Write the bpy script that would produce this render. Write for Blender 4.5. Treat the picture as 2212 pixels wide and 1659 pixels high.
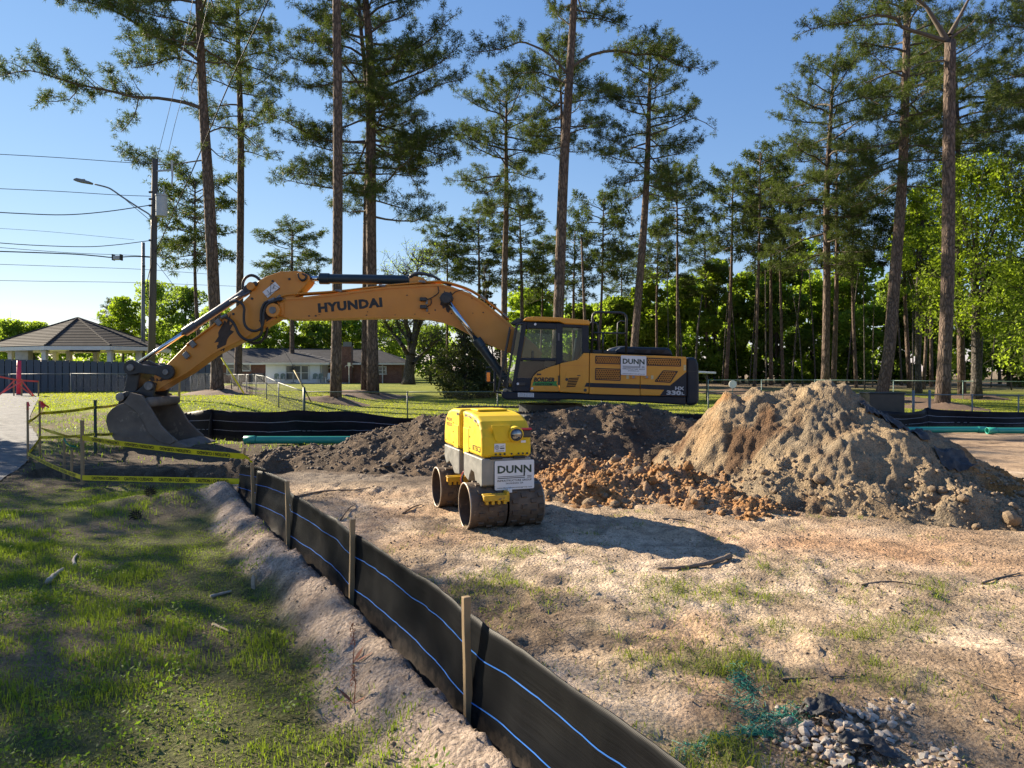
import bpy, bmesh, math, random
import numpy as np
from mathutils import Vector, Matrix

# ---------------------------------------------------------------- camera, sky, sun, exposure
for o in list(bpy.data.objects):
    bpy.data.objects.remove(o, do_unlink=True)
SC = bpy.context.scene
COL = SC.collection
H = 1.72                       # eye height
F = 1532.0                     # focal length in layout units
CX, HY = 1106.0, 800.0         # principal column, horizon row of the layout sketch
cam = bpy.data.cameras.new("camera")
cam.sensor_width = 36.0
cam.lens = F / 2212.0 * 36.0
cam.shift_y = (HY - 829.5) / 2212.0
cam.clip_end = 3000.0
camo = bpy.data.objects.new("camera", cam)
camo.location = (0, 0, H)
camo.rotation_euler = (math.radians(90), 0, 0)
COL.objects.link(camo)
SC.camera = camo

SUN_AZ = math.radians(-57.0)    # measured from +Y towards +X
SUN_EL = math.radians(25.0)
sun_dir = Vector((math.sin(SUN_AZ) * math.cos(SUN_EL), math.cos(SUN_AZ) * math.cos(SUN_EL), math.sin(SUN_EL)))
wd = bpy.data.worlds.new("World")
SC.world = wd
wd.use_nodes = True
wn = wd.node_tree
wn.nodes.clear()
sky = wn.nodes.new("ShaderNodeTexSky")
sky.sky_type = 'NISHITA'
sky.sun_disc = False
sky.sun_elevation = SUN_EL
sky.sun_rotation = SUN_AZ
sky.altitude = 0.0
sky.air_density = 1.0
sky.dust_density = 0.0
sky.ozone_density = 3.0
bg = wn.nodes.new("ShaderNodeBackground")
bg.inputs[1].default_value = 0.068
wo = wn.nodes.new("ShaderNodeOutputWorld")
sep = wn.nodes.new("ShaderNodeSeparateColor"); cmb = wn.nodes.new("ShaderNodeCombineColor")   # the film's roll-off in a bright sky, same for every direction
wn.links.new(sky.outputs[0], sep.inputs[0])
for i_, (e_, k_) in enumerate(((0.97, 0.80), (0.78, 1.02), (0.50, 1.88))):
    pw = wn.nodes.new("ShaderNodeMath"); pw.operation = 'POWER'; pw.inputs[1].default_value = e_
    ml = wn.nodes.new("ShaderNodeMath"); ml.operation = 'MULTIPLY'; ml.inputs[1].default_value = k_
    wn.links.new(sep.outputs[i_], pw.inputs[0]); wn.links.new(pw.outputs[0], ml.inputs[0]); wn.links.new(ml.outputs[0], cmb.inputs[i_])
wn.links.new(cmb.outputs[0], bg.inputs[0])
wn.links.new(bg.outputs[0], wo.inputs[0])
sl = bpy.data.lights.new("sun", 'SUN')
sl.energy = 5.0
sl.angle = math.radians(0.53)
sl.color = (1.0, 0.86, 0.66)
so = bpy.data.objects.new("sun", sl)
so.rotation_euler = (-sun_dir).to_track_quat('-Z', 'Y').to_euler()
so.location = (-40, 30, 30)
COL.objects.link(so)
SC.view_settings.view_transform = 'Standard'
SC.view_settings.look = 'None'
SC.view_settings.exposure = 1.55
SC.view_settings.gamma = 1.0
SC.render.engine = 'CYCLES'
SC.cycles.use_denoising = True
SC.cycles.max_bounces = 6
SC.cycles.diffuse_bounces = 3
SC.cycles.glossy_bounces = 3
SC.cycles.transmission_bounces = 6
SC.cycles.transparent_max_bounces = 8
SC.cycles.caustics_reflective = False
SC.cycles.caustics_refractive = False

RS = random.Random(11)
NR = np.random.default_rng(7)

def W(px, py, Y):
    return ((px - CX) / F * Y, Y, H - (py - HY) / F * Y)

# ---------------------------------------------------------------- noise
def _hash(ix, iy, s):
    h = (ix.astype(np.int64) * 374761393 + iy.astype(np.int64) * 668265263 + s * 974634777) & 0xFFFFFFFF
    h = ((h ^ (h >> 13)) * 1274126177) & 0xFFFFFFFF
    h = ((h ^ (h >> 16)) * 2246822519) & 0xFFFFFFFF
    return ((h ^ (h >> 15)) & 0xFFFFFF) / float(0xFFFFFF)

def vn(x, y, s=0):
    x = np.asarray(x, float); y = np.asarray(y, float)
    ix = np.floor(x); iy = np.floor(y)
    fx = x - ix; fy = y - iy
    fx = fx * fx * fx * (fx * (fx * 6 - 15) + 10); fy = fy * fy * fy * (fy * (fy * 6 - 15) + 10)
    a = _hash(ix, iy, s); b = _hash(ix + 1, iy, s); c = _hash(ix, iy + 1, s); d = _hash(ix + 1, iy + 1, s)
    return (a * (1 - fx) + b * fx) * (1 - fy) + (c * (1 - fx) + d * fx) * fy

def fbm(x, y, sc, octv=4, s=0, gain=0.5, ridged=False):
    t = 0.0; amp = 1.0; tot = 0.0
    x = np.asarray(x, float) / sc; y = np.asarray(y, float) / sc
    for i in range(octv):
        n = vn(x + 17.3 * i, y - 9.1 * i, s + i * 31)
        if ridged:
            n = 1 - np.abs(2 * n - 1)
        t = t + amp * n; tot += amp
        amp *= gain
        x, y = (x * 0.8 - y * 0.6) * 2.03, (x * 0.6 + y * 0.8) * 2.03
    return t / tot

def sst(a, b, x):
    t = np.clip((np.asarray(x, float) - a) / (b - a), 0, 1)
    return t * t * (3 - 2 * t)

# ---------------------------------------------------------------- mesh helpers
def raw_mesh(name, V, Fc, mats, smooth=False, mi=None):
    me = bpy.data.meshes.new(name)
    if isinstance(Fc, np.ndarray):
        V = np.asarray(V, np.float32); k = Fc.shape[1]
        me.vertices.add(len(V)); me.vertices.foreach_set("co", V.ravel())
        me.loops.add(Fc.size); me.loops.foreach_set("vertex_index", Fc.astype(np.int32).ravel())
        me.polygons.add(len(Fc)); me.polygons.foreach_set("loop_start", np.arange(0, Fc.size, k, dtype=np.int32))
        me.update(calc_edges=True)
    else:
        me.from_pydata([tuple(v) for v in V], [], [tuple(f) for f in Fc])
        me.update()
    if not isinstance(mats, (list, tuple)):
        mats = [mats]
    for m in mats:
        me.materials.append(m)
    if mi is not None:
        me.polygons.foreach_set("material_index", np.asarray(mi, np.int32))
    if smooth:
        me.polygons.foreach_set("use_smooth", np.ones(len(me.polygons), bool))
    return me

def link(name, me, parent=None, loc=None, rot=None):
    o = bpy.data.objects.new(name, me)
    COL.objects.link(o)
    if parent is not None:
        o.parent = parent
        if loc is None and parent.parent is None and parent.type == 'EMPTY' and not parent.get("_local"):
            o.matrix_parent_inverse = Matrix.Translation(-Vector(parent.location))
    if loc is not None:
        o.location = loc
    if rot is not None:
        o.rotation_euler = rot
    return o

def tag(o, label=None, cat=None, group=None, kind=None):
    if label: o["label"] = label
    if cat: o["category"] = cat
    if group: o["group"] = group
    if kind: o["kind"] = kind
    return o

def empty(name, loc, label=None, cat=None, group=None, rz=0.0, local=False):
    o = bpy.data.objects.new(name, None)
    o.empty_display_size = 0.2
    o.location = loc
    o.rotation_euler = (0, 0, rz)
    COL.objects.link(o)
    if local:
        o["_local"] = 1
    return tag(o, label, cat, group)

def basis(d):
    d = np.asarray(d, float); d = d / (np.linalg.norm(d) + 1e-12)
    up = np.array((0, 0, 1.0)) if abs(d[2]) < 0.95 else np.array((1.0, 0, 0))
    u = np.cross(up, d); u /= np.linalg.norm(u)
    return u, np.cross(d, u)

class MB:
    """collects shapes into one mesh"""
    def __init__(s):
        s.V = []; s.F = []; s.M = []; s.m = 0
    def add(s, V, Fc):
        n = len(s.V)
        s.V.extend([tuple(map(float, v)) for v in V])
        for f in Fc:
            s.F.append(tuple(int(i) + n for i in f)); s.M.append(s.m)
        return s
    def box(s, c, sz, rz=0.0, rx=0.0, ry=0.0):
        R = Matrix.Rotation(rz, 3, 'Z') @ Matrix.Rotation(ry, 3, 'Y') @ Matrix.Rotation(rx, 3, 'X')
        V = [Vector(c) + R @ Vector((sx * sz[0] / 2, sy * sz[1] / 2, szz * sz[2] / 2)) for sx in (-1, 1) for sy in (-1, 1) for szz in (-1, 1)]
        return s.add(V, [(0, 1, 3, 2), (4, 6, 7, 5), (0, 4, 5, 1), (2, 3, 7, 6), (0, 2, 6, 4), (1, 5, 7, 3)])
    def bar(s, a, b, w, h=None):
        h = h or w
        a = np.asarray(a, float); b = np.asarray(b, float); u, v = basis(b - a)
        V = [p + u * w / 2 * i + v * h / 2 * j for p in (a, b) for i, j in ((-1, -1), (1, -1), (1, 1), (-1, 1))]
        return s.add(V, [(0, 3, 2, 1), (4, 5, 6, 7), (0, 1, 5, 4), (1, 2, 6, 5), (2, 3, 7, 6), (3, 0, 4, 7)])
    def tube(s, pts, r, n=8, cap=True):
        pts = [np.asarray(p, float) for p in pts]
        rr = [r] * len(pts) if np.isscalar(r) else r
        V = []; u0 = None
        for i, p in enumerate(pts):
            d = pts[min(i + 1, len(pts) - 1)] - pts[max(i - 1, 0)]
            d = d / (np.linalg.norm(d) + 1e-12)
            if u0 is None:
                u, v = basis(d)
            else:
                u = u0 - d * np.dot(u0, d)
                if np.linalg.norm(u) < 1e-6: u, v = basis(d)
                u /= np.linalg.norm(u); v = np.cross(d, u)
            u0 = u
            for k in range(n):
                a = 2 * math.pi * k / n
                V.append(p + rr[i] * (math.cos(a) * u + math.sin(a) * v))
        Fc = []
        for i in range(len(pts) - 1):
            for k in range(n):
                Fc.append((i * n + k, i * n + (k + 1) % n, (i + 1) * n + (k + 1) % n, (i + 1) * n + k))
        if cap:
            Fc.append(tuple(range(n - 1, -1, -1))); Fc.append(tuple((len(pts) - 1) * n + k for k in range(n)))
        return s.add(V, Fc)
    def cyl(s, a, b, r, n=16, r2=None):
        return s.tube([a, b], [r, r if r2 is None else r2], n)
    def prism(s, poly, y0, y1):
        """poly: (x,z) outline, extruded along Y"""
        n = len(poly)
        V = [(x, y0, z) for x, z in poly] + [(x, y1, z) for x, z in poly]
        Fc = [tuple(range(n)), tuple(range(2 * n - 1, n - 1, -1))] + [(i, i + n, (i + 1) % n + n, (i + 1) % n) for i in range(n)]
        return s.add(V, Fc)
    def quad(s, *p):
        return s.add(p, [tuple(range(len(p)))])
    def build(s, name, mat, parent=None, smooth=False, bevel=0, seg=2, loc=None, rot=None, rec=True):
        me = raw_mesh(name, s.V, s.F, mat, smooth, s.M if isinstance(mat, (list, tuple)) else None)
        if rec:
            bm = bmesh.new(); bm.from_mesh(me); bmesh.ops.recalc_face_normals(bm, faces=bm.faces); bm.to_mesh(me); bm.free()
        o = link(name, me, parent, loc, rot)
        if bevel:
            md = o.modifiers.new("bevel", 'BEVEL'); md.width = bevel; md.segments = seg; md.limit_method = 'ANGLE'; md.angle_limit = math.radians(35)
        return o

def rebase(o):
    """put a top-level mesh's origin at its base"""
    me = o.data
    n = len(me.vertices); a = np.empty(n * 3, np.float32); me.vertices.foreach_get("co", a); a = a.reshape(-1, 3)
    c = np.array(((a[:, 0].min() + a[:, 0].max()) / 2, (a[:, 1].min() + a[:, 1].max()) / 2, a[:, 2].min()), np.float32)
    a -= c; me.vertices.foreach_set("co", a.ravel()); me.update()
    o.location = Vector(c.tolist()) + Vector(o.location)
    return o

def catmull(P, n=6):
    P = [np.asarray(p, float) for p in P]
    Q = [2 * P[0] - P[1]] + P + [2 * P[-1] - P[-2]]
    out = []
    for i in range(1, len(Q) - 2):
        a, b, c, d = Q[i - 1:i + 3]
        for k in range(n):
            t = k / n
            out.append(0.5 * (2 * b + (c - a) * t + (2 * a - 5 * b + 4 * c - d) * t * t + (3 * b - a - 3 * c + d) * t ** 3))
    out.append(P[-1])
    return out

_tc = {}
def text_geo(txt, size=1.0, bold=0.0, shear=0.0, space=1.0):
    """text as triangles, centred on its own box; returns V(x,y), faces, width"""
    key = (txt, bold, shear, space)
    if key not in _tc:
        cu = bpy.data.curves.new("lettering", 'FONT')
        cu.body = txt; cu.size = 1.0; cu.offset = bold; cu.shear = shear; cu.space_character = space
        cu.resolution_u = 2
        o = bpy.data.objects.new("lettering", cu); COL.objects.link(o)
        bpy.context.view_layer.update()
        me = bpy.data.meshes.new_from_object(o)
        V = np.array([v.co[:2] for v in me.vertices]); Fc = [tuple(p.vertices) for p in me.polygons]
        bpy.data.objects.remove(o, do_unlink=True); bpy.data.curves.remove(cu); bpy.data.meshes.remove(me)
        mn = V.min(0); mx = V.max(0)
        _tc[key] = (V - (mn + mx) / 2, Fc, mx - mn)
    V, Fc, wh = _tc[key]
    return V, Fc, wh

def lettering(mb, txt, c, xdir, ydir, width=None, height=None, bold=0.0, shear=0.0, space=1.0):
    V, Fc, wh = text_geo(txt, 1, bold, shear, space)
    sx = width / wh[0] if width else height / wh[1]
    sy = height / wh[1] if height else sx
    c = np.asarray(c, float); xd = np.asarray(xdir, float); yd = np.asarray(ydir, float)
    mb.add([c + xd * v[0] * sx + yd * v[1] * sy for v in V], Fc)
    return mb

def frusta(segs, n=4):
    """segs: list of (p0,p1,r0,r1) -> V,F of open n-sided tubes"""
    S = segs if isinstance(segs, np.ndarray) else np.array([list(a) + list(b) + [r0, r1] for a, b, r0, r1 in segs], float)
    A = S[:, 0:3]; B = S[:, 3:6]; D = B - A
    D /= np.linalg.norm(D, axis=1, keepdims=True) + 1e-9
    up = np.where(np.abs(D[:, 2:3]) < 0.9, np.array([[0, 0, 1.0]]), np.array([[1.0, 0, 0]]))
    U = np.cross(up, D); U /= np.linalg.norm(U, axis=1, keepdims=True) + 1e-9
    Vv = np.cross(D, U)
    m = len(S); out = np.empty((m, 2 * n, 3))
    for k in range(n):
        a = 2 * math.pi * k / n
        off = math.cos(a) * U + math.sin(a) * Vv
        out[:, k] = A + off * S[:, 6:7]; out[:, n + k] = B + off * S[:, 7:8]
    base = (np.arange(m) * 2 * n)[:, None]
    Fc = np.concatenate([base + np.array([[k, (k + 1) % n, n + (k + 1) % n, n + k]]) for k in range(n)], 0)
    return out.reshape(-1, 3), Fc

# ---------------------------------------------------------------- materials
def mk(name):
    m = bpy.data.materials.new(name); m.use_nodes = True
    nt = m.node_tree; nt.nodes.clear()
    out = nt.nodes.new("ShaderNodeOutputMaterial")
    return m, nt, out

def nz(nt, scale, detail=4, rough=0.55, vec=None, dist=0.0):
    n = nt.nodes.new("ShaderNodeTexNoise"); n.inputs["Scale"].default_value = scale; n.inputs["Detail"].default_value = detail
    n.inputs["Roughness"].default_value = rough; n.inputs["Distortion"].default_value = dist
    if vec is not None: nt.links.new(vec, n.inputs["Vector"])
    return n

def ramp(nt, fac, stops):
    r = nt.nodes.new("ShaderNodeValToRGB")
    el = r.color_ramp.elements
    while len(el) < len(stops): el.new(0.5)
    for e, (p, c) in zip(el, stops):
        e.position = p; e.color = (*c, 1) if len(c) == 3 else c
    nt.links.new(fac, r.inputs[0])
    return r

def mixc(nt, fac, a, b, mode='MIX'):
    m = nt.nodes.new("ShaderNodeMix"); m.data_type = 'RGBA'; m.blend_type = mode
    for sock, v in ((m.inputs[0], fac), (m.inputs[6], a), (m.inputs[7], b)):
        if isinstance(v, (int, float)): sock.default_value = v
        elif isinstance(v, tuple): sock.default_value = (*v, 1)
        else: nt.links.new(v, sock)
    return m.outputs[2]

def coords(nt, scale=(1, 1, 1), kind="Object"):
    tc = nt.nodes.new("ShaderNodeTexCoord"); mp = nt.nodes.new("ShaderNodeMapping")
    mp.inputs["Scale"].default_value = scale
    nt.links.new(tc.outputs[kind], mp.inputs[0])
    return mp.outputs[0]

def bump(nt, h, strength=0.4, dist=0.02):
    b = nt.nodes.new("ShaderNodeBump"); b.inputs["Strength"].default_value = strength; b.inputs["Distance"].default_value = dist
    nt.links.new(h, b.inputs["Height"])
    return b.outputs[0]

def prin(nt, out, col, rough=0.6, metal=0.0, normal=None, spec=0.5):
    p = nt.nodes.new("ShaderNodeBsdfPrincipled")
    for sock, v in ((p.inputs["Base Color"], col), (p.inputs["Roughness"], rough), (p.inputs["Metallic"], metal)):
        if isinstance(v, (int, float)): sock.default_value = v
        elif isinstance(v, tuple): sock.default_value = (*v, 1)
        else: nt.links.new(v, sock)
    p.inputs["Specular IOR Level"].default_value = spec
    if normal is not None: nt.links.new(normal, p.inputs["Normal"])
    nt.links.new(p.outputs[0], out.inputs[0])
    return p

_mc = {}
def pm(name, c, c2=None, scale=6.0, rough=0.6, metal=0.0, bmp=0.0, bscale=40.0, lo=0.35, hi=0.7, stretch=(1, 1, 1), spec=0.5, spots=None, spot_scale=9.0, spot_amt=0.62):
    """painted / plain surface: colour drift between c and c2, optional worn spots, fine bump"""
    if name in _mc: return _mc[name]
    m, nt, out = mk(name)
    v = coords(nt, stretch)
    c2 = c2 or tuple(x * 0.72 for x in c)
    n = nz(nt, scale, 5, 0.6, v)
    r = ramp(nt, n.outputs[0], [(lo, c2), (hi, c)])
    col = r.outputs[0]
    if spots:
        n2 = nz(nt, spot_scale, 6, 0.7, v, 0.4)
        r2 = ramp(nt, n2.outputs[0], [(spot_amt, (0, 0, 0)), (spot_amt + 0.06, (1, 1, 1))])
        col = mixc(nt, r2.outputs[0], col, spots)
    nn = None
    if bmp:
        n3 = nz(nt, bscale, 4, 0.6, v)
        nn = bump(nt, n3.outputs[0], bmp, 0.01)
    nr = nz(nt, scale * 2.3, 3, 0.5, v)
    rr = ramp(nt, nr.outputs[0], [(0.3, (rough * 0.8,) * 3), (0.7, (min(1, rough * 1.2),) * 3)])
    prin(nt, out, col, rr.outputs[0], metal, nn, spec)
    _mc[name] = m
    return m

def leafmat(name, c, c2, trans=0.45, rough=0.6, spec=0.2):
    m, nt, out = mk(name)
    g = nt.nodes.new("ShaderNodeNewGeometry")
    rnd = g.outputs["Random Per Island"]
    v = coords(nt, (1, 1, 1))
    n = nz(nt, 0.6, 3, 0.5, v)
    f = nt.nodes.new("ShaderNodeMath"); f.operation = 'ADD'
    nt.links.new(rnd, f.inputs[0]); nt.links.new(n.outputs[0], f.inputs[1])
    r = ramp(nt, f.outputs[0], [(0.35, c2), (1.15 / 1.5, c)])
    p = nt.nodes.new("ShaderNodeBsdfPrincipled")
    nt.links.new(r.outputs[0], p.inputs["Base Color"]); p.inputs["Roughness"].default_value = rough
    p.inputs["Specular IOR Level"].default_value = spec
    t = nt.nodes.new("ShaderNodeBsdfTranslucent")
    tint = mixc(nt, 1.0, r.outputs[0], (1.75, 1.85, 0.65), 'MULTIPLY')
    nt.links.new(tint, t.inputs[0])
    mx = nt.nodes.new("ShaderNodeMixShader"); mx.inputs[0].default_value = trans
    nt.links.new(p.outputs[0], mx.inputs[1]); nt.links.new(t.outputs[0], mx.inputs[2])
    nt.links.new(mx.outputs[0], out.inputs[0])
    return m

def soilmat(name, fine=55.0, bst=0.55, var=0.35):
    """earth: colour comes from the soil laid there (attribute), broken up by grain"""
    m, nt, out = mk(name)
    at = nt.nodes.new("ShaderNodeAttribute"); at.attribute_name = "soil"
    v = coords(nt)
    n1 = nz(nt, 7.0, 6, 0.65, v); n2 = nz(nt, fine, 5, 0.7, v); n3 = nz(nt, 260.0, 2, 0.6, v)
    r1 = ramp(nt, n1.outputs[0], [(0.3, (1 - var,) * 3), (0.70, (1 + var,) * 3)])
    r2 = ramp(nt, n2.outputs[0], [(0.30, (0.60, 0.57, 0.54)), (0.60, (1.32, 1.32, 1.32))])
    r3 = ramp(nt, n3.outputs[0], [(0.3, (0.82,) * 3), (0.7, (1.12,) * 3)])
    c = mixc(nt, 1.0, at.outputs[0], r1.outputs[0], 'MULTIPLY')
    c = mixc(nt, 1.0, c, r2.outputs[0], 'MULTIPLY')
    c = mixc(nt, 1.0, c, r3.outputs[0], 'MULTIPLY')
    vo = nt.nodes.new("ShaderNodeTexVoronoi"); vo.inputs["Scale"].default_value = 38.0; nt.links.new(v, vo.inputs["Vector"])
    a = nt.nodes.new("ShaderNodeMath"); a.operation = 'MULTIPLY_ADD'
    nt.links.new(vo.outputs[0], a.inputs[0]); a.inputs[1].default_value = -0.5
    nt.links.new(n2.outputs[0], a.inputs[2])
    prin(nt, out, c, 0.95, 0.0, bump(nt, a.outputs[0], bst, 0.03), 0.15)
    return m

def glassmat(name, tint=(0.7, 0.8, 0.78), alpha=0.35):
    m, nt, out = mk(name)
    tr = nt.nodes.new("ShaderNodeBsdfTransparent"); tr.inputs[0].default_value = (*tint, 1)
    gl = nt.nodes.new("ShaderNodeBsdfGlossy"); gl.inputs["Roughness"].default_value = 0.03
    gl.inputs[0].default_value = (0.9, 0.95, 0.95, 1)
    fr = nt.nodes.new("ShaderNodeFresnel"); fr.inputs[0].default_value = 1.5
    ad = nt.nodes.new("ShaderNodeMath"); ad.operation = 'ADD'; ad.inputs[1].default_value = alpha; nt.links.new(fr.outputs[0], ad.inputs[0])
    mx = nt.nodes.new("ShaderNodeMixShader")
    nt.links.new(ad.outputs[0], mx.inputs[0]); nt.links.new(tr.outputs[0], mx.inputs[1]); nt.links.new(gl.outputs[0], mx.inputs[2])
    nt.links.new(mx.outputs[0], out.inputs[0])
    return m

def barkmat(name, c, c2, sc=9.0):
    m, nt, out = mk(name)
    v = coords(nt, (1, 1, 0.32))
    vo = nt.nodes.new("ShaderNodeTexVoronoi"); vo.feature = 'DISTANCE_TO_EDGE'; vo.inputs["Scale"].default_value = sc
    wv = nz(nt, 3.0, 3, 0.5, v)
    mv = nt.nodes.new("ShaderNodeVectorMath"); mv.operation = 'MULTIPLY_ADD'
    nt.links.new(wv.outputs[1], mv.inputs[0]); mv.inputs[1].default_value = (0.42, 0.42, 0.42); nt.links.new(v, mv.inputs[2])
    nt.links.new(mv.outputs[0], vo.inputs["Vector"])
    n = nz(nt, 16.0, 5, 0.65, v)
    r = ramp(nt, vo.outputs[0], [(0.01, tuple(x * 0.5 for x in c2)), (0.12, c2), (0.45, c)])
    r2 = ramp(nt, n.outputs[0], [(0.3, (0.6,) * 3), (0.7, (1.25,) * 3)])
    col = mixc(nt, 1.0, r.outputs[0], r2.outputs[0], 'MULTIPLY')
    h = ramp(nt, vo.outputs[0], [(0.0, (0, 0, 0)), (0.25, (1, 1, 1))])
    prin(nt, out, col, 0.9, 0, bump(nt, h.outputs[0], 0.8, 0.04), 0.2)
    return m
# ---------------------------------------------------------------- terrain
FY = np.array([0.2, 1.2, 2.1, 3.23, 4.88, 6.43, 7.98, 9.2, 10.2])
FX = np.array([1.45, 0.92, 0.45, -0.15, -1.05, -1.96, -2.84, -3.5, -3.9])
def fence_x(y):
    return np.interp(y, FY, FX)

RY = np.array([-5, 3.0, 8.0, 11.0, 14.2, 18.0, 22.0, 33.0, 60])
RX = np.array([-9.5, -8.6, -7.9, -7.9, -9.7, -12.0, -15.0, -22.0, -40])
def road_x(y):
    return np.interp(y, RY, RX)

def zbase(x, y):
    """macro ground height"""
    x = np.asarray(x, float); y = np.asarray(y, float)
    z = 0.32 * sst(34, 70, y)
    left = sst(-7.5, -13, x)
    z = z + left * 0.38 * sst(15, 34, y) * (1 - sst(34, 70, y))
    z = z - 0.26 * sst(11, 15.5, y) * (1 - sst(34, 66, y)) * (1 - left)
    return z

def pit(x, y):
    d = ((x + 6.1) / 2.35) ** 2 + ((y - 12.35) / 1.25) ** 2
    d = d + (fbm(x, y, 0.8, 3, 91) - 0.5) * 0.9
    return 1 - sst(0.45, 1.05, d)

def zg(x, y):
    """ground height with berm and pit, without fine relief"""
    x = np.asarray(x, float); y = np.asarray(y, float)
    z = zbase(x, y)
    d = x - fence_x(y)
    near = 1 - sst(9.0, 10.5, y)
    w = 0.13 + 0.10 * fbm(x, y, 0.9, 3, 5)
    z = z + near * w * sst(-0.62, -0.2, d) * (1 - sst(-0.16, 0.02, d)) * 1.05
    z = z - near * 0.03 * np.exp(-((d + 0.02) / 0.07) ** 2)
    # sand thrown up round the fence end
    z = z + 0.20 * np.exp(-(((x + 4.35) / 0.7) ** 2 + ((y - 9.0) / 0.55) ** 2)) * (0.6 + 0.8 * fbm(x, y, 0.5, 3, 8))
    z = z - 0.52 * pit(x, y)
    z = z + 0.17 * np.exp(-(((x + 8.0) / 1.7) ** 2 + ((y - 17.2) / 1.3) ** 2))
    return z

def relief(x, y):
    d = x - fence_x(y)
    near = 1 - sst(9.0, 10.5, y)
    site = np.where(y < 10, sst(-0.9, -0.5, d), 1.0) * (1 - sst(23, 27, y))
    far = 1 - sst(30, 60, y)
    r = (fbm(x, y, 1.3, 4, 21) - 0.5) * 0.07 * site + (fbm(x, y, 0.28, 4, 33) - 0.5) * 0.07 * site
    r = r + (fbm(x, y, 0.10, 4, 35, 0.6, True) - 0.5) * 0.045 * site
    lump = fbm(x, y, 0.16, 3, 55)
    r = r + np.maximum(0, lump - 0.58) * 0.10 * site * sst(0.4, 0.6, fbm(x, y, 1.9, 3, 61))
    r = r + (fbm(x, y, 0.9, 4, 71) - 0.5) * 0.05 * (1 - site) * far
    # churned track prints
    tr = (x - 2.2) * 0.35 + (y - 6.0)
    rut = np.exp(-((tr - 0.9) / 0.25) ** 2) * sst(0.5, 1.5, x) * (1 - sst(8, 9, x))
    r = r - rut * 0.025
    r = r + 0.02 * np.sin(x * 28 + 2.5 * fbm(x, y, 0.5, 2, 4)) * np.exp(-((y - 9.9 + 0.1 * x) / 0.22) ** 2) * sst(-3.2, -2.4, x) * (1 - sst(-1.6, -0.9, x))
    berm = near * sst(-0.85, -0.5, d) * (1 - sst(-0.1, 0.05, d))
    r = r + berm * ((fbm(x, y, 0.12, 4, 77) - 0.5) * 0.06 + np.maximum(0, fbm(x, y, 0.055, 2, 79) - 0.6) * 0.05)
    p = pit(x, y)
    r = r + p * (fbm(x, y, 0.35, 4, 81, ridged=True) - 0.5) * 0.22
    r = r * (1 - sst(0.15, -0.2, x - road_x(y)))
    return r

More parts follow.
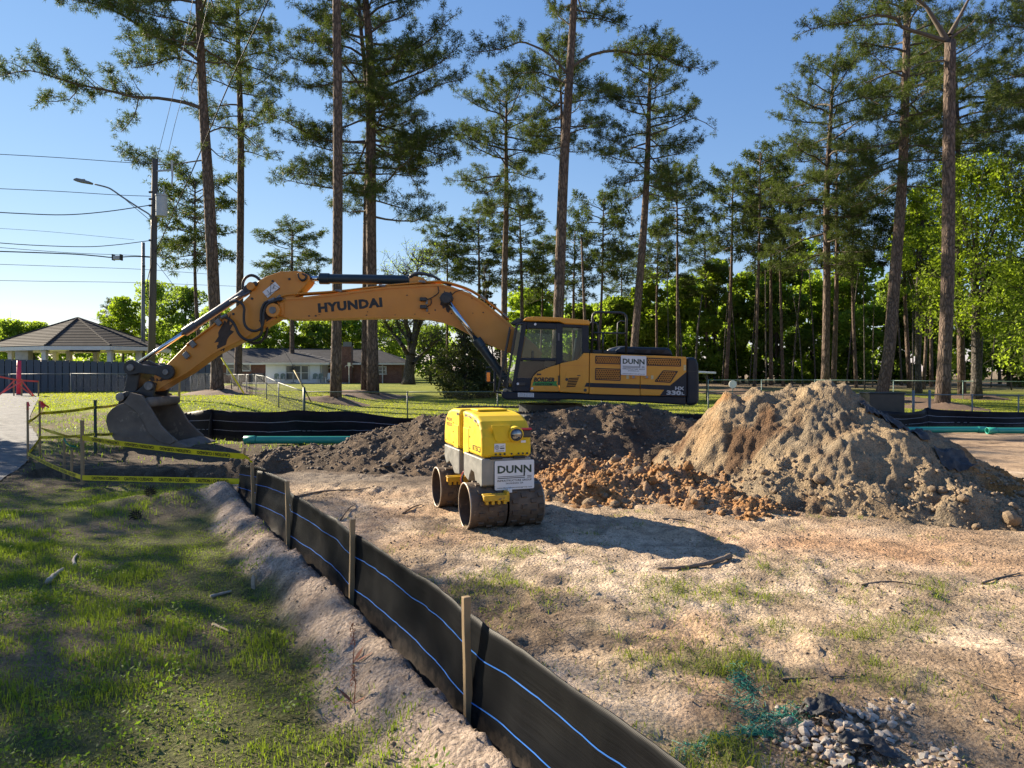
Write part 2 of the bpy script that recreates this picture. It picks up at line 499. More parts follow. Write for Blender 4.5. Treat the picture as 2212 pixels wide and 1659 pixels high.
def soil_cols(x, y):
    # colours of the soils as they lie, plus some tree shade by the fence
    sand = np.array((0.445, 0.335, 0.228)); pale = np.array((0.55, 0.43, 0.31)); orange = np.array((0.46, 0.265, 0.145))
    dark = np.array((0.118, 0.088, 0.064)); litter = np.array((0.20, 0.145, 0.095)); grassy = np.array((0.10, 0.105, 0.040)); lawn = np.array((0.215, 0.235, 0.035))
    n = x.shape + (3,)
    def L(a, b, t): return a * (1 - t[..., None]) + b * t[..., None]
    d = x - fence_x(y)
    c = L(np.broadcast_to(sand, n), pale, sst(0.42, 0.62, fbm(x, y, 1.6, 4, 101)))
    tr = (x - 2.2) * 0.35 + (y - 6.0)
    path = np.exp(-((tr - 1.1) / 0.55) ** 2) * sst(0.5, 2.5, x)
    low = sst(1.9, 2.8, x - 0.15 * (y - 3)) * (1 - sst(3.6, 4.6, y))
    o = np.clip(0.50 * path + 0.65 * low * sst(0.35, 0.6, fbm(x, y, 0.9, 3, 105)) + sst(0.60, 0.78, fbm(x, y, 1.2, 4, 103)) * 0.4, 0, 1)
    c = L(c, orange, o)
    lit = sst(0.46, 0.60, fbm(x, y, 0.75, 5, 107)) * (1 - 0.55 * path)
    nearf = np.exp(-np.maximum(0, d) / 2.2) * (1 - sst(5.9, 6.9, y))  # deepens litter and dark soil by the fence, partly painted tree shade
    c = L(c, litter, np.clip(lit * (0.40 + 0.5 * nearf), 0, 0.9))
    c = L(c, dark, np.clip(sst(0.55, 0.70, fbm(x, y, 0.35, 4, 109)) * (0.38 + 0.5 * nearf), 0, 0.88))
    gp = grass_density(x, y)
    c = L(c, grassy, np.clip(gp * 0.75, 0, 0.8))
    # mid ground: bare dark site soil
    mid = sst(10.0, 11.2, y - 0.25 * np.maximum(0, x)) * (1 - sst(23, 26, y))
    c = L(c, np.array((0.22, 0.18, 0.14)), mid * (1 - sst(4.5, 6.5, x)))
    c = L(c, np.array((0.36, 0.255, 0.165)), mid * sst(5, 7, x) * 0.8)
    c = L(c, dark, mid * sst(0.5, 0.62, fbm(x, y * 2.5, 1.3, 4, 111)) * 0.8)
    # grassy left part
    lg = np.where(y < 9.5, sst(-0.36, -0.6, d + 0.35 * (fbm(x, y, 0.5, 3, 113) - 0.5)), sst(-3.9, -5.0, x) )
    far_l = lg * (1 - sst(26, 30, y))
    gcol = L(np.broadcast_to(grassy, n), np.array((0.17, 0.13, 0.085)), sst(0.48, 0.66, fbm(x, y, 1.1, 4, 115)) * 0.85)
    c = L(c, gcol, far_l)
    p = pit(x, y)
    ring = 1 - sst(0.9, 1.6, ((x + 6.6) / 3.0) ** 2 + ((y - 14.2) / 3.9) ** 2 + (fbm(x, y, 0.6, 3, 117) - 0.5))
    c = L(c, dark * 0.8, np.clip(np.maximum(p, ring * 0.9), 0, 1))
    # sand strip left of the fence
    near = 1 - sst(9.6, 10.4, y)
    berm = near * sst(-0.60, -0.36, d + 0.5 * (fbm(x, y, 0.45, 3, 119) - 0.5)) * (1 - sst(-0.05, 0.06, d))
    bc = L(np.broadcast_to(np.array((0.36, 0.285, 0.225)), n), np.array((0.23, 0.175, 0.135)), sst(0.48, 0.68, fbm(x, y, 0.5, 4, 121)) * 0.8)
    c = L(c, bc, berm)
    # mown lawn behind the site
    lw = sst(24.6, 26.2, y + 0.6 * (fbm(x, y, 2.0, 3, 123) - 0.5))
    lc = L(np.broadcast_to(lawn, n), np.array((0.15, 0.18, 0.03)), sst(0.45, 0.65, fbm(x, y, 3.0, 4, 125)))
    lc = L(lc, np.array((0.33, 0.26, 0.15)), sst(0.58, 0.72, fbm(x, y, 2.2, 4, 127)) * (1 - sst(27, 33, y)))
    lc = L(lc, np.array((0.21, 0.16, 0.105)), sst(50, 64, y) * sst(4, 12, x))
    c = L(c, lc, lw)
    return c

def grass_density(x, y):
    """weeds on the bare ground right of the fence"""
    x = np.asarray(x, float); y = np.asarray(y, float)
    def g(cx, cy, sx, sy): return np.exp(-(((x - cx) / sx) ** 2 + ((y - cy) / sy) ** 2))
    m = 1.0 * g(1.75, 4.0, 0.55, 0.28) + 0.9 * g(1.05, 4.15, 0.35, 0.22) + 0.6 * g(0.6, 4.9, 0.6, 0.3) + 0.65 * g(2.4, 4.75, 0.7, 0.3) + 0.5 * g(1.2, 5.6, 0.9, 0.35)
    m = m + 0.7 * g(0.9, 3.2, 0.5, 0.3) + 0.7 * g(1.15, 2.9, 0.5, 0.25) + 0.45 * g(0.15, 6.5, 0.5, 0.3) + 0.4 * g(-0.2, 5.6, 0.35, 0.4) + 0.4 * g(3.1, 5.6, 0.6, 0.3) + 0.35 * g(2.0, 6.1, 0.7, 0.25)
    return np.clip(m * sst(0.36, 0.62, fbm(x, y, 0.3, 3, 131)), 0, 1)

def graded(a, b, s0, g, smax):
    out = [a]; s = s0
    while out[-1] < b:
        out.append(out[-1] + s); s = min(s * g, smax)
    return out
ys = np.array(graded(0.6, 22, 0.024, 1.0068, 0.25)); ys = np.concatenate([ys, graded(ys[-1] + 0.3, 900, 0.35, 1.055, 60)[0:]])
ys = np.concatenate([np.array([-60, -30, -12, -6, -2, -0.6, 0.2]), ys])
xr = np.array(graded(3.0, 1200, 0.034, 1.042, 90)); xl = -np.array(graded(3.0, 1200, 0.034, 1.036, 90))
xs = np.concatenate([xl[::-1], np.arange(-2.966, 2.98, 0.034), xr])
GX, GY = np.meshgrid(xs, ys)
GZ = zg(GX, GY) + relief(GX, GY)
GZ -= np.where(GX < road_x(GY), 0.03, 0.0)
def gza(x, y):
    """height of the built ground sheet"""
    x = np.asarray(x, float); y = np.asarray(y, float)
    i = np.clip(np.searchsorted(xs, x) - 1, 0, len(xs) - 2); j = np.clip(np.searchsorted(ys, y) - 1, 0, len(ys) - 2)
    u = np.clip((x - xs[i]) / (xs[i + 1] - xs[i]), 0, 1); v = np.clip((y - ys[j]) / (ys[j + 1] - ys[j]), 0, 1)
    return (GZ[j, i] * (1 - u) + GZ[j, i + 1] * u) * (1 - v) + (GZ[j + 1, i] * (1 - u) + GZ[j + 1, i + 1] * u) * v
def gz(x, y): return float(gza(x, y))
nx, ny = len(xs), len(ys)
idx = np.arange(nx * ny).reshape(ny, nx)
GF = np.stack([idx[:-1, :-1], idx[:-1, 1:], idx[1:, 1:], idx[1:, :-1]], -1).reshape(-1, 4)
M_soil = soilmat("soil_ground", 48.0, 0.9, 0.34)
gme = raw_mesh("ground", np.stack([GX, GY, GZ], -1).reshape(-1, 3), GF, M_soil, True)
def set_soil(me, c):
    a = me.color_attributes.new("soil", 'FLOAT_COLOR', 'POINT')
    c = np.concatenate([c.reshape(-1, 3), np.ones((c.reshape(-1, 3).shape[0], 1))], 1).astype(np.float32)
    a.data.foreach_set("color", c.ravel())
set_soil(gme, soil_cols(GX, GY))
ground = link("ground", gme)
tag(ground, "sandy building-site ground with weeds, grass verge and mown lawn behind", None, None, "structure")
print("ground", len(GF))

# road at the left edge
ry = np.concatenate([np.arange(-6, 24, 0.25), np.arange(24, 60, 1.5)])
rv = []; rt = np.linspace(0, 1, 13)
for y in ry:
    e = float(road_x(y)) + 0.12 * (float(fbm(np.array([0.0]), np.array([y]), 0.7, 3, 141)[0]) - 0.5)
    for t in rt:
        x = e - 0.02 - t * 6.5
        rv.append((x, y, float(zbase(e - 0.6, y)) + 0.012 * min(1, t * 6)))
k = len(rt)
rf = [(i * k + j, (i + 1) * k + j, (i + 1) * k + j + 1, i * k + j + 1) for i in range(len(ry) - 1) for j in range(k - 1)]
M_asph = pm("asphalt", (0.115, 0.12, 0.13), (0.07, 0.072, 0.078), 2.5, 0.85, bmp=0.5, bscale=160, spots=(0.26, 0.23, 0.2), spot_scale=3.0, spot_amt=0.64)
road = link("road", raw_mesh("road", rv, rf, M_asph, True)); tag(road, "worn grey asphalt road at the left edge", None, None, "structure")

# ---------------------------------------------------------------- earth heaps
def heap(name, x0, x1, y0, y1, step, hfun, cfun, label, mat):
    X = np.arange(x0, x1, step); Y = np.arange(y0, y1, step)
    X, Y = np.meshgrid(X, Y)
    Hh = hfun(X, Y)
    Z = zg(X, Y) + Hh - 0.06
    n_, m_ = X.shape
    ii = np.arange(n_ * m_).reshape(n_, m_)
    Fc = np.stack([ii[:-1, :-1], ii[:-1, 1:], ii[1:, 1:], ii[1:, :-1]], -1).reshape(-1, 4)
    keep = (Hh.ravel()[Fc].max(1) > 0.02)
    Fc = Fc[keep]
    used = np.unique(Fc); mp_ = np.zeros(n_ * m_, int); mp_[used] = np.arange(len(used))
    V = np.stack([X, Y, Z], -1).reshape(-1, 3)[used]
    c0 = V.mean(0); c0[2] = V[:, 2].min()
    me = raw_mesh(name, V, mp_[Fc], mat, True)
    set_soil(me, cfun(X, Y, Hh).reshape(-1, 3)[used])
    root = empty(name, c0, label, "dirt pile")
    o = link("mound", me, root)
    return root, (lambda x, y: float(zg(np.array([x]), np.array([y]))[0] + hfun(np.array([[x]]), np.array([[y]]))[0, 0] - 0.06))

def smax(a, b, k=0.12):
    h = np.clip(0.5 + 0.5 * (a - b) / k, 0, 1)
    return b * (1 - h) + a * h + k * h * (1 - h)

# dark spoil bank in front of the excavator
SPX = np.array([-7.2, -6.0, -4.9, -3.6, -3.05, -2.2, -1.7, -1.2, -0.6, -0.1, 0.4, 0.85, 1.3, 1.75, 2.2, 2.75, 3.3, 3.9, 4.6])
SPZ = np.array([0.00, 0.03, 0.16, 0.34, 0.52, 0.76, 0.98, 1.04, 0.98, 0.95, 1.02, 1.12, 1.24, 1.20, 1.26, 1.12, 0.98, 0.86, 0.4])
def spoil_h(x, y):
    yc = 13.7 + 0.25 * np.sin(x * 1.1) - 0.05 * x + 0.5 * sst(0.5, 3, x) - 0.9 * sst(-3.5, -6.0, x)
    yy = y + 0.5 * (fbm(x, y, 0.7, 4, 201) - 0.5)
    xx = x + 0.4 * (fbm(x, y, 0.8, 3, 203) - 0.5)
    top = np.interp(xx, SPX, SPZ) + 0.26 * sst(11, 15.5, y)
    w = np.where(yy < yc, 1.25 + 0.75 * top, 0.9 + 0.6 * top)
    t = np.abs(yy - yc) / w
    h = top * np.maximum(0, 1 - t) ** 0.95 - 0.10 * top * np.exp(-(t / 0.12) ** 2)
    ex = sst(0.03, 0.3, h)
    h = h + ex * ((fbm(x, y, 0.7, 5, 205, 0.5, True) - 0.55) * 0.26 + (fbm(x, y, 0.16, 4, 207) - 0.5) * 0.08 + (fbm(x, y, 0.05, 2, 208) - 0.5) * 0.035)
    return np.maximum(h, -0.2)
def spoil_c(x, y, h):
    a = np.array((0.118, 0.085, 0.058)); b = np.array((0.064, 0.047, 0.034)); c = np.array((0.20, 0.135, 0.085))
    t = sst(0.42, 0.62, fbm(x, y, 0.7, 4, 211))[..., None]; u = (sst(0.58, 0.72, fbm(x, y, 1.1, 4, 213)) * 0.5)[..., None]
    col = a * (1 - t) + b * t
    return col * (1 - u) + c * u
M_spoil = soilmat("soil_spoil", 50.0, 0.9, 0.3)
spoil, spoil_z = heap("spoil_bank", -7.4, 4.9, 10.4, 17.2, 0.035, spoil_h, spoil_c, "long dark grey bank of dug earth between roller and excavator", M_spoil)

# big sandy pile
CON = [(4.55, 10.35, 1.74, 0.82), (4.15, 10.55, 1.58, 0.92), (3.75, 10.7, 1.58, 1.0), (3.36, 10.75, 1.54, 1.15), (2.85, 10.9, 0.75, 0.7), (5.15, 10.2, 1.27, 0.72), (5.75, 10.0, 1.06, 0.72), (6.2, 9.85, 0.72, 0.62), (6.7, 9.6, 0.34, 0.45), (4.78, 9.85, 1.38, 0.80), (4.98, 9.35, 1.08, 0.78), (5.18, 8.8, 0.72, 0.68), (5.35, 8.35, 0.42, 0.55), (6.0, 8.7, 0.30, 0.36), (4.2, 9.5, 0.50, 0.42), (3.5, 9.9, 0.46, 0.42), (4.6, 8.9, 0.30, 0.32)]
def pile_h(x, y):
    xx = x + 0.42 * (fbm(x, y, 0.75, 4, 221) - 0.5); yy = y + 0.42 * (fbm(x, y, 0.75, 4, 223) - 0.5)
    h = np.full(x.shape, -0.5)
    for cx, cy, hh, sl in CON:
        r = np.hypot(xx - cx, (yy - cy) * 0.92)
        h = smax(h, hh - sl * np.sqrt(r * r + 0.015), 0.10)
    h = h - 0.26 * np.exp(-(((x - 5.85) / 0.5) ** 2 + ((y - 9.25) / 0.55) ** 2)) * sst(0.0, 0.3, h)
    ex = sst(0.02, 0.35, h)
    h = h + ex * ((fbm(x, y, 0.8, 5, 225, 0.5, True) - 0.58) * 0.22 + (fbm(x, y, 0.24, 5, 227, 0.6, True) - 0.6) * 0.10)
    ang = np.arctan2(y - 10.2, x - 4.6)
    h = h + ex * 0.035 * (fbm(ang * 6, np.hypot(x - 4.6, y - 10.2) * 0.35, 0.25, 4, 229) - 0.5) * 2
    h = h + sst(-0.02, 0.1, h) * ((fbm(x, y, 0.07, 3, 231, 0.65) - 0.5) * 0.075 + np.maximum(0, fbm(x, y, 0.10, 2, 233) - 0.62) * 0.20 * sst(0.42, 0.62, fbm(x, y, 0.8, 3, 235) - 0.12 + 0.3 * (1 - sst(0.2, 0.8, h))))
    h = h + 0.16 * np.exp(-(((x - 5.06) / 0.27) ** 2 + ((y - 7.98) / 0.16) ** 2) ** 2)      # slumped lump at the foot
    return np.maximum(h, -0.2)
def pile_c(x, y, h):
    a = np.array((0.30, 0.225, 0.14)); g = np.array((0.22, 0.175, 0.12)); o = np.array((0.36, 0.165, 0.05)); r = np.array((0.135, 0.082, 0.048))
    def L(p, q, t): return p * (1 - t[..., None]) + q * t[..., None]
    c = L(np.broadcast_to(a, x.shape + (3,)), g, sst(0.42, 0.6, fbm(x, y, 0.6, 4, 241)))
    c = L(c, r, sst(0.5, 0.68, fbm(x, y, 0.45, 4, 243)) * (0.35 + 0.6 * (1 - sst(3.7, 4.5, x))))
    oo = np.maximum(0.8 * np.exp(-(((x - 3.35) / 0.45) ** 2 + ((y - 10.65) / 0.4) ** 2)) * sst(0.40, 0.60, fbm(x, y, 0.35, 4, 245)) * 1.1, sst(5.6, 6.1, x + 0.25 * (y - 10)) * sst(0.25, 0.45, fbm(x, y, 0.6, 3, 247)))
    return L(c, o, np.clip(oo, 0, 0.9))
M_pile = soilmat("soil_pile", 55.0, 1.0, 0.25)
pile, pile_z = heap("sand_pile", 2.2, 8.6, 7.2, 13.0, 0.028, pile_h, pile_c, "tall pile of tan sand and orange clay at right of the excavator", M_pile)

# low cloddy orange heap
def clay_h(x, y):
    xx = x + 0.35 * (fbm(x, y, 0.5, 3, 251) - 0.5); yy = y + 0.35 * (fbm(x, y, 0.5, 3, 253) - 0.5)
    h = np.full(x.shape, -0.4)
    for cx, cy, hh, sl in [(1.05, 10.6, 0.44, 0.42), (1.75, 10.5, 0.5, 0.45), (2.2, 9.9, 0.42, 0.42), (2.5, 9.1, 0.28, 0.34), (2.9, 8.5, 0.18, 0.3), (1.2, 9.6, 0.34, 0.36), (0.85, 9.7, 0.25, 0.35), (3.0, 10.0, 0.35, 0.35), (3.2, 9.3, 0.25, 0.32)]:
        h = smax(h, hh - sl * np.hypot(xx - cx, yy - cy), 0.1)
    ex = sst(0.0, 0.14, h)
    h = h + ex * ((fbm(x, y, 0.22, 4, 255) - 0.5) * 0.16 + np.maximum(0, fbm(x, y, 0.12, 3, 257) - 0.5) * 0.34 + (fbm(x, y, 0.045, 2, 259) - 0.5) * 0.05)
    return np.maximum(h, -0.2)
def clay_c(x, y, h):
    a = np.array((0.38, 0.20, 0.085)); b = np.array((0.25, 0.16, 0.10)); c_ = np.array((0.38, 0.27, 0.17))
    t = sst(0.42, 0.6, fbm(x, y, 0.4, 4, 261))[..., None]; u = sst(0.5, 0.66, fbm(x, y, 0.55, 4, 263))[..., None] * 0.8
    c = a * (1 - t) + b * t
    return c * (1 - u) + c_ * u
clay, clay_z = heap("clay_heap", 0.0, 4.2, 7.6, 12.0, 0.024, clay_h, clay_c, "low heap of crumbled orange clay clods behind the roller's right side", M_pile)

# clods: the larger ones singly, the crumbs as one mass
def clod_mesh(seed, sub=1):
    bm = bmesh.new(); bmesh.ops.create_icosphere(bm, subdivisions=sub + 1, radius=1.0)
    rr = random.Random(seed)
    ax = [Vector((rr.gauss(0, 1), rr.gauss(0, 1), rr.gauss(0, 1))).normalized() for _ in range(7)]
    am = [rr.uniform(-0.28, 0.22) for _ in ax]
    s = (rr.uniform(0.8, 1.25), rr.uniform(0.8, 1.2), rr.uniform(0.55, 0.85))
    for v in bm.verts:
        k = 1 + sum(a * max(0, v.co.dot(x)) ** 3 for a, x in zip(am, ax)) + rr.uniform(-0.05, 0.05)
        v.co = Vector((v.co.x * s[0] * k, v.co.y * s[1] * k, v.co.z * s[2] * k))
    me = bpy.data.meshes.new("clod"); bm.to_mesh(me); bm.free()
    return me
def earthmat(name, c, c2):
    return pm(name, c, c2, 14.0, 0.95, bmp=0.9, bscale=60, spec=0.15, lo=0.3, hi=0.65)
M_clod_o = earthmat("clod_orange", (0.37, 0.195, 0.08), (0.21, 0.13, 0.07))
M_clod_t = earthmat("clod_tan", (0.31, 0.23, 0.15), (0.19, 0.14, 0.095))
M_clod_d = earthmat("clod_dark", (0.16, 0.13, 0.105), (0.09, 0.073, 0.06))
CLODS = {}
for nm, m in (("o", M_clod_o), ("t", M_clod_t), ("d", M_clod_d)):
    CLODS[nm] = []
    for s in range(5):
        me = clod_mesh(s * 7 + ord(nm)); me.materials.append(m); CLODS[nm].append(me)
def put_clods(root, zf, pts, kind, smin, smax_):
    for (x, y) in pts:
        s = RS.uniform(smin, smax_) * RS.choice((1, 1, 1, 1.5))
        o = link("clod", RS.choice(CLODS[kind if RS.random() < 0.75 else "t"]), root, None)
        o.matrix_parent_inverse = Matrix.Translation(-Vector(root.location))
        o.location = (x, y, zf(x, y) + s * 0.25); o.scale = (s, s, s); o.rotation_euler = (RS.uniform(-.4, .4), RS.uniform(-.4, .4), RS.uniform(0, 6.3))
put_clods(clay, clay_z, [(RS.uniform(0.75, 3.3), RS.uniform(8.3, 10.6)) for _ in range(90)], "o", 0.03, 0.065)
put_clods(pile, pile_z, [(lambda a, r: (4.8 + math.cos(a) * r * 1.05, 10.0 + math.sin(a) * r))(RS.uniform(-2.9, -0.1), RS.uniform(1.5, 2.7)) for _ in range(70)], "t", 0.025, 0.06)
put_clods(pile, pile_z, [(5.35 + RS.uniform(-.3, 1.6), 7.75 + RS.uniform(-.15, .5)) for _ in range(26)], "t", 0.03, 0.07)
put_clods(spoil, spoil_z, [(RS.uniform(-4.6, -0.9), RS.uniform(11.6, 12.2)) for _ in range(60)], "d", 0.03, 0.07)
def crumbs(root, zf_arr, n, region, mat, smin, smax_, cond=None):
    bv = np.array([(1, 0, -.2), (-.5, .87, -.2), (-.5, -.87, -.2), (.5, .8, .55), (-1, 0, .55), (.5, -.8, .55), (0, 0, .95)])
    bf = np.array([(0, 1, 3), (1, 4, 3), (1, 2, 4), (2, 5, 4), (2, 0, 5), (0, 3, 5), (3, 4, 6), (4, 5, 6), (5, 3, 6)])
    x = NR.uniform(region[0], region[1], n); y = NR.uniform(region[2], region[3], n)
    z, ok = zf_arr(x, y)
    x, y, z = x[ok], y[ok], z[ok]; n = len(x)
    s = NR.uniform(smin, smax_, n) * NR.choice([1, 1, 1, 1.7], n)
    jit = 1 + NR.uniform(-.3, .3, (n, len(bv), 1))
    V = bv[None] * jit * s[:, None, None] + np.stack([x, y, z + s * 0.2], -1)[:, None, :]
    Fc = (bf[None] + (np.arange(n) * len(bv))[:, None, None]).reshape(-1, 3)
    o = link("crumbled_earth", raw_mesh("crumbled_earth", V.reshape(-1, 3), Fc, mat), root)
    o["kind"] = "stuff"
    return o
def zarr(hf, hm=9.0):
    def f(x, y):
        h = hf(x[None], y[None])[0]
        return zg(x, y) + h - 0.06, (h > 0.03) & (h < hm * (0.4 + 1.2 * fbm(x, y, 0.5, 3, 271)))
    return f
crumbs(clay, zarr(clay_h), 3600, (0.4, 3.9, 8.0, 11.2), M_clod_o, 0.008, 0.026)
crumbs(pile, zarr(pile_h, 0.55), 5200, (2.4, 7.6, 7.4, 11.0), M_clod_t, 0.006, 0.022)
crumbs(spoil, zarr(spoil_h), 3000, (-6.5, 4.0, 11.0, 14.2), M_clod_d, 0.009, 0.028)
gcr2 = crumbs(None, lambda x, y: (gza(x, y), (x - fence_x(y) > 0.1) & (fbm(x, y, 0.75, 5, 107) > 0.47)), 9000, (-3.6, 6.5, 2.6, 10.5), M_clod_d, 0.002, 0.007)
tag(gcr2, "dark crumbs of soil and bark scattered over the sandy ground", "earth", None, "stuff")
gcr = crumbs(None, lambda x, y: (gza(x, y), (x - fence_x(y) > 0.1) | ((x - fence_x(y) > -0.75) & (x - fence_x(y) < -0.05))), 6500, (-3.6, 6.5, 2.6, 10.5), M_clod_t, 0.002, 0.008)
tag(gcr, "small crumbs of earth strewn over the sandy ground", "earth", None, "stuff")
# ---------------------------------------------------------------- excavator
C_OR = (0.63, 0.25, 0.028)
M_or = pm("paint_orange", C_OR, (0.55, 0.21, 0.026), 1.6, 0.42, bmp=0.03, bscale=6, spots=(0.30, 0.115, 0.03), spot_scale=5.5, spot_amt=0.74)
M_yel = pm("paint_yellow_orange", (0.68, 0.30, 0.022), (0.61, 0.26, 0.022), 1.5, 0.38, spots=(0.34, 0.16, 0.05), spot_scale=7, spot_amt=0.77)
M_navy = pm("paint_navy", (0.009, 0.015, 0.026), (0.013, 0.019, 0.030), 2.0, 0.42, spec=0.28, spots=(0.08, 0.075, 0.07), spot_scale=5, spot_amt=0.72)
M_blk = pm("black_steel", (0.014, 0.016, 0.020), (0.03, 0.03, 0.032), 4.0, 0.45)
M_rub = pm("hose_rubber", (0.014, 0.014, 0.016), (0.03, 0.03, 0.03), 8.0, 0.5)
M_chr = pm("chrome_rod", (0.62, 0.66, 0.70), (0.5, 0.53, 0.56), 3.0, 0.14, 1.0)
M_stl = pm("bare_steel", (0.25, 0.24, 0.23), (0.14, 0.135, 0.13), 8.0, 0.5, 0.6)
M_cyl = pm("cylinder_grey", (0.075, 0.085, 0.105), (0.055, 0.06, 0.075), 3.0, 0.35)
M_cylg = pm("cylinder_dark_green", (0.012, 0.026, 0.032), (0.02, 0.032, 0.038), 3.0, 0.36)
M_bkt = pm("bucket_steel", (0.21, 0.17, 0.135), (0.125, 0.105, 0.088), 2.2, 0.85, 0.0, spec=0.2, bmp=0.25, bscale=9, spots=(0.27, 0.22, 0.17), spot_scale=2.6, spot_amt=0.58)
M_grease = pm("grease_grime", (0.020, 0.015, 0.012), (0.055, 0.03, 0.018), 6.0, 0.6)
M_glass = glassmat("cab_glass", (0.70, 0.78, 0.76), -0.01)
M_white = pm("sign_white", (0.72, 0.72, 0.72), (0.66, 0.66, 0.67), 3.0, 0.45)
M_ink = pm("ink_black", (0.012, 0.014, 0.016), None, 3, 0.5)
M_inkg = pm("ink_dark_green", (0.012, 0.045, 0.028), None, 3, 0.5)
M_hole_shade = pm("opening_shade_dark", (0.010, 0.009, 0.008), None, 3, 0.8)  # near-black standing in for the shade inside vents and holes
M_track = pm("track_steel", (0.05, 0.045, 0.042), (0.11, 0.095, 0.08), 5, 0.6, 0.5, bmp=0.3, bscale=20)
M_green = pm("decal_green", (0.035, 0.26, 0.045), None, 3, 0.5)
M_grey_let = pm("lettering_silver", (0.55, 0.56, 0.58), None, 3, 0.4)
M_amber = pm("lens_amber", (0.75, 0.22, 0.02), None, 3, 0.2)

def cr(ox, oy, w, W_=2212.0):
    """pixel of an enlarged crop -> layout units"""
    k = w / W_ * 0.57604
    return lambda x, y: (ox * 0.57604 + x * k, oy * 0.57604 + y * k)
c1 = cr(0, 1000, 1100); c2 = cr(1000, 950, 1000); c3 = cr(1780, 1130, 900); c5 = cr(700, 1000, 600); c9 = cr(300, 1330, 560)
def XZ(cf, pts, Y):
    out = []
    for p in pts:
        a = W(*cf(*p), Y); out.append((a[0], a[2]))
    return out
def P3(cf, p, Y): return W(*cf(*p), Y)

YN, YF = 16.0, 18.95           # near and far face of the upper body
YB0, YB1 = 17.16, 17.84        # boom side plates
ex = empty("excavator", (1.0, 17.4, -0.28), "large orange and navy tracked excavator with its bucket resting by the pit", "excavator")
def part(mb, name, mat, par=ex, bevel=0.0, smooth=False, seg=2):
    return mb.build(name, mat, par, smooth, bevel, seg)

# boom
boom_o = [(20, 425), (95, 385), (160, 368), (290, 362), (600, 328), (1000, 274), (1380, 252), (1460, 257), (1560, 285), (1680, 328), (1800, 402), (1930, 508), (2020, 585), (2230, 760), (2290, 830), (2250, 890), (2150, 880), (1975, 806), (1900, 780), (1780, 725), (1660, 660), (1560, 606), (1450, 566), (1330, 542), (1200, 531), (800, 535), (400, 545), (180, 546), (95, 520), (28, 515), (-5, 470)]
bo = XZ(c2, boom_o, YB0)
boom = part(MB().prism(bo, YB0, YB1), "boom", M_or, bevel=0.03, seg=3)
# edge flanges of the boom
fl = MB()
up = [W(*c2(x, y), YB0 - 0.0) for x, y in boom_o[2:13]]
for a, b in zip(up[:-1], up[1:]):
    fl.bar((a[0], YB0 - 0.012, a[2] - 0.03), (b[0], YB0 - 0.012, b[2] - 0.03), 0.03, 0.05)
part(fl, "flange", M_or, boom); fl = MB()
lo_ = [W(*c2(x, y), YB0) for x, y in boom_o[17:28]]
for a, b in zip(lo_[:-1], lo_[1:]):
    fl.bar((a[0], YB0 - 0.012, a[2] + 0.025), (b[0], YB0 - 0.012, b[2] + 0.025), 0.03, 0.045)
part(fl, "flange", M_or, boom)
# pipes along the boom's top, their clamps
for k, (dy, dz) in enumerate(((-0.03, 0.055), (0.06, 0.06), (0.20, 0.06), (0.30, 0.055))):
    pl = [W(*c2(x, y), YB0 + 0.05) for x, y in ((110, 372), (200, 350), (600, 322), (960, 280), (1380, 243), (1470, 246), (1570, 268), (1690, 312), (1810, 388), (1940, 492), (2010, 560))]
    t = MB().tube([(p[0], p[1] + dy, p[2] + dz - 0.03) for p in catmull(pl, 4)], 0.022, 8)
    t.build("pipe", M_or, boom, True)
for x, y in ((600, 322), (960, 282), (1292, 248), (1795, 378), (1980, 528)):
    p = W(*c2(x, y), YB0)
    MB().box((p[0], YB0 + 0.14, p[2] + 0.035), (0.16, 0.42, 0.05), ry=0.1 if x < 1500 else 0.65).build("clamp", M_stl, boom, bevel=0.008)
# lettering on the boom
xd = np.array((1, 0, 0.094)); xd /= np.linalg.norm(xd); yd = np.array((-xd[2], 0, xd[0]))
L = MB(); cc = P3(c2, (692, 430), YB0 - 0.006)
lettering(L, "HYUNDAI", cc, xd, yd, width=1.56, height=0.235, bold=0.058, space=1.1)
part(L, "lettering", M_ink, boom)
# twin work lamps on the boom side
for x, y in ((1300, 382), (1302, 445)):
    p = P3(c2, (x, y), YB0 - 0.06)
    lm = MB().box(p, (0.17, 0.12, 0.09)); o = lm.build("work_lamp", M_blk, boom, bevel=0.02)
    MB().box((p[0] + 0.08, p[1] + 0.03, p[2] - 0.06), (0.05, 0.03, 0.1)).build("bracket", M_stl, o)
MB().tube(catmull([P3(c2, q, YB0 - 0.03) for q in ((1420, 275), (1425, 325), (1370, 368), (1330, 385))], 5), 0.012, 6).build("wire", M_rub, boom, True)
MB().tube(catmull([P3(c2, q, YB0 - 0.03) for q in ((1360, 370), (1365, 415), (1330, 445))], 5), 0.012, 6).build("wire", M_rub, boom, True)
MB().tube(catmull([P3(c2, q, YB0 - 0.03) for q in ((1535, 345), (1575, 315), (1640, 305), (1700, 335))], 5), 0.01, 6).build("wire", M_rub, boom, True)
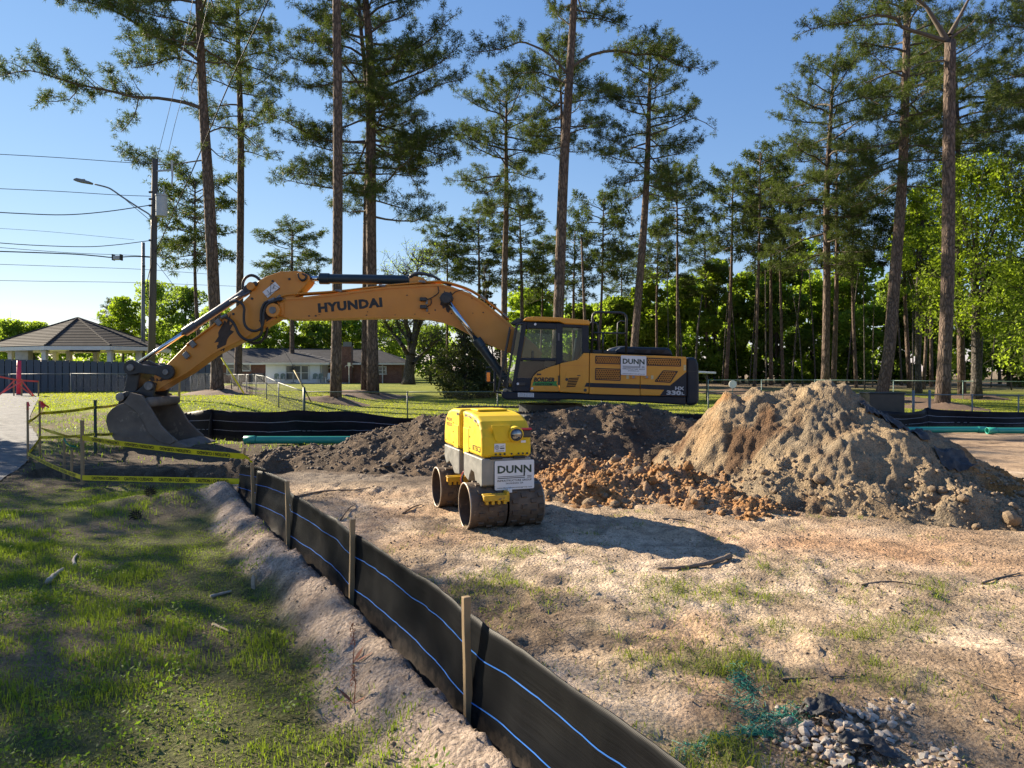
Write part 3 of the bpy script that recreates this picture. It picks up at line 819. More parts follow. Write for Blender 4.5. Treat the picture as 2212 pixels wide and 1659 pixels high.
# grease streaks round the boom pins
def blotch(cx, cy, cf, Y, rx, rz, seed, name, par, rot=0.0):
    r_ = random.Random(seed); n = 22; c = P3(cf, (cx, cy), Y)
    pts = []
    for i in range(n):
        a = 2 * math.pi * i / n; k = r_.uniform(0.5, 1.05)
        u, v = math.cos(a) * rx * k, math.sin(a) * rz * k
        pts.append((c[0] + u * math.cos(rot) - v * math.sin(rot), Y, c[2] + u * math.sin(rot) + v * math.cos(rot)))
    m = MB(); m.add([c] + pts, [(0, i + 1, (i + 1) % n + 1) for i in range(n)])
    m.build(name, M_grease, par)
blotch(1500, 395, c2, YB0 - 0.004, 0.20, 0.30, 3, "grease_stain", boom)
blotch(30, 470, c2, YB0 - 0.004, 0.24, 0.26, 5, "grease_stain", boom)
for i in range(16):
    blotch(RS.uniform(300, 1900), RS.uniform(330, 560) if i % 2 else 505 + RS.uniform(-15, 20), c2, YB0 - 0.0045 - i * 0.0002, RS.uniform(0.012, 0.035), RS.uniform(0.01, 0.03), 20 + i, "paint_chip", boom)
# boom foot pin bosses
for (cf, q, r_, nm) in ((c2, (1495, 378), 0.155, "pin"), (c2, (65, 475), 0.17, "pin")):
    p = P3(cf, q, YB0)
    b = MB().cyl((p[0], YB0 - 0.13, p[2]), (p[0], YB1 + 0.13, p[2]), r_, 24).build(nm, M_blk if q[0] > 1000 else M_or, boom, False, 0.015)
    MB().cyl((p[0], YB0 - 0.15, p[2]), (p[0], YB0 - 0.10, p[2]), r_ * 0.5, 18).build("pin_cap", M_stl if q[0] < 1000 else M_blk, b)
# keeper plate at the arm pin
p = P3(c2, (125, 462), YB0 - 0.02); MB().box(p, (0.10, 0.03, 0.30)).build("keeper_plate", M_or, boom, bevel=0.006)

# arm cylinder on the boom
def ram(name, a, b, split, r, rr, matb, head=0.22):
    a = np.array(a); b = np.array(b); m_ = a + (b - a) * split; d = (b - a) / np.linalg.norm(b - a)
    body = MB().cyl(a, m_, r, 24).build(name, matb, ex, False, 0.012)
    MB().cyl(m_ - d * head, m_ + d * 0.02, r * 1.18, 24).build("gland", matb, body, False, 0.012)
    MB().cyl(a - d * 0.02, a + d * 0.2, r * 1.08, 24).build("end_cap", matb, body, False, 0.012)
    MB().cyl(m_, b, rr, 18).build("rod", M_chr, body, True)
    e = MB(); u = np.array((0, 1.0, 0))
    e.cyl(a - u * r * 1.25, a + u * r * 1.25, r * 1.15, 20); e.cyl(b - u * rr * 2.1, b + u * rr * 2.1, rr * 1.9, 20)
    e.build("eye", M_blk, body, False, 0.01)
    return body
arm_ram = ram("arm_cylinder", P3(c2, (1225, 222), 17.45), P3(c2, (335, 208), 17.45), 0.875, 0.118, 0.062, M_cylg)
br = MB().prism(XZ(c2, [(1190, 265), (1185, 215), (1230, 190), (1300, 205), (1360, 250)], 17.3), 17.26, 17.36); br.prism(XZ(c2, [(1190, 265), (1185, 215), (1230, 190), (1300, 205), (1360, 250)], 17.3), 17.56, 17.66)
part(br, "cylinder_bracket", M_or, boom, 0.01)
for k in range(3):
    MB().tube(catmull([P3(c2, q, 17.3 + 0.1 * k) for q in ((1190, 190 - 4 * k), (1240, 172 - 5 * k), (1320, 176 - 4 * k), (1400, 200), (1460, 240), (1530, 268))], 5), 0.03, 8).build("hose", M_rub, boom, True)

# arm (stick)
YA0, YA1 = 17.24, 17.76
arm_o = [c1(*q) for q in ((1110, 868), (1150, 832), (1235, 757), (1400, 592), (1560, 470))] + [c5(*q) for q in ((490, 690), (780, 480), (868, 392), (880, 300), (1000, 186), (1110, 128), (1300, 64), (1540, 60), (1620, 82), (1688, 122), (1694, 190), (1662, 242), (1540, 372), (1400, 540), (1330, 640), (1285, 692), (1100, 800), (800, 990), (350, 1212), (0, 1470))] + [c1(*q) for q in ((1250, 892), (1175, 938), (1130, 945), (1085, 920))]
ao = [(lambda a: (a[0], a[2]))(W(x, y, YA0)) for x, y in arm_o]
arm = part(MB().prism(ao, YA0, YA1), "arm", M_or, bevel=0.025, seg=3)
fl = MB()
lw = [W(x, y, YA0) for x, y in arm_o[20:27]]
for a, b in zip(lw[:-1], lw[1:]):
    fl.bar((a[0], YA0 - 0.012, a[2] + 0.03), (b[0], YA0 - 0.012, b[2] + 0.03), 0.03, 0.05)
part(fl, "flange", M_or, arm)
for (q0, q1) in (((0, 1085), (520, 690)),):
    a, b = P3(c5, q0, YA0 - 0.03), P3(c5, q1, YA0 - 0.03)
    MB().cyl(a, b, 0.026, 10).build("pipe", M_or, arm, True)
    MB().cyl((a[0], a[1] + 0.09, a[2] + 0.03), (b[0], b[1] + 0.09, b[2] + 0.03), 0.026, 10).build("pipe", M_or, arm, True)
for cf, q in ((c5, (440, 770)), (c5, (85, 1070)), (c1, (1405, 668)), (c5, (1290, 445))):
    p = P3(cf, q, YA0 - 0.05)
    MB().box(p, (0.13, 0.06, 0.16), ry=-0.72).build("clamp", M_stl, arm, bevel=0.01)
blotch(520, 940, c5, YA0 - 0.004, 0.20, 0.52, 8, "oil_stain", arm, -0.35)
blotch(470, 1090, c5, YA0 - 0.0045, 0.10, 0.16, 9, "oil_stain", arm, -0.3)
blotch(1150, 660, c5, YA0 - 0.005, 0.30, 0.22, 10, "oil_stain", arm, 0.5)
blotch(1250, 800, c1, YA0 - 0.006, 0.22, 0.20, 12, "oil_stain", arm)
for i in range(8):
    q = (1150 + RS.uniform(-20, 90), 850 + RS.uniform(-20, 40))
    blotch(q[0], q[1], c1, YA0 - 0.007 - 0.0003 * i, RS.uniform(.03, .08), RS.uniform(.02, .06), 40 + i, "oil_stain", arm)
# warning plate
q = [P3(c5, a, YA0 - 0.008) for a in ((1048, 350), (1222, 208), (1290, 282), (1120, 432))]
o = MB().quad(*q).build("warning_plate", M_white, arm)
xd5 = np.array(q[1]) - np.array(q[0]); xd5 /= np.linalg.norm(xd5); yd5 = np.array((-xd5[2], 0, xd5[0]))
s = MB(); c_ = np.array(P3(c5, (1205, 300), YA0 - 0.011))
tri = [c_ + 0.15 * (math.sin(a) * xd5 + math.cos(a) * yd5) for a in (0.2, 0.2 + 2.094, 0.2 + 4.189)]
for a, b in zip(tri, tri[1:] + tri[:1]): s.bar(a, b, 0.016, 0.004)
s.bar(c_ - 0.03 * xd5, c_ + 0.05 * xd5 + 0.05 * yd5, 0.022, 0.004); s.bar(c_ + 0.04 * yd5, c_ - 0.05 * yd5 + 0.03 * xd5, 0.022, 0.004)
c_ = np.array(P3(c5, (1150, 372), YA0 - 0.011))
s.bar(c_ - 0.06 * yd5, c_ + 0.07 * yd5, 0.025, 0.004); s.bar(c_ - 0.06 * xd5, c_ + 0.05 * xd5, 0.02, 0.004); s.bar(c_ - 0.14 * xd5 + 0.04 * yd5, c_ - 0.08 * xd5 + 0.0 * yd5, 0.02, 0.004); s.bar(c_ + 0.07 * yd5, c_ + 0.10 * yd5, 0.04, 0.004)
s.build("pictogram", M_ink, o)
# bolts on the arm head
for a in ((1192, 200), (1422, 172), (905, 442), (648, 655)):
    p = P3(c5, a, YA0); MB().cyl((p[0], YA0 - 0.025, p[2]), (p[0], YA0, p[2]), 0.03, 8).build("bolt", M_blk, arm)
# arm head loop hose and bosses
MB().tube(catmull([P3(c5, q, YA0 - 0.05) for q in ((1545, 95), (1555, 150), (1600, 188), (1640, 170), (1650, 130), (1600, 100))], 6), 0.03, 8).build("hose", M_rub, arm, True)
p = P3(c5, (1590, 135), YA0); MB().cyl((p[0], YA0 - 0.07, p[2]), (p[0], YA1 + 0.07, p[2]), 0.11, 20).build("pin", M_or, arm, False, 0.01)
p = P3(c5, (905, 275), YA0); o = MB().cyl((p[0], YA0 - 0.12, p[2]), (p[0], YA1 + 0.12, p[2]), 0.10, 20).build("pin", M_or, arm, False, 0.012)
MB().prism(XZ(c5, [(850, 270), (880, 235), (960, 205), (995, 225), (985, 255), (930, 300), (890, 318), (860, 310)], YA0), YA0 - 0.06, YA0).build("bracket", M_blk, arm, bevel=0.01)

# bucket cylinder on the arm
bk_ram = ram("bucket_cylinder", P3(c1, (1880, 172), 17.32), P3(c1, (992, 762), 17.32), 0.545, 0.092, 0.052, M_cyl, 0.32)
p0_, p1_ = P3(c5, (870, 350), 17.22), P3(c5, (620, 470), 17.22)
MB().cyl(p0_, p1_, 0.03, 8).build("pipe", M_cyl, bk_ram, True)
# hoses between boom and arm
for k, (pts, Y, r) in enumerate((
        ([(1310, 430), (1190, 465), (1090, 500), (1040, 590), (1028, 720), (1045, 830), (1020, 940), (920, 1010), (820, 1010), (730, 940), (660, 800), (610, 740), (525, 690)], YA0 - 0.14, 0.034),
        ([(1320, 450), (1200, 480), (1110, 530), (1065, 640), (1060, 760), (1030, 850), (940, 890), (850, 860), (800, 790), (790, 680), (795, 580), (760, 510), (690, 480), (600, 485)], YA0 - 0.20, 0.032),
        ([(1300, 470), (1150, 520), (1095, 620), (1085, 720), (1110, 850), (1095, 950), (1020, 1040), (930, 1055), (850, 1030)], YA0 + 0.30, 0.034),
        ([(775, 310), (780, 220), (820, 150), (890, 120), (960, 140), (1010, 185)], YA0 + 0.05, 0.036))):
    MB().tube(catmull([P3(c5, q, Y) for q in pts], 6), r, 8).build("hose", M_rub, arm, True)
for q in ((1180, 462), (645, 478), (520, 688)):
    p = np.array(P3(c5, q, YA0 - 0.15)); MB().cyl(p + np.array((-0.07, 0, -0.03)), p + np.array((0.07, 0, 0.03)), 0.045, 8).build("hose_fitting", M_stl, arm)

# bucket linkage
def linkbar(name, a, b, r, w, Y0, Y1, mat, par):
    a = np.array(a); b = np.array(b); d = (b - a); L_ = np.hypot(d[0], d[2]); d = d / L_; n = np.array((-d[2], 0, d[0]))
    pts = []
    for c, s0 in ((a, math.pi / 2), (b, -math.pi / 2)):
        for k in range(9):
            t = s0 + math.pi * k / 8
            q = c + r * (math.cos(t) * d + math.sin(t) * n); pts.append((q[0], q[2]))
    # waist
    ins = [(a + d * L_ * 0.3 - n * w), (a + d * L_ * 0.7 - n * w)]
    pts = pts[:9] + [(q[0], q[2]) for q in ins] + pts[9:] + [(q[0], q[2]) for q in (a + d * L_ * 0.7 + n * w, a + d * L_ * 0.3 + n * w)]
    return MB().prism(pts, Y0, Y1).build(name, mat, par, False, 0.012)
A_, B_ = P3(c9, (765, 192), 17.1), P3(c9, (1285, 258), 17.1)
lk = linkbar("guide_link", A_, B_, 0.185, 0.10, 17.06, 17.16, M_blk, ex)
linkbar("guide_link", A_, B_, 0.185, 0.10, 17.84, 17.94, M_blk, ex)
for c_, r_ in ((A_, 0.085), (B_, 0.07)):
    MB().cyl((c_[0], 17.02, c_[2]), (c_[0], 17.98, c_[2]), r_, 20).build("pin", M_stl, lk, False, 0.01)
Cb, Db = P3(c9, (640, 625), 17.2), P3(c9, (995, 465), 17.0)
t = np.array(A_); b_ = np.array(Cb)
tl = MB().prism(XZ(c9, [(712, 205), (740, 155), (800, 140), (880, 175), (897, 250), (860, 420), (835, 545), (700, 585), (590, 600), (640, 545)], 17.2), 17.20, 17.80)
tilt = tl.build("tipping_link", M_blk, ex, False, 0.03)

# bucket
YK0, YK1 = 16.78, 18.22
side = [(755, 560), (920, 602), (1000, 715), (1100, 885), (1200, 1050), (1330, 1180), (1440, 1270), (1500, 1375), (1250, 1395), (900, 1385), (640, 1350), (500, 1255), (415, 1120), (378, 985), (400, 885), (470, 800), (560, 745), (650, 715)]
sx = XZ(c9, side, YK0)
bucket_side = MB().prism(sx, YK0, YK0 + 0.05)
bucket = bucket_side.build("bucket", M_bkt, ex, False, 0.012)
MB().prism(sx, YK1 - 0.05, YK1).build("side_plate", M_bkt, bucket, False, 0.012)
sh = MB(); n = len(sx)
outer = sx[7:] + [sx[0]]
cen = np.mean(np.array(sx), 0)
inner = [tuple(np.array(q) + (cen - np.array(q)) * 0.05) for q in outer]
for i in range(len(outer) - 1):
    a, b, a2, b2 = outer[i], outer[i + 1], inner[i], inner[i + 1]
    sh.add([(a[0], YK0 + 0.05, a[1]), (b[0], YK0 + 0.05, b[1]), (b[0], YK1 - 0.05, b[1]), (a[0], YK1 - 0.05, a[1]), (a2[0], YK0 + 0.05, a2[1]), (b2[0], YK0 + 0.05, b2[1]), (b2[0], YK1 - 0.05, b2[1]), (a2[0], YK1 - 0.05, a2[1])], [(0, 1, 2, 3), (7, 6, 5, 4), (0, 4, 5, 1), (2, 6, 7, 3)])
sh.build("shell", M_bkt, bucket)
# side cutter strip, raised wear plate with its curved edge
strip = [(755, 562), (915, 603), (1000, 720), (1100, 888), (1200, 1052), (1330, 1182), (1438, 1272), (1340, 1330), (1180, 1290), (1010, 1150), (960, 1020), (860, 870), (760, 780), (652, 716)]
MB().prism(XZ(c9, strip, YK0), YK0 - 0.03, YK0 + 0.01).build("side_cutter", M_bkt, bucket, False, 0.01)
MB().prism(XZ(c9, strip, YK0), YK1 - 0.01, YK1 + 0.03).build("side_cutter", M_bkt, bucket, False, 0.01)
# lip: bolted straight edge with a slight tongue
lp = MB()
a = np.array(sx[6]); b = np.array(sx[7]); tipx = b[0] + 0.22
lp.add([(a[0] - 0.05, YK0 - 0.02, a[1] - 0.02), (a[0] - 0.05, YK1 + 0.02, a[1] - 0.02), (tipx, YK1 + 0.02, b[1] + 0.02), (tipx, YK0 - 0.02, b[1] + 0.02), (a[0] - 0.05, YK0 - 0.02, b[1] - 0.01), (a[0] - 0.05, YK1 + 0.02, b[1] - 0.01), (tipx, YK1 + 0.02, b[1] - 0.01), (tipx, YK0 - 0.02, b[1] - 0.01)], [(0, 1, 2, 3), (7, 6, 5, 4), (0, 3, 7, 4), (1, 5, 6, 2), (3, 2, 6, 7), (0, 4, 5, 1)])
lp.build("cutting_edge", M_bkt, bucket, False, 0.01)
# ears
ear = [(575, 580), (660, 545), (820, 540), (900, 470), (940, 410), (1000, 388), (1060, 410), (1085, 470), (1075, 560), (1060, 640), (920, 610), (755, 565), (650, 720), (535, 760)]
for y0 in (17.10, 17.80):
    MB().prism(XZ(c9, ear, 17.05), y0, y0 + 0.09).build("ear", M_blk, bucket, False, 0.02)
for c_ in (Cb, Db):
    MB().cyl((c_[0], 17.04, c_[2]), (c_[0], 17.95, c_[2]), 0.105, 20).build("pin", M_stl, bucket, False, 0.012)
# torque tube behind the mouth
a, b = XZ(c9, [(1020, 700), (1060, 620)], 17.0)
MB().cyl((a[0] + 0.08, YK0 + 0.05, a[1]), (a[0] + 0.08, YK1 - 0.05, a[1]), 0.12, 14).build("torque_tube", M_bkt, bucket, True)

# boom cylinders
for Y in (16.98, 18.02):
    ram("boom_cylinder", P3(c2, (2000, 1075), Y), P3(c2, (1493, 380), Y), 0.51, 0.105, 0.058, M_cylg)

# ---- upper body
def c3p(pts, Y=YN): return XZ(c3, pts, Y)
deck = part(MB().prism(c3p([(250, 832), (520, 836), (1055, 852), (1950, 876), (1950, 958), (1750, 945), (1400, 925), (900, 908), (300, 908), (262, 895), (246, 870)]), YN + 0.02, YF - 0.02), "deck", M_navy, bevel=0.03)
MB().quad(*[P3(c3, q, YN + 0.012) for q in ((398, 842), (546, 845), (546, 884), (398, 880))]).build("notice_plate", M_white, deck)
nl = MB()
for i in range(4): lettering(nl, "IN WARNING KEEP CLEAR SWING AREA"[i:], P3(c3, (472, 849 + i * 9), YN + 0.008), (1, 0, -0.02), (0, 0, 1), width=0.33, height=0.014)
nl.build("lettering", M_ink, deck)
# lower body: turntable, car body, tracks
MB().cyl((0.95, 17.47, 0.62), (0.95, 17.47, 0.90), 0.78, 28).build("turntable", M_blk, ex)
MB().box((0.95, 17.47, 0.38), (1.9, 2.0, 0.5)).build("undercarriage_frame", M_blk, ex, bevel=0.05)
def track(y0):
    # loop outline
    zc, R_, x0_, x1_ = 0.30, 0.44, -1.25, 3.05
    fr = MB().box(((x0_ + x1_) / 2, y0, zc), (x1_ - x0_, 0.34, 0.42))
    for k in range(7): fr.cyl((x0_ + 0.55 + k * 0.54, y0 - 0.2, zc - 0.30), (x0_ + 0.55 + k * 0.54, y0 + 0.2, zc - 0.30), 0.12, 12)
    for xx in (x0_, x1_): fr.cyl((xx, y0 - 0.12, zc), (xx, y0 + 0.12, zc), R_ - 0.06, 20)
    tr = fr.build("track", M_track, ex)
    per = 2 * (x1_ - x0_) + 2 * math.pi * R_
    n_ = 54
    me = MB().box((0, 0, 0.012), (0.205, 0.60, 0.028)).box((-0.06, 0, 0.04), (0.018, 0.60, 0.05)).box((0.02, 0, 0.035), (0.015, 0.60, 0.03)).box((0.09, 0, 0.035), (0.015, 0.60, 0.03))
    me = raw_mesh("shoe", me.V, me.F, M_track)
    for i in range(n_):
        s_ = per * i / n_
        Lx = x1_ - x0_
        if s_ < Lx: p, a_ = (x0_ + s_, zc + R_), 0.0
        elif s_ < Lx + math.pi * R_:
            t_ = (s_ - Lx) / R_; p, a_ = (x1_ + R_ * math.sin(t_), zc + R_ * math.cos(t_)), t_
        elif s_ < 2 * Lx + math.pi * R_: p, a_ = (x1_ - (s_ - Lx - math.pi * R_), zc - R_), math.pi
        else:
            t_ = (s_ - 2 * Lx - math.pi * R_) / R_; p, a_ = (x0_ - R_ * math.sin(t_), zc - R_ * math.cos(t_)), math.pi + t_
        o = bpy.data.objects.new("shoe", me); COL.objects.link(o); o.parent = tr
        o.location = (p[0], y0, p[1]); o.rotation_euler = (0, a_, 0)
    return tr
track(16.15); track(18.75)

# cab
CY1 = YN + 1.06
cab = part(MB().prism(c3p([(440, 185), (1050, 218), (1050, 250), (790, 240), (478, 236)]), YN + 0.02, CY1), "cab", M_navy, bevel=0.012)
fr = MB()
def post(pts, y0=YN, y1=YN + 0.07): fr.prism(c3p(pts), y0, y1)
post([(440, 190), (482, 190), (428, 520), (392, 708), (372, 830), (335, 830)])                       # front post
post([(752, 200), (812, 205), (812, 560), (782, 578), (750, 586)])                                   # middle post
post([(990, 212), (1052, 216), (1052, 476), (1000, 476), (990, 512)])                                # rear post
post([(484, 196), (752, 204), (752, 258), (500, 250), (478, 262)])                                   # header
post([(812, 205), (990, 212), (990, 244), (812, 238)])
post([(430, 520), (752, 525), (752, 550), (424, 545)])                                               # waist bar
post([(392, 706), (520, 710), (508, 832), (370, 830)])                                               # sill
fr.build("frame", M_navy, cab, False, 0.012)
fr = MB()
for pts in ([(440, 190), (482, 190), (392, 708), (335, 830)], [(990, 212), (1052, 216), (1052, 700), (990, 700)]):
    fr.prism(c3p(pts), CY1 - 0.07, CY1)
fr.prism(c3p([(430, 560), (1050, 560), (1050, 830), (340, 830)]), CY1 - 0.05, CY1)
fr.box((P3(c3, (1025, 400), YN)[0], (YN + CY1) / 2, P3(c3, (0, 650), YN)[2]), (0.08, 1.0, 1.1))
fr.build("far_frame", M_navy, cab)
MB().prism(c3p([(440, 182), (470, 152), (540, 140), (800, 150), (1060, 176), (1060, 221), (830, 211), (780, 190)]), YN - 0.03, CY1 + 0.02).build("roof", M_yel, cab, False, 0.03, 3)
MB().prism(c3p([(455, 150), (470, 138), (520, 133), (545, 145)]), YN + 0.2, CY1 - 0.2).build("roof_vent", M_blk, cab, False, 0.01)
for nm, pts in (("door_window", [(490, 255), (750, 262), (750, 522), (432, 518)]), ("lower_door_window", [(422, 547), (755, 550), (740, 582), (560, 650), (520, 712), (394, 706)]), ("rear_window", [(814, 240), (990, 245), (990, 512), (930, 540), (814, 560)])):
    MB().quad(*[(q[0], YN + 0.03, q[1]) for q in c3p(pts)]).build(nm, M_glass, cab)
MB().quad(*[(q[0], CY1 - 0.03, q[1]) for q in c3p([(470, 262), (990, 262), (990, 560), (430, 560)])]).build("far_window", M_glass, cab)
# seat, console and column inside
st = MB(); s0 = P3(c3, (850, 640), YN)
st.box((s0[0], YN + 0.55, s0[2]), (0.55, 0.5, 0.16)); st.box((s0[0] + 0.26, YN + 0.55, s0[2] + 0.38), (0.14, 0.48, 0.8), ry=0.15); st.box((s0[0] + 0.34, YN + 0.55, s0[2] + 0.82), (0.1, 0.28, 0.2), ry=0.15)
st.box((s0[0] - 0.25, YN + 0.22, s0[2] + 0.15), (0.5, 0.14, 0.2)); st.box((s0[0] - 0.75, YN + 0.85, s0[2] + 0.35), (0.06, 0.2, 0.26))
st.build("operator_seat", M_blk, cab, False, 0.03)
MB().prism(c3p([(400, 545), (1000, 545), (1000, 825), (372, 825)]), CY1 - 0.16, CY1 - 0.10).build("added_dark_panel", M_blk, cab)  # dark sheet added so the lower door window looks dark
MB().prism(c3p([(350, 800), (1000, 800), (1000, 830), (345, 830)]), YN + 0.1, CY1 - 0.1).build("cab_floor", M_blk, cab)
# door details
dl = part(MB().prism(c3p([(782, 578), (700, 600), (580, 650), (540, 690), (522, 730), (510, 830), (776, 834)]), YN - 0.015, YN + 0.05), "door_panel", M_yel, cab, 0.015)
L = MB()
lettering(L, "BORDER", P3(c3, (640, 722), YN - 0.022), (1, 0, -0.02), (0, 0, 1), width=0.475, height=0.105, bold=0.045, shear=0.25)
L.build("lettering", M_ink, dl)
MB().prism(c3p([(540, 742), (760, 735), (752, 755), (765, 785), (740, 778), (532, 778)]), YN - 0.021, YN - 0.017).build("decal", M_green, dl)
L = MB(); lettering(L, "RENTS.COM", P3(c3, (636, 764), YN - 0.026), (1, 0, -0.01), (0, 0, 1), width=0.40, height=0.056, bold=0.03, shear=0.25)
L.build("lettering", M_ink, dl)
hd = MB()
for q in ((592, 673), ): hd.box(P3(c3, q, YN - 0.02), (0.10, 0.03, 0.035))
hd.box(P3(c3, (776, 728), YN - 0.02), (0.03, 0.05, 0.22)); hd.box(P3(c3, (430, 762), YN - 0.01), (0.17, 0.03, 0.08)); hd.box(P3(c3, (590, 545), YN + 0.02), (0.3, 0.03, 0.03))
hd.build("door_handle", M_blk, cab, False, 0.01)
bt = MB()
for q in ((558, 212), (530, 803), (398, 760)): p = P3(c3, q, YN); bt.cyl((p[0], YN - 0.03, p[2]), (p[0], YN + 0.01, p[2]), 0.028, 10)
bt.build("stud", M_white, cab)
MB().box(P3(c3, (775, 327), YN - 0.01), (0.04, 0.02, 0.17)).build("hinge_plate", M_cyl, cab)
MB().box(P3(c3, (930, 247), YN + 0.1), (0.11, 0.02, 0.06)).build("label_plate", M_grey_let, cab)
# front guard: bars over the windscreen
gd = MB()
for x0a, y0a, x1a, y1a, yy in ((325, 235, 215, 815, YN), (395, 215, 290, 800, YN), (330, 232, 216, 815, CY1), (395, 215, 290, 800, CY1)):
    gd.bar(P3(c3, (x0a, y0a), YN)[:1] + (yy,) + P3(c3, (x0a, y0a), YN)[2:], P3(c3, (x1a, y1a), YN)[:1] + (yy,) + P3(c3, (x1a, y1a), YN)[2:], 0.035)
for k in range(22):
    t_ = k / 21.0
    a = P3(c3, (325 - 110 * t_, 240 + 575 * t_), YN)
    gd.bar((a[0], YN, a[2]), (a[0], CY1, a[2]), 0.016)
for k in range(5):
    yy = YN + (CY1 - YN) * (k + 0.5) / 5; a = P3(c3, (326, 235), YN); b = P3(c3, (216, 815), YN)
    gd.bar((a[0], yy, a[2]), (b[0], yy, b[2]), 0.016)
for k in range(20):
    t_ = k / 19.0
    if t_ > 0.4:
        a = P3(c3, (325 - 110 * t_, 240 + 575 * t_), YN); b = P3(c3, (395 - 105 * t_, 222 + 578 * t_), YN)
        gd.bar((a[0], YN - 0.01, a[2]), (b[0], YN - 0.01, b[2]), 0.014)
gd.build("front_guard", M_blk, cab)
MB().tube(catmull([P3(c3, q, YN - 0.03) for q in ((440, 205), (395, 215), (378, 250), (350, 420), (320, 620), (298, 790), (335, 800))], 4), 0.022, 8).build("grab_rail", M_blk, cab, True)
MB().prism(c3p([(395, 215), (440, 192), (336, 825), (290, 805)]), YN + 0.05, YN + 0.056).build("front_quarter_glass", M_glass, cab)
MB().prism(c3p([(330, 195), (345, 180), (400, 150), (440, 150), (440, 190), (360, 215)]), YN + 0.2, YN + 0.5).build("work_lamp", M_blk, cab, False, 0.02)
# mirror on the left
m_ = MB().box(P3(c3, (125, 694), YN - 0.02), (0.11, 0.06, 0.265)).build("mirror", M_blk, cab, False, 0.03, 3)
MB().box(P3(c3, (126, 697), YN - 0.055), (0.08, 0.02, 0.215)).build("mirror_glass", pm("mirror_painted_reflection", (0.5, 0.2, 0.04), (0.35, 0.12, 0.03), 2, 0.12, 0.6), m_, False, 0.02)  # amber colour is an orange reflection painted on the mirror
MB().tube(catmull([P3(c3, q, YN) for q in ((105, 620), (115, 608), (165, 612), (180, 660), (182, 740), (130, 750))], 4), 0.015, 6).build("mirror_arm", M_blk, m_, True)
MB().tube([P3(c3, q, YN + 0.1) for q in ((186, 650), (186, 835), (260, 850))], 0.03, 8).build("grab_rail", M_blk, cab, True)

# side panels
sp1 = part(MB().prism(c3p([(786, 572), (950, 536), (975, 510), (1003, 476), (1055, 476), (1050, 849), (781, 836)]), YN - 0.015, YN + 0.3), "front_side_panel", M_yel, bevel=0.015)
MB().prism(c3p([(845, 655), (870, 645), (993, 638), (990, 802), (815, 797)]), YN - 0.022, YN - 0.012).build("hatch", M_yel, sp1, False, 0.006)
sl_ = MB()
for k in range(6):
    sl_.prism(c3p([(868 - k * 4, 706 + k * 15), (962 - k * 6, 702 + k * 15), (956 - k * 6, 712 + k * 15), (862 - k * 4, 716 + k * 15)]), YN - 0.026, YN - 0.02)
sl_.build("louvre", M_hole_shade, sp1)
MB().box(P3(c3, (960, 684), YN - 0.022), (0.07, 0.02, 0.02)).build("latch", M_blk, sp1)
for q in ((848, 720), (1018, 818)): p = P3(c3, q, YN); MB().cyl((p[0], YN - 0.028, p[2]), (p[0], YN - 0.01, p[2]), 0.035, 10).build("lock", M_blk, sp1)
MB().prism(c3p([(786, 585), (1050, 590), (1050, 594), (786, 590)]), YN - 0.019, YN - 0.012).build("crease", M_or, sp1)
body2 = [(1060, 478), (1522, 495), (1522, 866), (1056, 852)]
body3 = [(1526, 495), (1950, 513), (1950, 876), (1526, 866)]
for nm, pl in (("engine_door", body2), ("rear_door", body3)):
    pan = part(MB().prism(c3p(pl), YN - 0.015, YN + 0.3), nm, M_yel, bevel=0.014)
    if nm == "engine_door": pan2 = pan
    else: pan3 = pan
MB().prism(c3p([(1062, 482), (1950, 516), (1950, 870), (1062, 850)]), YN + 0.31, YF).build("engine_bay", M_blk, ex)
# navy stripe sweeping up to the rear, lower strip left bare
MB().prism(c3p([(1012, 786), (1030, 750), (1055, 751), (1055, 788)]), YN - 0.020, YN - 0.012).build("stripe", M_navy, sp1)
MB().prism(c3p([(1060, 751), (1520, 765), (1520, 806), (1060, 790)]), YN - 0.020, YN - 0.012).build("stripe", M_navy, pan2)
MB().prism(c3p([(1528, 765), (1800, 775), (1950, 650), (1950, 874), (1705, 868), (1745, 815), (1528, 806)]), YN - 0.020, YN - 0.012).build("stripe", M_navy, pan3)
MB().prism(c3p([(1056, 846), (1522, 858), (1522, 866), (1056, 853)]), YN - 0.021, YN - 0.012).build("crease", M_or, pan2)
MB().prism(c3p([(1062, 585), (1522, 600), (1522, 604), (1062, 589)]), YN - 0.019, YN - 0.012).build("crease", M_or, pan2)
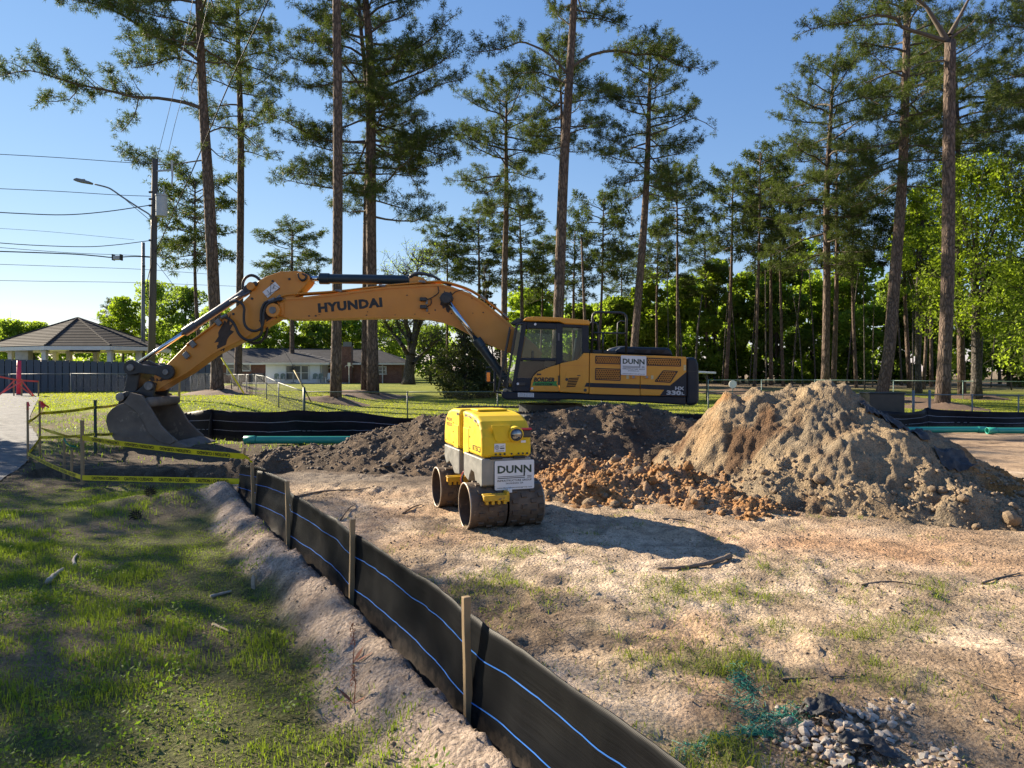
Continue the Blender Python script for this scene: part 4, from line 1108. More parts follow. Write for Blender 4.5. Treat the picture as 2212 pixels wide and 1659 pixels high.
# grilles: near-black plate painted as the shaded recess behind a slanted lattice
def grille(pts, par):
    pl = c3p(pts)
    g = MB().prism(pl, YN - 0.021, YN - 0.016).build("grille", M_hole_shade, par)
    xs_ = [q[0] for q in pl]; zs_ = [q[1] for q in pl]
    lt = MB(); pol = [Vector(q) for q in pl]
    def clip(a, b):
        # segment against convex polygon
        t0, t1 = 0.0, 1.0; d = b - a; n_ = len(pol)
        ar = sum(pol[i].x * pol[(i + 1) % n_].y - pol[(i + 1) % n_].x * pol[i].y for i in range(n_))
        for i in range(n_):
            e = pol[(i + 1) % n_] - pol[i]; nn_ = Vector((-e.y, e.x)) * (1 if ar > 0 else -1)
            f0 = nn_.dot(a - pol[i]); f1 = nn_.dot(d)
            if abs(f1) < 1e-9:
                if f0 < 0: return None
                continue
            t = -f0 / f1
            if f1 > 0: t0 = max(t0, t)
            else: t1 = min(t1, t)
        return (a + d * t0, a + d * t1) if t1 > t0 + 1e-4 else None
    w_, h_ = max(xs_) - min(xs_), max(zs_) - min(zs_)
    for sg in (1, -1):
        k = -h_ * 1.8
        while k < w_ + h_ * 1.8:
            a = Vector((min(xs_) + k, min(zs_))); b = a + Vector((sg * h_ * 0.6, h_))
            c_ = clip(a, b)
            if c_: lt.bar((c_[0].x, YN - 0.024, c_[0].y), (c_[1].x, YN - 0.024, c_[1].y), 0.004, 0.017)
            k += 0.052
    lt.build("lattice", M_or, g)
    rim = MB()
    for a, b in zip(pl, pl[1:] + pl[:1]): rim.bar((a[0], YN - 0.022, a[1]), (b[0], YN - 0.022, b[1]), 0.012, 0.02)
    rim.build("rim", M_navy, g)
grille([(1115, 505), (1341, 513), (1341, 577), (1115, 570)], pan2)
grille([(1115, 618), (1342, 626), (1340, 728), (1113, 721)], pan2)
grille([(1586, 523), (1895, 533), (1895, 597), (1586, 588)], pan3)
grille([(1737, 640), (1867, 645), (1800, 746), (1661, 738)], pan3)
for q, par in (((1463, 698), pan2), ((1586, 697), pan3)):
    p = P3(c3, q, YN - 0.022); h_ = MB().box(p, (0.14, 0.02, 0.085)).build("latch", M_or, par, False, 0.01)
    MB().cyl((p[0], p[1] - 0.02, p[2]), (p[0], p[1], p[2]), 0.03, 10).build("lock", M_stl, h_)
for q, par in (((1410, 696), pan2), ((1636, 700), pan3), ((1937, 598), pan3), ((1937, 625), pan3)):
    MB().box(P3(c3, q, YN - 0.02), (0.055, 0.006, 0.085 if q[0] < 1900 else 0.06)).build("warning_decal", pm("decal_cream", (0.6, 0.52, 0.28), None, 30, 0.5), par)
L = MB(); lettering(L, "HX", P3(c3, (1890, 802), YN - 0.026), (1, 0, -0.03), (0.03, 0, 1), width=0.205, height=0.08, bold=0.04)
lettering(L, "330", P3(c3, (1836, 843), YN - 0.026), (1, 0, -0.03), (0.03, 0, 1), width=0.33, height=0.105, bold=0.05)
lettering(L, "L", P3(c3, (1920, 850), YN - 0.026), (1, 0, -0.03), (0.03, 0, 1), width=0.062, height=0.065, bold=0.05)
L.build("lettering", M_grey_let, pan3)
# counterweight, hood, rails
cw = MB().prism(c3p([(1956, 512), (2030, 518), (2052, 535), (2066, 580), (2073, 760), (2072, 900), (2060, 945), (2030, 958), (1956, 960)]), YN + 0.0, YF)
cw = cw.build("counterweight", M_navy, ex, False, 0.10, 5)
MB().prism(c3p([(1955, 640), (2072, 645), (2072, 650), (1955, 645)]), YN - 0.004, YN + 0.004).build("seam", M_blk, cw)
MB().prism(c3p([(1310, 478), (1345, 440), (1375, 415), (1410, 408), (1830, 420), (1860, 440), (1885, 500)]), YN + 0.55, YF - 0.5).build("engine_hood", M_navy, ex, False, 0.07, 4)
hv = MB()
for a, b in ((1475, 1590), (1625, 1755)): hv.prism(c3p([(a, 448), (b, 450), (b - 20, 478), (a, 476)], YN + 0.545), YN + 0.53, YN + 0.56)
hv.build("hood_vent", M_hole_shade, ex)
MB().prism(c3p([(1060, 440), (1330, 450), (1330, 480), (1060, 478)]), YN + 0.4, YF - 0.3).build("top_deck", M_blk, ex, False, 0.02)
MB().tube(catmull([P3(c3, q, YN + 0.9) for q in ((1235, 470), (1260, 455), (1330, 440), (1400, 440))], 4), 0.07, 10).build("exhaust_stack", M_stl, ex, True)
def rail(pts, Y, r=0.028, n=3):
    MB().tube([P3(c3, q, Y) for q in pts], r, 8).build("handrail", M_blk, ex, True)
rail([(1078, 478), (1086, 150), (1092, 120), (1115, 103), (1150, 100), (1340, 105), (1372, 112), (1395, 135), (1400, 160), (1395, 482)], YN + 0.08)
rail([(1082, 290), (1396, 295)], YN + 0.08, 0.02); rail([(1183, 292), (1180, 474)], YN + 0.08, 0.024); rail([(1065, 198), (1120, 200), (1138, 225), (1130, 474)], YN + 0.5, 0.024); rail([(1055, 355), (1132, 358)], YN + 0.5, 0.018)
rail([(1310, 478), (1320, 200), (1345, 180), (1385, 185)], YN + 1.2, 0.018)

def dunn_sign(name, c, xd, yd, w, h, label):
    """white company plate: name over a rule, two lines, web address"""
    c = np.asarray(c, float); xd = np.asarray(xd, float); xd /= np.linalg.norm(xd); yd = np.asarray(yd, float); yd /= np.linalg.norm(yd)
    nrm = np.cross(xd, yd)
    root = empty(name, c - yd * h / 2, label, "sign")
    m = MB(); t = 0.004
    n = 5; rad = 0.035 * w; pts = []
    for (sx_, sy_, a0) in ((1, 1, 0), (-1, 1, 90), (-1, -1, 180), (1, -1, 270)):
        for k in range(n):
            a = math.radians(a0 + 90 * k / (n - 1)); pts.append((sx_ * (w / 2 - rad) + rad * math.cos(a), sy_ * (h / 2 - rad) + rad * math.sin(a)))
    V = [c + xd * p[0] + yd * p[1] - nrm * t / 2 for p in pts] + [c + xd * p[0] + yd * p[1] + nrm * t / 2 for p in pts]; k = len(pts)
    m.add(V, [tuple(range(k - 1, -1, -1)), tuple(range(k, 2 * k))] + [(i, (i + 1) % k, (i + 1) % k + k, i + k) for i in range(k)])
    m.build("plate", M_white, root)
    f = c + nrm * (t / 2 + 0.0015)
    a = MB(); lettering(a, "DUNN", f + yd * h * 0.20, xd, yd, width=w * 0.86, height=h * 0.27, bold=0.035); a.build("lettering", M_inkg, root)
    b = MB()
    def rule(x0, x1, y, tk):
        b.quad(f + xd * w * x0 + yd * h * (y - tk), f + xd * w * x1 + yd * h * (y - tk), f + xd * w * x1 + yd * h * (y + tk), f + xd * w * x0 + yd * h * (y + tk))
    rule(-0.43, 0.26, -0.045, 0.010); rule(-0.43, 0.26, -0.100, 0.013); rule(0.32, 0.43, -0.045, 0.010); rule(0.32, 0.43, -0.10, 0.013); rule(0.225, 0.262, 0.02, 0.075)
    lettering(b, "INFRASTRUCTURE GROUP", f - yd * h * 0.185, xd, yd, width=w * 0.87, height=h * 0.068, bold=0.02, space=1.08)
    lettering(b, "SAVANNAH, GA", f - yd * h * 0.285, xd, yd, width=w * 0.44, height=h * 0.062, bold=0.015)
    lettering(b, "www.dunninfrastructuregroup.com", f - yd * h * 0.435, xd, yd, width=w * 0.88, height=h * 0.058, bold=0.012)
    b.build("small_lettering", M_ink, root)
    return root
dunn_sign("company_sign", P3(c3, (1465, 591), YN - 0.05), (1, 0, -0.035), (0.0, 0, 1), 0.573, 0.438, "white company sign fixed to the orange engine doors of the excavator")
# ---------------------------------------------------------------- trench roller
M_ry = pm("roller_yellow", (0.78, 0.52, 0.012), (0.68, 0.43, 0.014), 4.0, 0.58, spec=0.35, bmp=0.08, bscale=5, spots=(0.50, 0.36, 0.10), spot_scale=7, spot_amt=0.66)
M_rg = pm("roller_grey_steel", (0.27, 0.265, 0.245), (0.20, 0.20, 0.185), 5.0, 0.5, 0.4, spots=(0.40, 0.38, 0.33), spot_scale=9, spot_amt=0.62)
M_drum = pm("drum_mud_steel", (0.17, 0.118, 0.078), (0.085, 0.062, 0.045), 6.0, 0.75, 0.25, bmp=0.6, bscale=22, spots=(0.30, 0.215, 0.145), spot_scale=5, spot_amt=0.6)
M_rim = pm("drum_worn_rim", (0.42, 0.36, 0.29), (0.26, 0.2, 0.15), 9.0, 0.5, 0.6)
M_scr = pm("scraper_yellow", (0.70, 0.42, 0.012), (0.50, 0.27, 0.02), 8.0, 0.5, spots=(0.16, 0.1, 0.05), spot_scale=10, spot_amt=0.6)
M_red = pm("plastic_red", (0.45, 0.02, 0.03), None, 4, 0.4)
M_lens = pm("lamp_lens", (0.35, 0.36, 0.36), (0.1, 0.1, 0.1), 12, 0.08, 0.8)
RT = math.radians(19.5)
ro = empty("trench_roller", (-0.34, 8.50, gz(-0.34, 8.5) - 0.01), "yellow and grey trench roller with padded drums standing on the sand", "roller", None, RT, True)
def rp(mb, name, mat, par=ro, bevel=0.0, smooth=False, seg=3):
    o = mb.build(name, mat, par, smooth, bevel, seg, loc=(0, 0, 0)); return o
def yz_prism(poly, x0, x1):
    m = MB(); n = len(poly)
    V = [(x0, y, z) for y, z in poly] + [(x1, y, z) for y, z in poly]
    m.add(V, [tuple(range(n)), tuple(range(2 * n - 1, n - 1, -1))] + [(i, i + n, (i + 1) % n + n, (i + 1) % n) for i in range(n)])
    return m
HWx = 0.285
# hoods
front_prof = [(-0.86, 0.80), (-0.862, 0.93), (-0.85, 1.02), (-0.81, 1.11), (-0.74, 1.185), (-0.62, 1.235), (-0.40, 1.265), (-0.16, 1.275), (-0.12, 1.262), (-0.10, 1.22), (-0.10, 0.80)]
hood = rp(yz_prism(front_prof, -HWx, HWx), "front_hood", M_ry, bevel=0.055, seg=5)
rear_prof = [(0.06, 0.80), (0.06, 1.22), (0.08, 1.262), (0.12, 1.275), (0.42, 1.27), (0.60, 1.235), (0.72, 1.16), (0.78, 1.05), (0.80, 0.93), (0.80, 0.80)]
rhood = rp(yz_prism(rear_prof, -HWx, HWx), "rear_hood", M_ry, bevel=0.055, seg=5)
mid = rp(yz_prism([(-0.11, 0.74), (0.07, 0.74), (0.07, 1.25), (-0.02, 1.265), (-0.11, 1.25)], -HWx + 0.045, HWx - 0.045), "centre_cover", M_ry, bevel=0.02)
for k in range(11):
    z = 0.80 + k * 0.037
    MB().box((-HWx + 0.044, -0.02, z), (0.008, 0.085, 0.017)).build("vent_slot", M_hole_shade, mid, bevel=0.004, loc=(0, 0, 0))
MB().box((0.0, -0.20, 1.283), (0.36, 0.30, 0.02)).build("top_hatch", M_ry, hood, bevel=0.012, loc=(0, 0, 0))
# side panel seams: raised plates with small screws
for y0, y1, par in ((-0.36, -0.13, hood), (0.10, 0.30, rhood)):
    o = MB().box((-HWx - 0.002, (y0 + y1) / 2, 0.945), (0.008, y1 - y0, 0.27)).build("side_cover", M_ry, par, bevel=0.02, loc=(0, 0, 0))
for par, ys_ in ((hood, (-0.40, -0.40, -0.40, -0.72, -0.78)), (rhood, (0.34, 0.34, 0.34, 0.62, 0.70))):
    for y, z in zip(ys_, (0.86, 0.99, 1.10, 1.14, 0.86)):
        MB().cyl((-HWx - 0.006, y, z), (-HWx + 0.01, y, z), 0.009, 8).build("screw", M_blk, par, loc=(0, 0, 0))
L = MB(); lettering(L, "RTSC3", (-HWx - 0.004, -0.66, 0.885), (0, -1, 0), (0, 0, 1), width=0.30, height=0.062, bold=0.008); L.build("lettering", M_ink, hood, loc=(0, 0, 0))
L = MB(); lettering(L, "WACKER", (-HWx - 0.004, 0.53, 1.13), (0, -1, 0), (0, 0, 1), width=0.26, height=0.045, bold=0.01); lettering(L, "NEUSON", (-HWx - 0.004, 0.53, 1.07), (0, -1, 0), (0, 0, 1), width=0.26, height=0.045, bold=0.01)
L.build("lettering", M_ink, rhood, loc=(0, 0, 0))
# scuffed shoulders
for par, yy in ((hood, (-0.70, -0.14)), (rhood, (0.10, 0.16))):
    r_ = random.Random(int(yy[0] * 100)); m = MB()
    for i in range(26):
        y = r_.uniform(*yy); z = np.interp(y, [q[0] for q in front_prof[2:8]], [q[1] for q in front_prof[2:8]]) - 0.035 if par is hood else 1.235
        s_ = r_.uniform(0.008, 0.03)
        m.add([(-HWx - 0.002, y - s_, z + r_.uniform(-.015, .0)), (-HWx - 0.002, y + s_, z + r_.uniform(-.012, .004)), (-HWx - 0.002, y + s_ * 0.7, z - r_.uniform(0.012, .04)), (-HWx - 0.002, y - s_ * 0.8, z - r_.uniform(.01, .035))], [(0, 1, 2, 3)])
    m.build("scuff", pm("scuffed_grey", (0.30, 0.27, 0.22), (0.14, 0.13, 0.11), 30, 0.8), par, loc=(0, 0, 0))
# front furniture: inset hatch, lamp in its pod, red-capped sensor
MB().prism([(-0.18, 1.15), (0.03, 1.15), (0.05, 1.02), (0.03, 0.965), (-0.12, 0.965), (-0.14, 0.99)], -0.868, -0.85).build("front_hatch", M_ry, hood, bevel=0.01, loc=(0, 0, 0))
pod = MB().cyl((0.095, -0.90, 1.045), (0.095, -0.70, 1.06), 0.085, 24).build("lamp_pod", M_ry, hood, bevel=0.012, loc=(0, 0, 0))
MB().cyl((0.095, -0.905, 1.045), (0.095, -0.89, 1.045), 0.070, 24).build("lamp_bezel", M_blk, pod, bevel=0.004, loc=(0, 0, 0))
bm = bmesh.new(); bmesh.ops.create_uvsphere(bm, u_segments=20, v_segments=12, radius=0.060); me = bpy.data.meshes.new("lamp_lens"); bm.to_mesh(me); bm.free(); me.materials.append(M_lens)
me.polygons.foreach_set("use_smooth", np.ones(len(me.polygons), bool))
o = link("lamp_lens", me, pod, (0.095, -0.897, 1.045)); o.scale = (1, 0.45, 1)
sn = MB().box((0.225, -0.845, 1.05), (0.10, 0.05, 0.085)).build("sensor_window", M_blk, hood, bevel=0.012, loc=(0, 0, 0))
MB().box((0.215, -0.855, 1.10), (0.13, 0.07, 0.022)).build("sensor_cap", M_red, sn, bevel=0.008, loc=(0, 0, 0))
for k, x in enumerate((-0.13, -0.08, -0.03, 0.05, 0.13, 0.18, 0.23)):
    MB().cyl((x, -0.872, 0.835), (x, -0.85, 0.835), 0.011, 10).build("plug", M_blk, hood, loc=(0, 0, 0))
dc = MB().box((-0.085, -0.866, 0.905), (0.125, 0.004, 0.09)).build("decal", M_white, hood, loc=(0, 0, 0))
pg = MB()
for a in range(12): 
    t0, t1 = 2 * math.pi * a / 12, 2 * math.pi * (a + 1) / 12
    pg.bar((-0.118 + 0.022 * math.cos(t0), -0.869, 0.91 + 0.022 * math.sin(t0)), (-0.118 + 0.022 * math.cos(t1), -0.869, 0.91 + 0.022 * math.sin(t1)), 0.002, 0.004)
pg.bar((-0.118, -0.869, 0.893), (-0.118, -0.869, 0.925), 0.002, 0.005); pg.bar((-0.13, -0.869, 0.915), (-0.106, -0.869, 0.915), 0.002, 0.004)
pg.bar((-0.085, -0.869, 0.90), (-0.035, -0.869, 0.90), 0.002, 0.012); pg.bar((-0.08, -0.869, 0.92), (-0.04, -0.869, 0.925), 0.002, 0.005); pg.bar((-0.13, -0.869, 0.872), (-0.04, -0.869, 0.872), 0.002, 0.005)
pg.build("pictogram", M_ink, dc, loc=(0, 0, 0))
MB().box((0.185, -0.866, 0.965), (0.055, 0.004, 0.024)).build("decal", M_white, hood, loc=(0, 0, 0))
# lower steel bodies
lf = [(-0.845, 0.79), (-0.845, 0.50), (-0.76, 0.46), (-0.62, 0.46), (-0.55, 0.60), (-0.44, 0.62), (-0.36, 0.55), (-0.32, 0.48), (-0.12, 0.52), (-0.12, 0.79)]
body = rp(yz_prism(lf, -HWx + 0.003, HWx - 0.003), "front_body", M_rg, bevel=0.012, seg=2)
lr = [(0.80, 0.79), (0.80, 0.64), (0.70, 0.55), (0.55, 0.60), (0.42, 0.56), (0.30, 0.48), (0.08, 0.50), (0.08, 0.79)]
rbody = rp(yz_prism(lr, -HWx + 0.003, HWx - 0.003), "rear_body", M_rg, bevel=0.012, seg=2)
for x in (-0.12, 0.14): MB().cyl((x - 0.065, -0.855, 0.795), (x + 0.065, -0.855, 0.795), 0.016, 10).build("hinge", M_blk, body, loc=(0, 0, 0))
rp(MB().box((0, -0.02, 0.62), (0.30, 0.26, 0.34)), "articulation_joint", M_blk, bevel=0.02)
rp(MB().tube(catmull([(-0.27, -0.11, 0.56), (-0.285, -0.06, 0.50), (-0.28, 0.0, 0.44), (-0.25, 0.06, 0.40)], 4), 0.012, 8), "hose", M_red, smooth=True)
rp(MB().tube(catmull([(-0.25, -0.12, 0.60), (-0.29, -0.08, 0.46), (-0.26, -0.14, 0.40)], 4), 0.012, 8), "hose", M_rub, smooth=True)
# drums
def drum(x0, x1, yc, outer):
    zc, R_ = 0.262, 0.252; n = 48; m = MB()
    ro_, ri_ = R_, R_ - 0.012
    V = []; Fc = []
    for x, r in ((x0, ro_), (x1, ro_), (x1, ri_), (x0, ri_)):
        for k in range(n):
            a = 2 * math.pi * k / n; V.append((x, yc + r * math.cos(a), zc + r * math.sin(a)))
    for s_ in range(4):
        for k in range(n): Fc.append((s_ * n + k, s_ * n + (k + 1) % n, ((s_ + 1) % 4) * n + (k + 1) % n, ((s_ + 1) % 4) * n + k))
    m.add(V, Fc)
    dr = rp(m, "drum", M_drum, smooth=False)
    xo = x0 if outer < 0 else x1
    rim = MB(); V = []; Fc = []
    for x, r in ((xo + outer * 0.004, ro_ + 0.003), (xo + outer * 0.004, ri_ - 0.002), (xo - outer * 0.01, ri_ - 0.002), (xo - outer * 0.01, ro_ + 0.003)):
        for k in range(n):
            a = 2 * math.pi * k / n; V.append((x, yc + r * math.cos(a), zc + r * math.sin(a)))
    for s_ in range(4):
        for k in range(n): Fc.append((s_ * n + k, s_ * n + (k + 1) % n, ((s_ + 1) % 4) * n + (k + 1) % n, ((s_ + 1) % 4) * n + k))
    rim.add(V, Fc); rim.build("rim", M_rim, dr, True, loc=(0, 0, 0))
    # web plate with hub bolts, set deep inside
    xw = xo - outer * 0.20
    web = MB().cyl((xw - 0.008, yc, zc), (xw + 0.008, yc, zc), ri_ - 0.001, 36).build("web", M_rg, dr, loc=(0, 0, 0))
    hb = MB().cyl((xw + outer * 0.008, yc, zc), (xw + outer * 0.04, yc, zc), 0.075, 20)
    for k in range(6):
        a = k * math.pi / 3; hb.cyl((xw + outer * 0.04, yc + 0.05 * math.cos(a), zc + 0.05 * math.sin(a)), (xw + outer * 0.055, yc + 0.05 * math.cos(a), zc + 0.05 * math.sin(a)), 0.011, 6)
    hb.build("hub", M_blk, dr, loc=(0, 0, 0))
    ho = MB()
    for k in range(4):
        a = 0.5 + k * math.pi / 2; ho.cyl((xw + outer * 0.006, yc + 0.165 * math.cos(a), zc + 0.165 * math.sin(a)), (xw + outer * 0.012, yc + 0.165 * math.cos(a), zc + 0.165 * math.sin(a)), 0.038, 16)
    ho.build("web_hole_shade", M_hole_shade, dr, loc=(0, 0, 0))  # solid dark discs painted as the shade of the web's holes
    # tamping pads
    pad = MB().box((0, 0, 0.004), (0.07, 0.052, 0.018))
    for i in range(4, 8): v = pad.V[i]
    me = raw_mesh("pad", [(v[0] * (0.82 if v[2] > 0 else 1), v[1] * (0.8 if v[2] > 0 else 1), v[2]) for v in pad.V], pad.F, M_drum)
    rows = [x0 + (x1 - x0) * t for t in (0.30, 0.55, 0.82)] if outer < 0 else [x0 + (x1 - x0) * t for t in (0.16, 0.42, 0.68, 0.9)]
    for ri, x in enumerate(rows):
        for k in range(13):
            a = 2 * math.pi * (k + (ri % 2) * 0.5) / 13
            o = bpy.data.objects.new("pad", me); COL.objects.link(o); o.parent = dr
            o.location = (x, yc + (R_ + 0.002) * math.cos(a), zc + (R_ + 0.002) * math.sin(a)); o.rotation_euler = (a - math.pi / 2, 0, 0)
    return dr
for yc in (-0.66, 0.66):
    drum(-0.42, -0.012, yc, -1); drum(0.012, 0.42, yc, 1)
    cs = MB().cyl((-0.30, yc, 0.262), (0.30, yc, 0.262), 0.10, 18)
    rp(cs, "axle_housing", M_blk)
# scraper bars with teeth
for y0, x0, x1, z in ((-0.955, -0.30, -0.02, 0.385), (0.36, -0.36, -0.10, 0.40)):
    s_ = MB().box(((x0 + x1) / 2, y0, z), (x1 - x0, 0.06, 0.062))
    s_.box(((x0 + x1) / 2, y0 + 0.04, z + 0.03), (x1 - x0, 0.05, 0.02))
    for k in range(4): s_.box((x0 + 0.04 + k * (x1 - x0 - 0.08) / 3, y0 + 0.005, z - 0.045), (0.035, 0.05, 0.05))
    s_.box((x1 - 0.01, y0 + 0.03, z + 0.01), (0.03, 0.12, 0.11))
    rp(s_, "scraper_bar", M_scr, bevel=0.008)
rp(MB().box((0.24, -0.78, 0.46), (0.30, 0.14, 0.10)), "front_frame", M_blk, bevel=0.02)
rp(MB().box((0.02, -0.87, 0.44), (0.05, 0.05, 0.04)), "white_tag", M_white)
rp(MB().box((0.44, -0.62, 0.24), (0.08, 0.10, 0.10)), "stub", M_drum, bevel=0.02)
c_, s_ = math.cos(RT), math.sin(RT)
def rl(x, y, z): return (ro.location[0] + x * c_ - y * s_, ro.location[1] + x * s_ + y * c_, ro.location[2] + z)
dunn_sign("company_sign", rl(0.085, -0.862, 0.605), (c_, s_, 0), (0, 0, 1), 0.455, 0.315, "white company sign on the grey front plate of the yellow trench roller")
# ---------------------------------------------------------------- front silt fence
M_stake = pm("stake_wood", (0.36, 0.25, 0.13), (0.25, 0.17, 0.09), 5.0, 0.8, bmp=0.2, bscale=60, stretch=(1, 1, 0.15))
M_fab = None
def fabricmat(name, c, c2, rough=0.42):
    m, nt, out = mk(name)
    v = coords(nt, (1, 1, 1))
    at = nt.nodes.new("ShaderNodeAttribute"); at.attribute_name = "UVMap"
    wv = nt.nodes.new("ShaderNodeTexWave"); wv.wave_type = 'BANDS'; wv.bands_direction = 'Y'; wv.inputs["Scale"].default_value = 60.0; wv.inputs["Distortion"].default_value = 1.2; wv.inputs["Detail"].default_value = 3
    uv = nt.nodes.new("ShaderNodeUVMap")
    nt.links.new(uv.outputs[0], wv.inputs["Vector"])
    wv2 = nt.nodes.new("ShaderNodeTexWave"); wv2.wave_type = 'BANDS'; wv2.bands_direction = 'X'; wv2.inputs["Scale"].default_value = 60.0; wv2.inputs["Distortion"].default_value = 1.0
    nt.links.new(uv.outputs[0], wv2.inputs["Vector"])
    n = nz(nt, 3.0, 4, 0.6, v); n2 = nz(nt, 240, 2, 0.5, v)
    r = ramp(nt, n.outputs[0], [(0.35, c2), (0.65, c)])
    # dust clinging near the foot
    sx_ = nt.nodes.new("ShaderNodeSeparateXYZ"); nt.links.new(uv.outputs[0], sx_.inputs[0])
    nd = nz(nt, 14.0, 5, 0.7, v)
    ad = nt.nodes.new("ShaderNodeMath"); ad.operation = 'MULTIPLY_ADD'; nt.links.new(nd.outputs[0], ad.inputs[0]); ad.inputs[1].default_value = -0.30; nt.links.new(sx_.outputs[1], ad.inputs[2])
    dr = ramp(nt, ad.outputs[0], [(0.0, (1, 1, 1)), (0.09, (0, 0, 0))])
    mp2 = nt.nodes.new("ShaderNodeMapping"); mp2.inputs["Scale"].default_value = (1.5, 190, 1); nt.links.new(uv.outputs[0], mp2.inputs[0])
    st = nz(nt, 1.0, 4, 0.7, mp2.outputs[0]); rs = ramp(nt, st.outputs[0], [(0.35, (0.65,) * 3), (0.68, (1.6,) * 3)])
    rcol = mixc(nt, 1.0, r.outputs[0], rs.outputs[0], 'MULTIPLY')
    col = mixc(nt, dr.outputs[0], rcol, (0.055, 0.045, 0.038))
    ml = nt.nodes.new("ShaderNodeMath"); ml.operation = 'MULTIPLY'; nt.links.new(wv.outputs[1], ml.inputs[0]); nt.links.new(wv2.outputs[1], ml.inputs[1])
    prin(nt, out, col, rough, 0.0, bump(nt, ml.outputs[0], 0.2, 0.003), 0.09)
    return m
M_fab = fabricmat("silt_fabric_black", (0.0065, 0.007, 0.0085), (0.010, 0.0105, 0.0115), 0.45)
M_fab2 = fabricmat("silt_fabric_navy_black", (0.006, 0.007, 0.012), (0.010, 0.011, 0.017), 0.5)
M_bline = pm("woven_blue_line", (0.035, 0.18, 0.62), None, 9, 0.5)
M_wline = pm("woven_pale_line", (0.30, 0.32, 0.42), None, 9, 0.5)

def fabric(name, path, top, bot, off, mat, parent, nz_=14, uvs=1.0, lines=(), lmat=None, lw=0.006, side=1.0):
    """path: (x,y) points; top/bot: heights; off(s,t): sideways billow -> woven sheet and its coloured threads"""
    n = len(path); V = []; UV = []; P = np.array(path, float)
    T = np.gradient(P, axis=0); T /= np.linalg.norm(T, axis=1, keepdims=True); N = np.stack([T[:, 1], -T[:, 0]], -1)
    s = np.concatenate([[0], np.cumsum(np.linalg.norm(np.diff(P, axis=0), axis=1))])
    def at(i, t):
        z = bot[i] + (top[i] - bot[i]) * t
        o = off(s[i], t)
        return (P[i, 0] + N[i, 0] * o, P[i, 1] + N[i, 1] * o, z)
    for i in range(n):
        for k in range(nz_ + 1):
            V.append(at(i, k / nz_)); UV.append((s[i] * uvs, k / nz_ * (top[i] - bot[i]) * uvs))
    k = nz_ + 1
    Fc = np.array([(i * k + j, (i + 1) * k + j, (i + 1) * k + j + 1, i * k + j + 1) for i in range(n - 1) for j in range(nz_)])
    me = raw_mesh(name, np.array(V), Fc, mat, True)
    uvl = me.uv_layers.new(name="UVMap")
    li = np.empty(len(me.loops), np.int32); me.loops.foreach_get("vertex_index", li)
    uvl.data.foreach_set("uv", np.array(UV)[li].astype(np.float32).ravel())
    o = link(name, me, parent)
    sd = o.modifiers.new("thickness", 'SOLIDIFY'); sd.thickness = 0.004; sd.offset = 0
    for t in lines:
        LV = []; 
        for i in range(n):
            h = (top[i] - bot[i]); d = lw / h
            for tt in (t - d, t + d):
                a = at(i, tt); LV.append((a[0] + N[i, 0] * 0.0045 * side, a[1] + N[i, 1] * 0.0045 * side, a[2]))
        LF = [(2 * i, 2 * i + 2, 2 * i + 3, 2 * i + 1) for i in range(n - 1)]
        link("woven_line", raw_mesh("woven_line", LV, LF, lmat, True), o)
    return o

stk = [(-0.15, 3.23, 0.70), (-1.05, 4.88, 0.62), (-1.96, 6.43, 0.64), (-2.84, 7.98, 0.60), (-3.50, 9.2, 0.58), (0.63, 1.75, 0.66)]
sf = empty("silt_fence", (-1.2, 5.2, gz(-1.2, 5.2)), "black woven silt fence with blue threads running past wooden stakes in front", "silt fence")
fy = np.arange(0.7, 9.75, 0.045); path = [(float(fence_x(y)), y) for y in fy]
sy = np.array([9.75, 9.2, 7.98, 6.43, 4.88, 3.23, 1.75, 0.4])
def phase(y):
    for a, b in zip(sy[:-1], sy[1:]):
        if b <= y <= a: return (y - b) / (a - b)
    return 0.0
ph = np.array([phase(y) for y in fy]); sag = np.sin(np.pi * ph)
gzf = np.array([float(zg(np.array([p[0] - 0.02]), np.array([p[1]]))[0]) for p in path])
topz = 0.60 - 0.014 * sag + 0.006 * np.sin(fy * 7.3) - 0.10 * sst(7.6, 9.4, fy) - 0.10 * sst(9.2, 9.75, fy)
botz = gzf - 0.05
sarr = np.concatenate([[0], np.cumsum(np.hypot(np.diff([p[0] for p in path]), np.diff(fy)))])
def boff(s, t):
    i = int(np.searchsorted(sarr, s)); i = min(i, len(fy) - 1)
    sg = sag[i]; lo = sst(6.2, 7.4, fy[i])
    fold = float(np.sin(fy[i] * 3.1 + t * 2.0) * 0.5 + np.sin(fy[i] * 8.3 - t * 5) * 0.25)
    wr_ = (float(fbm(np.array([s * 1.0]), np.array([t * 0.5 + s * 0.35]), 0.13, 3, 501)[0]) - 0.5) * 0.026 * (0.3 + 0.7 * t) + (float(fbm(np.array([s]), np.array([t * 0.6]), 0.45, 2, 503)[0]) - 0.5) * 0.035
    return wr_ - 0.02 + sg * (0.05 + 0.10 * lo) * math.sin(math.pi * min(1, t * 0.9)) + (0.010 + 0.02 * lo) * fold * t * sg + (0.12 * lo * sg + 0.012 * sg) * max(0, t - 0.55) * 2 + 0.10 * (1 - t) * -0.4
fb = fabric("fabric", path, topz, botz, lambda s, t: boff(s, t), M_fab, sf, 16, 1.0, (0.10, 0.43, 0.76), M_bline, 0.0032, -1.0)
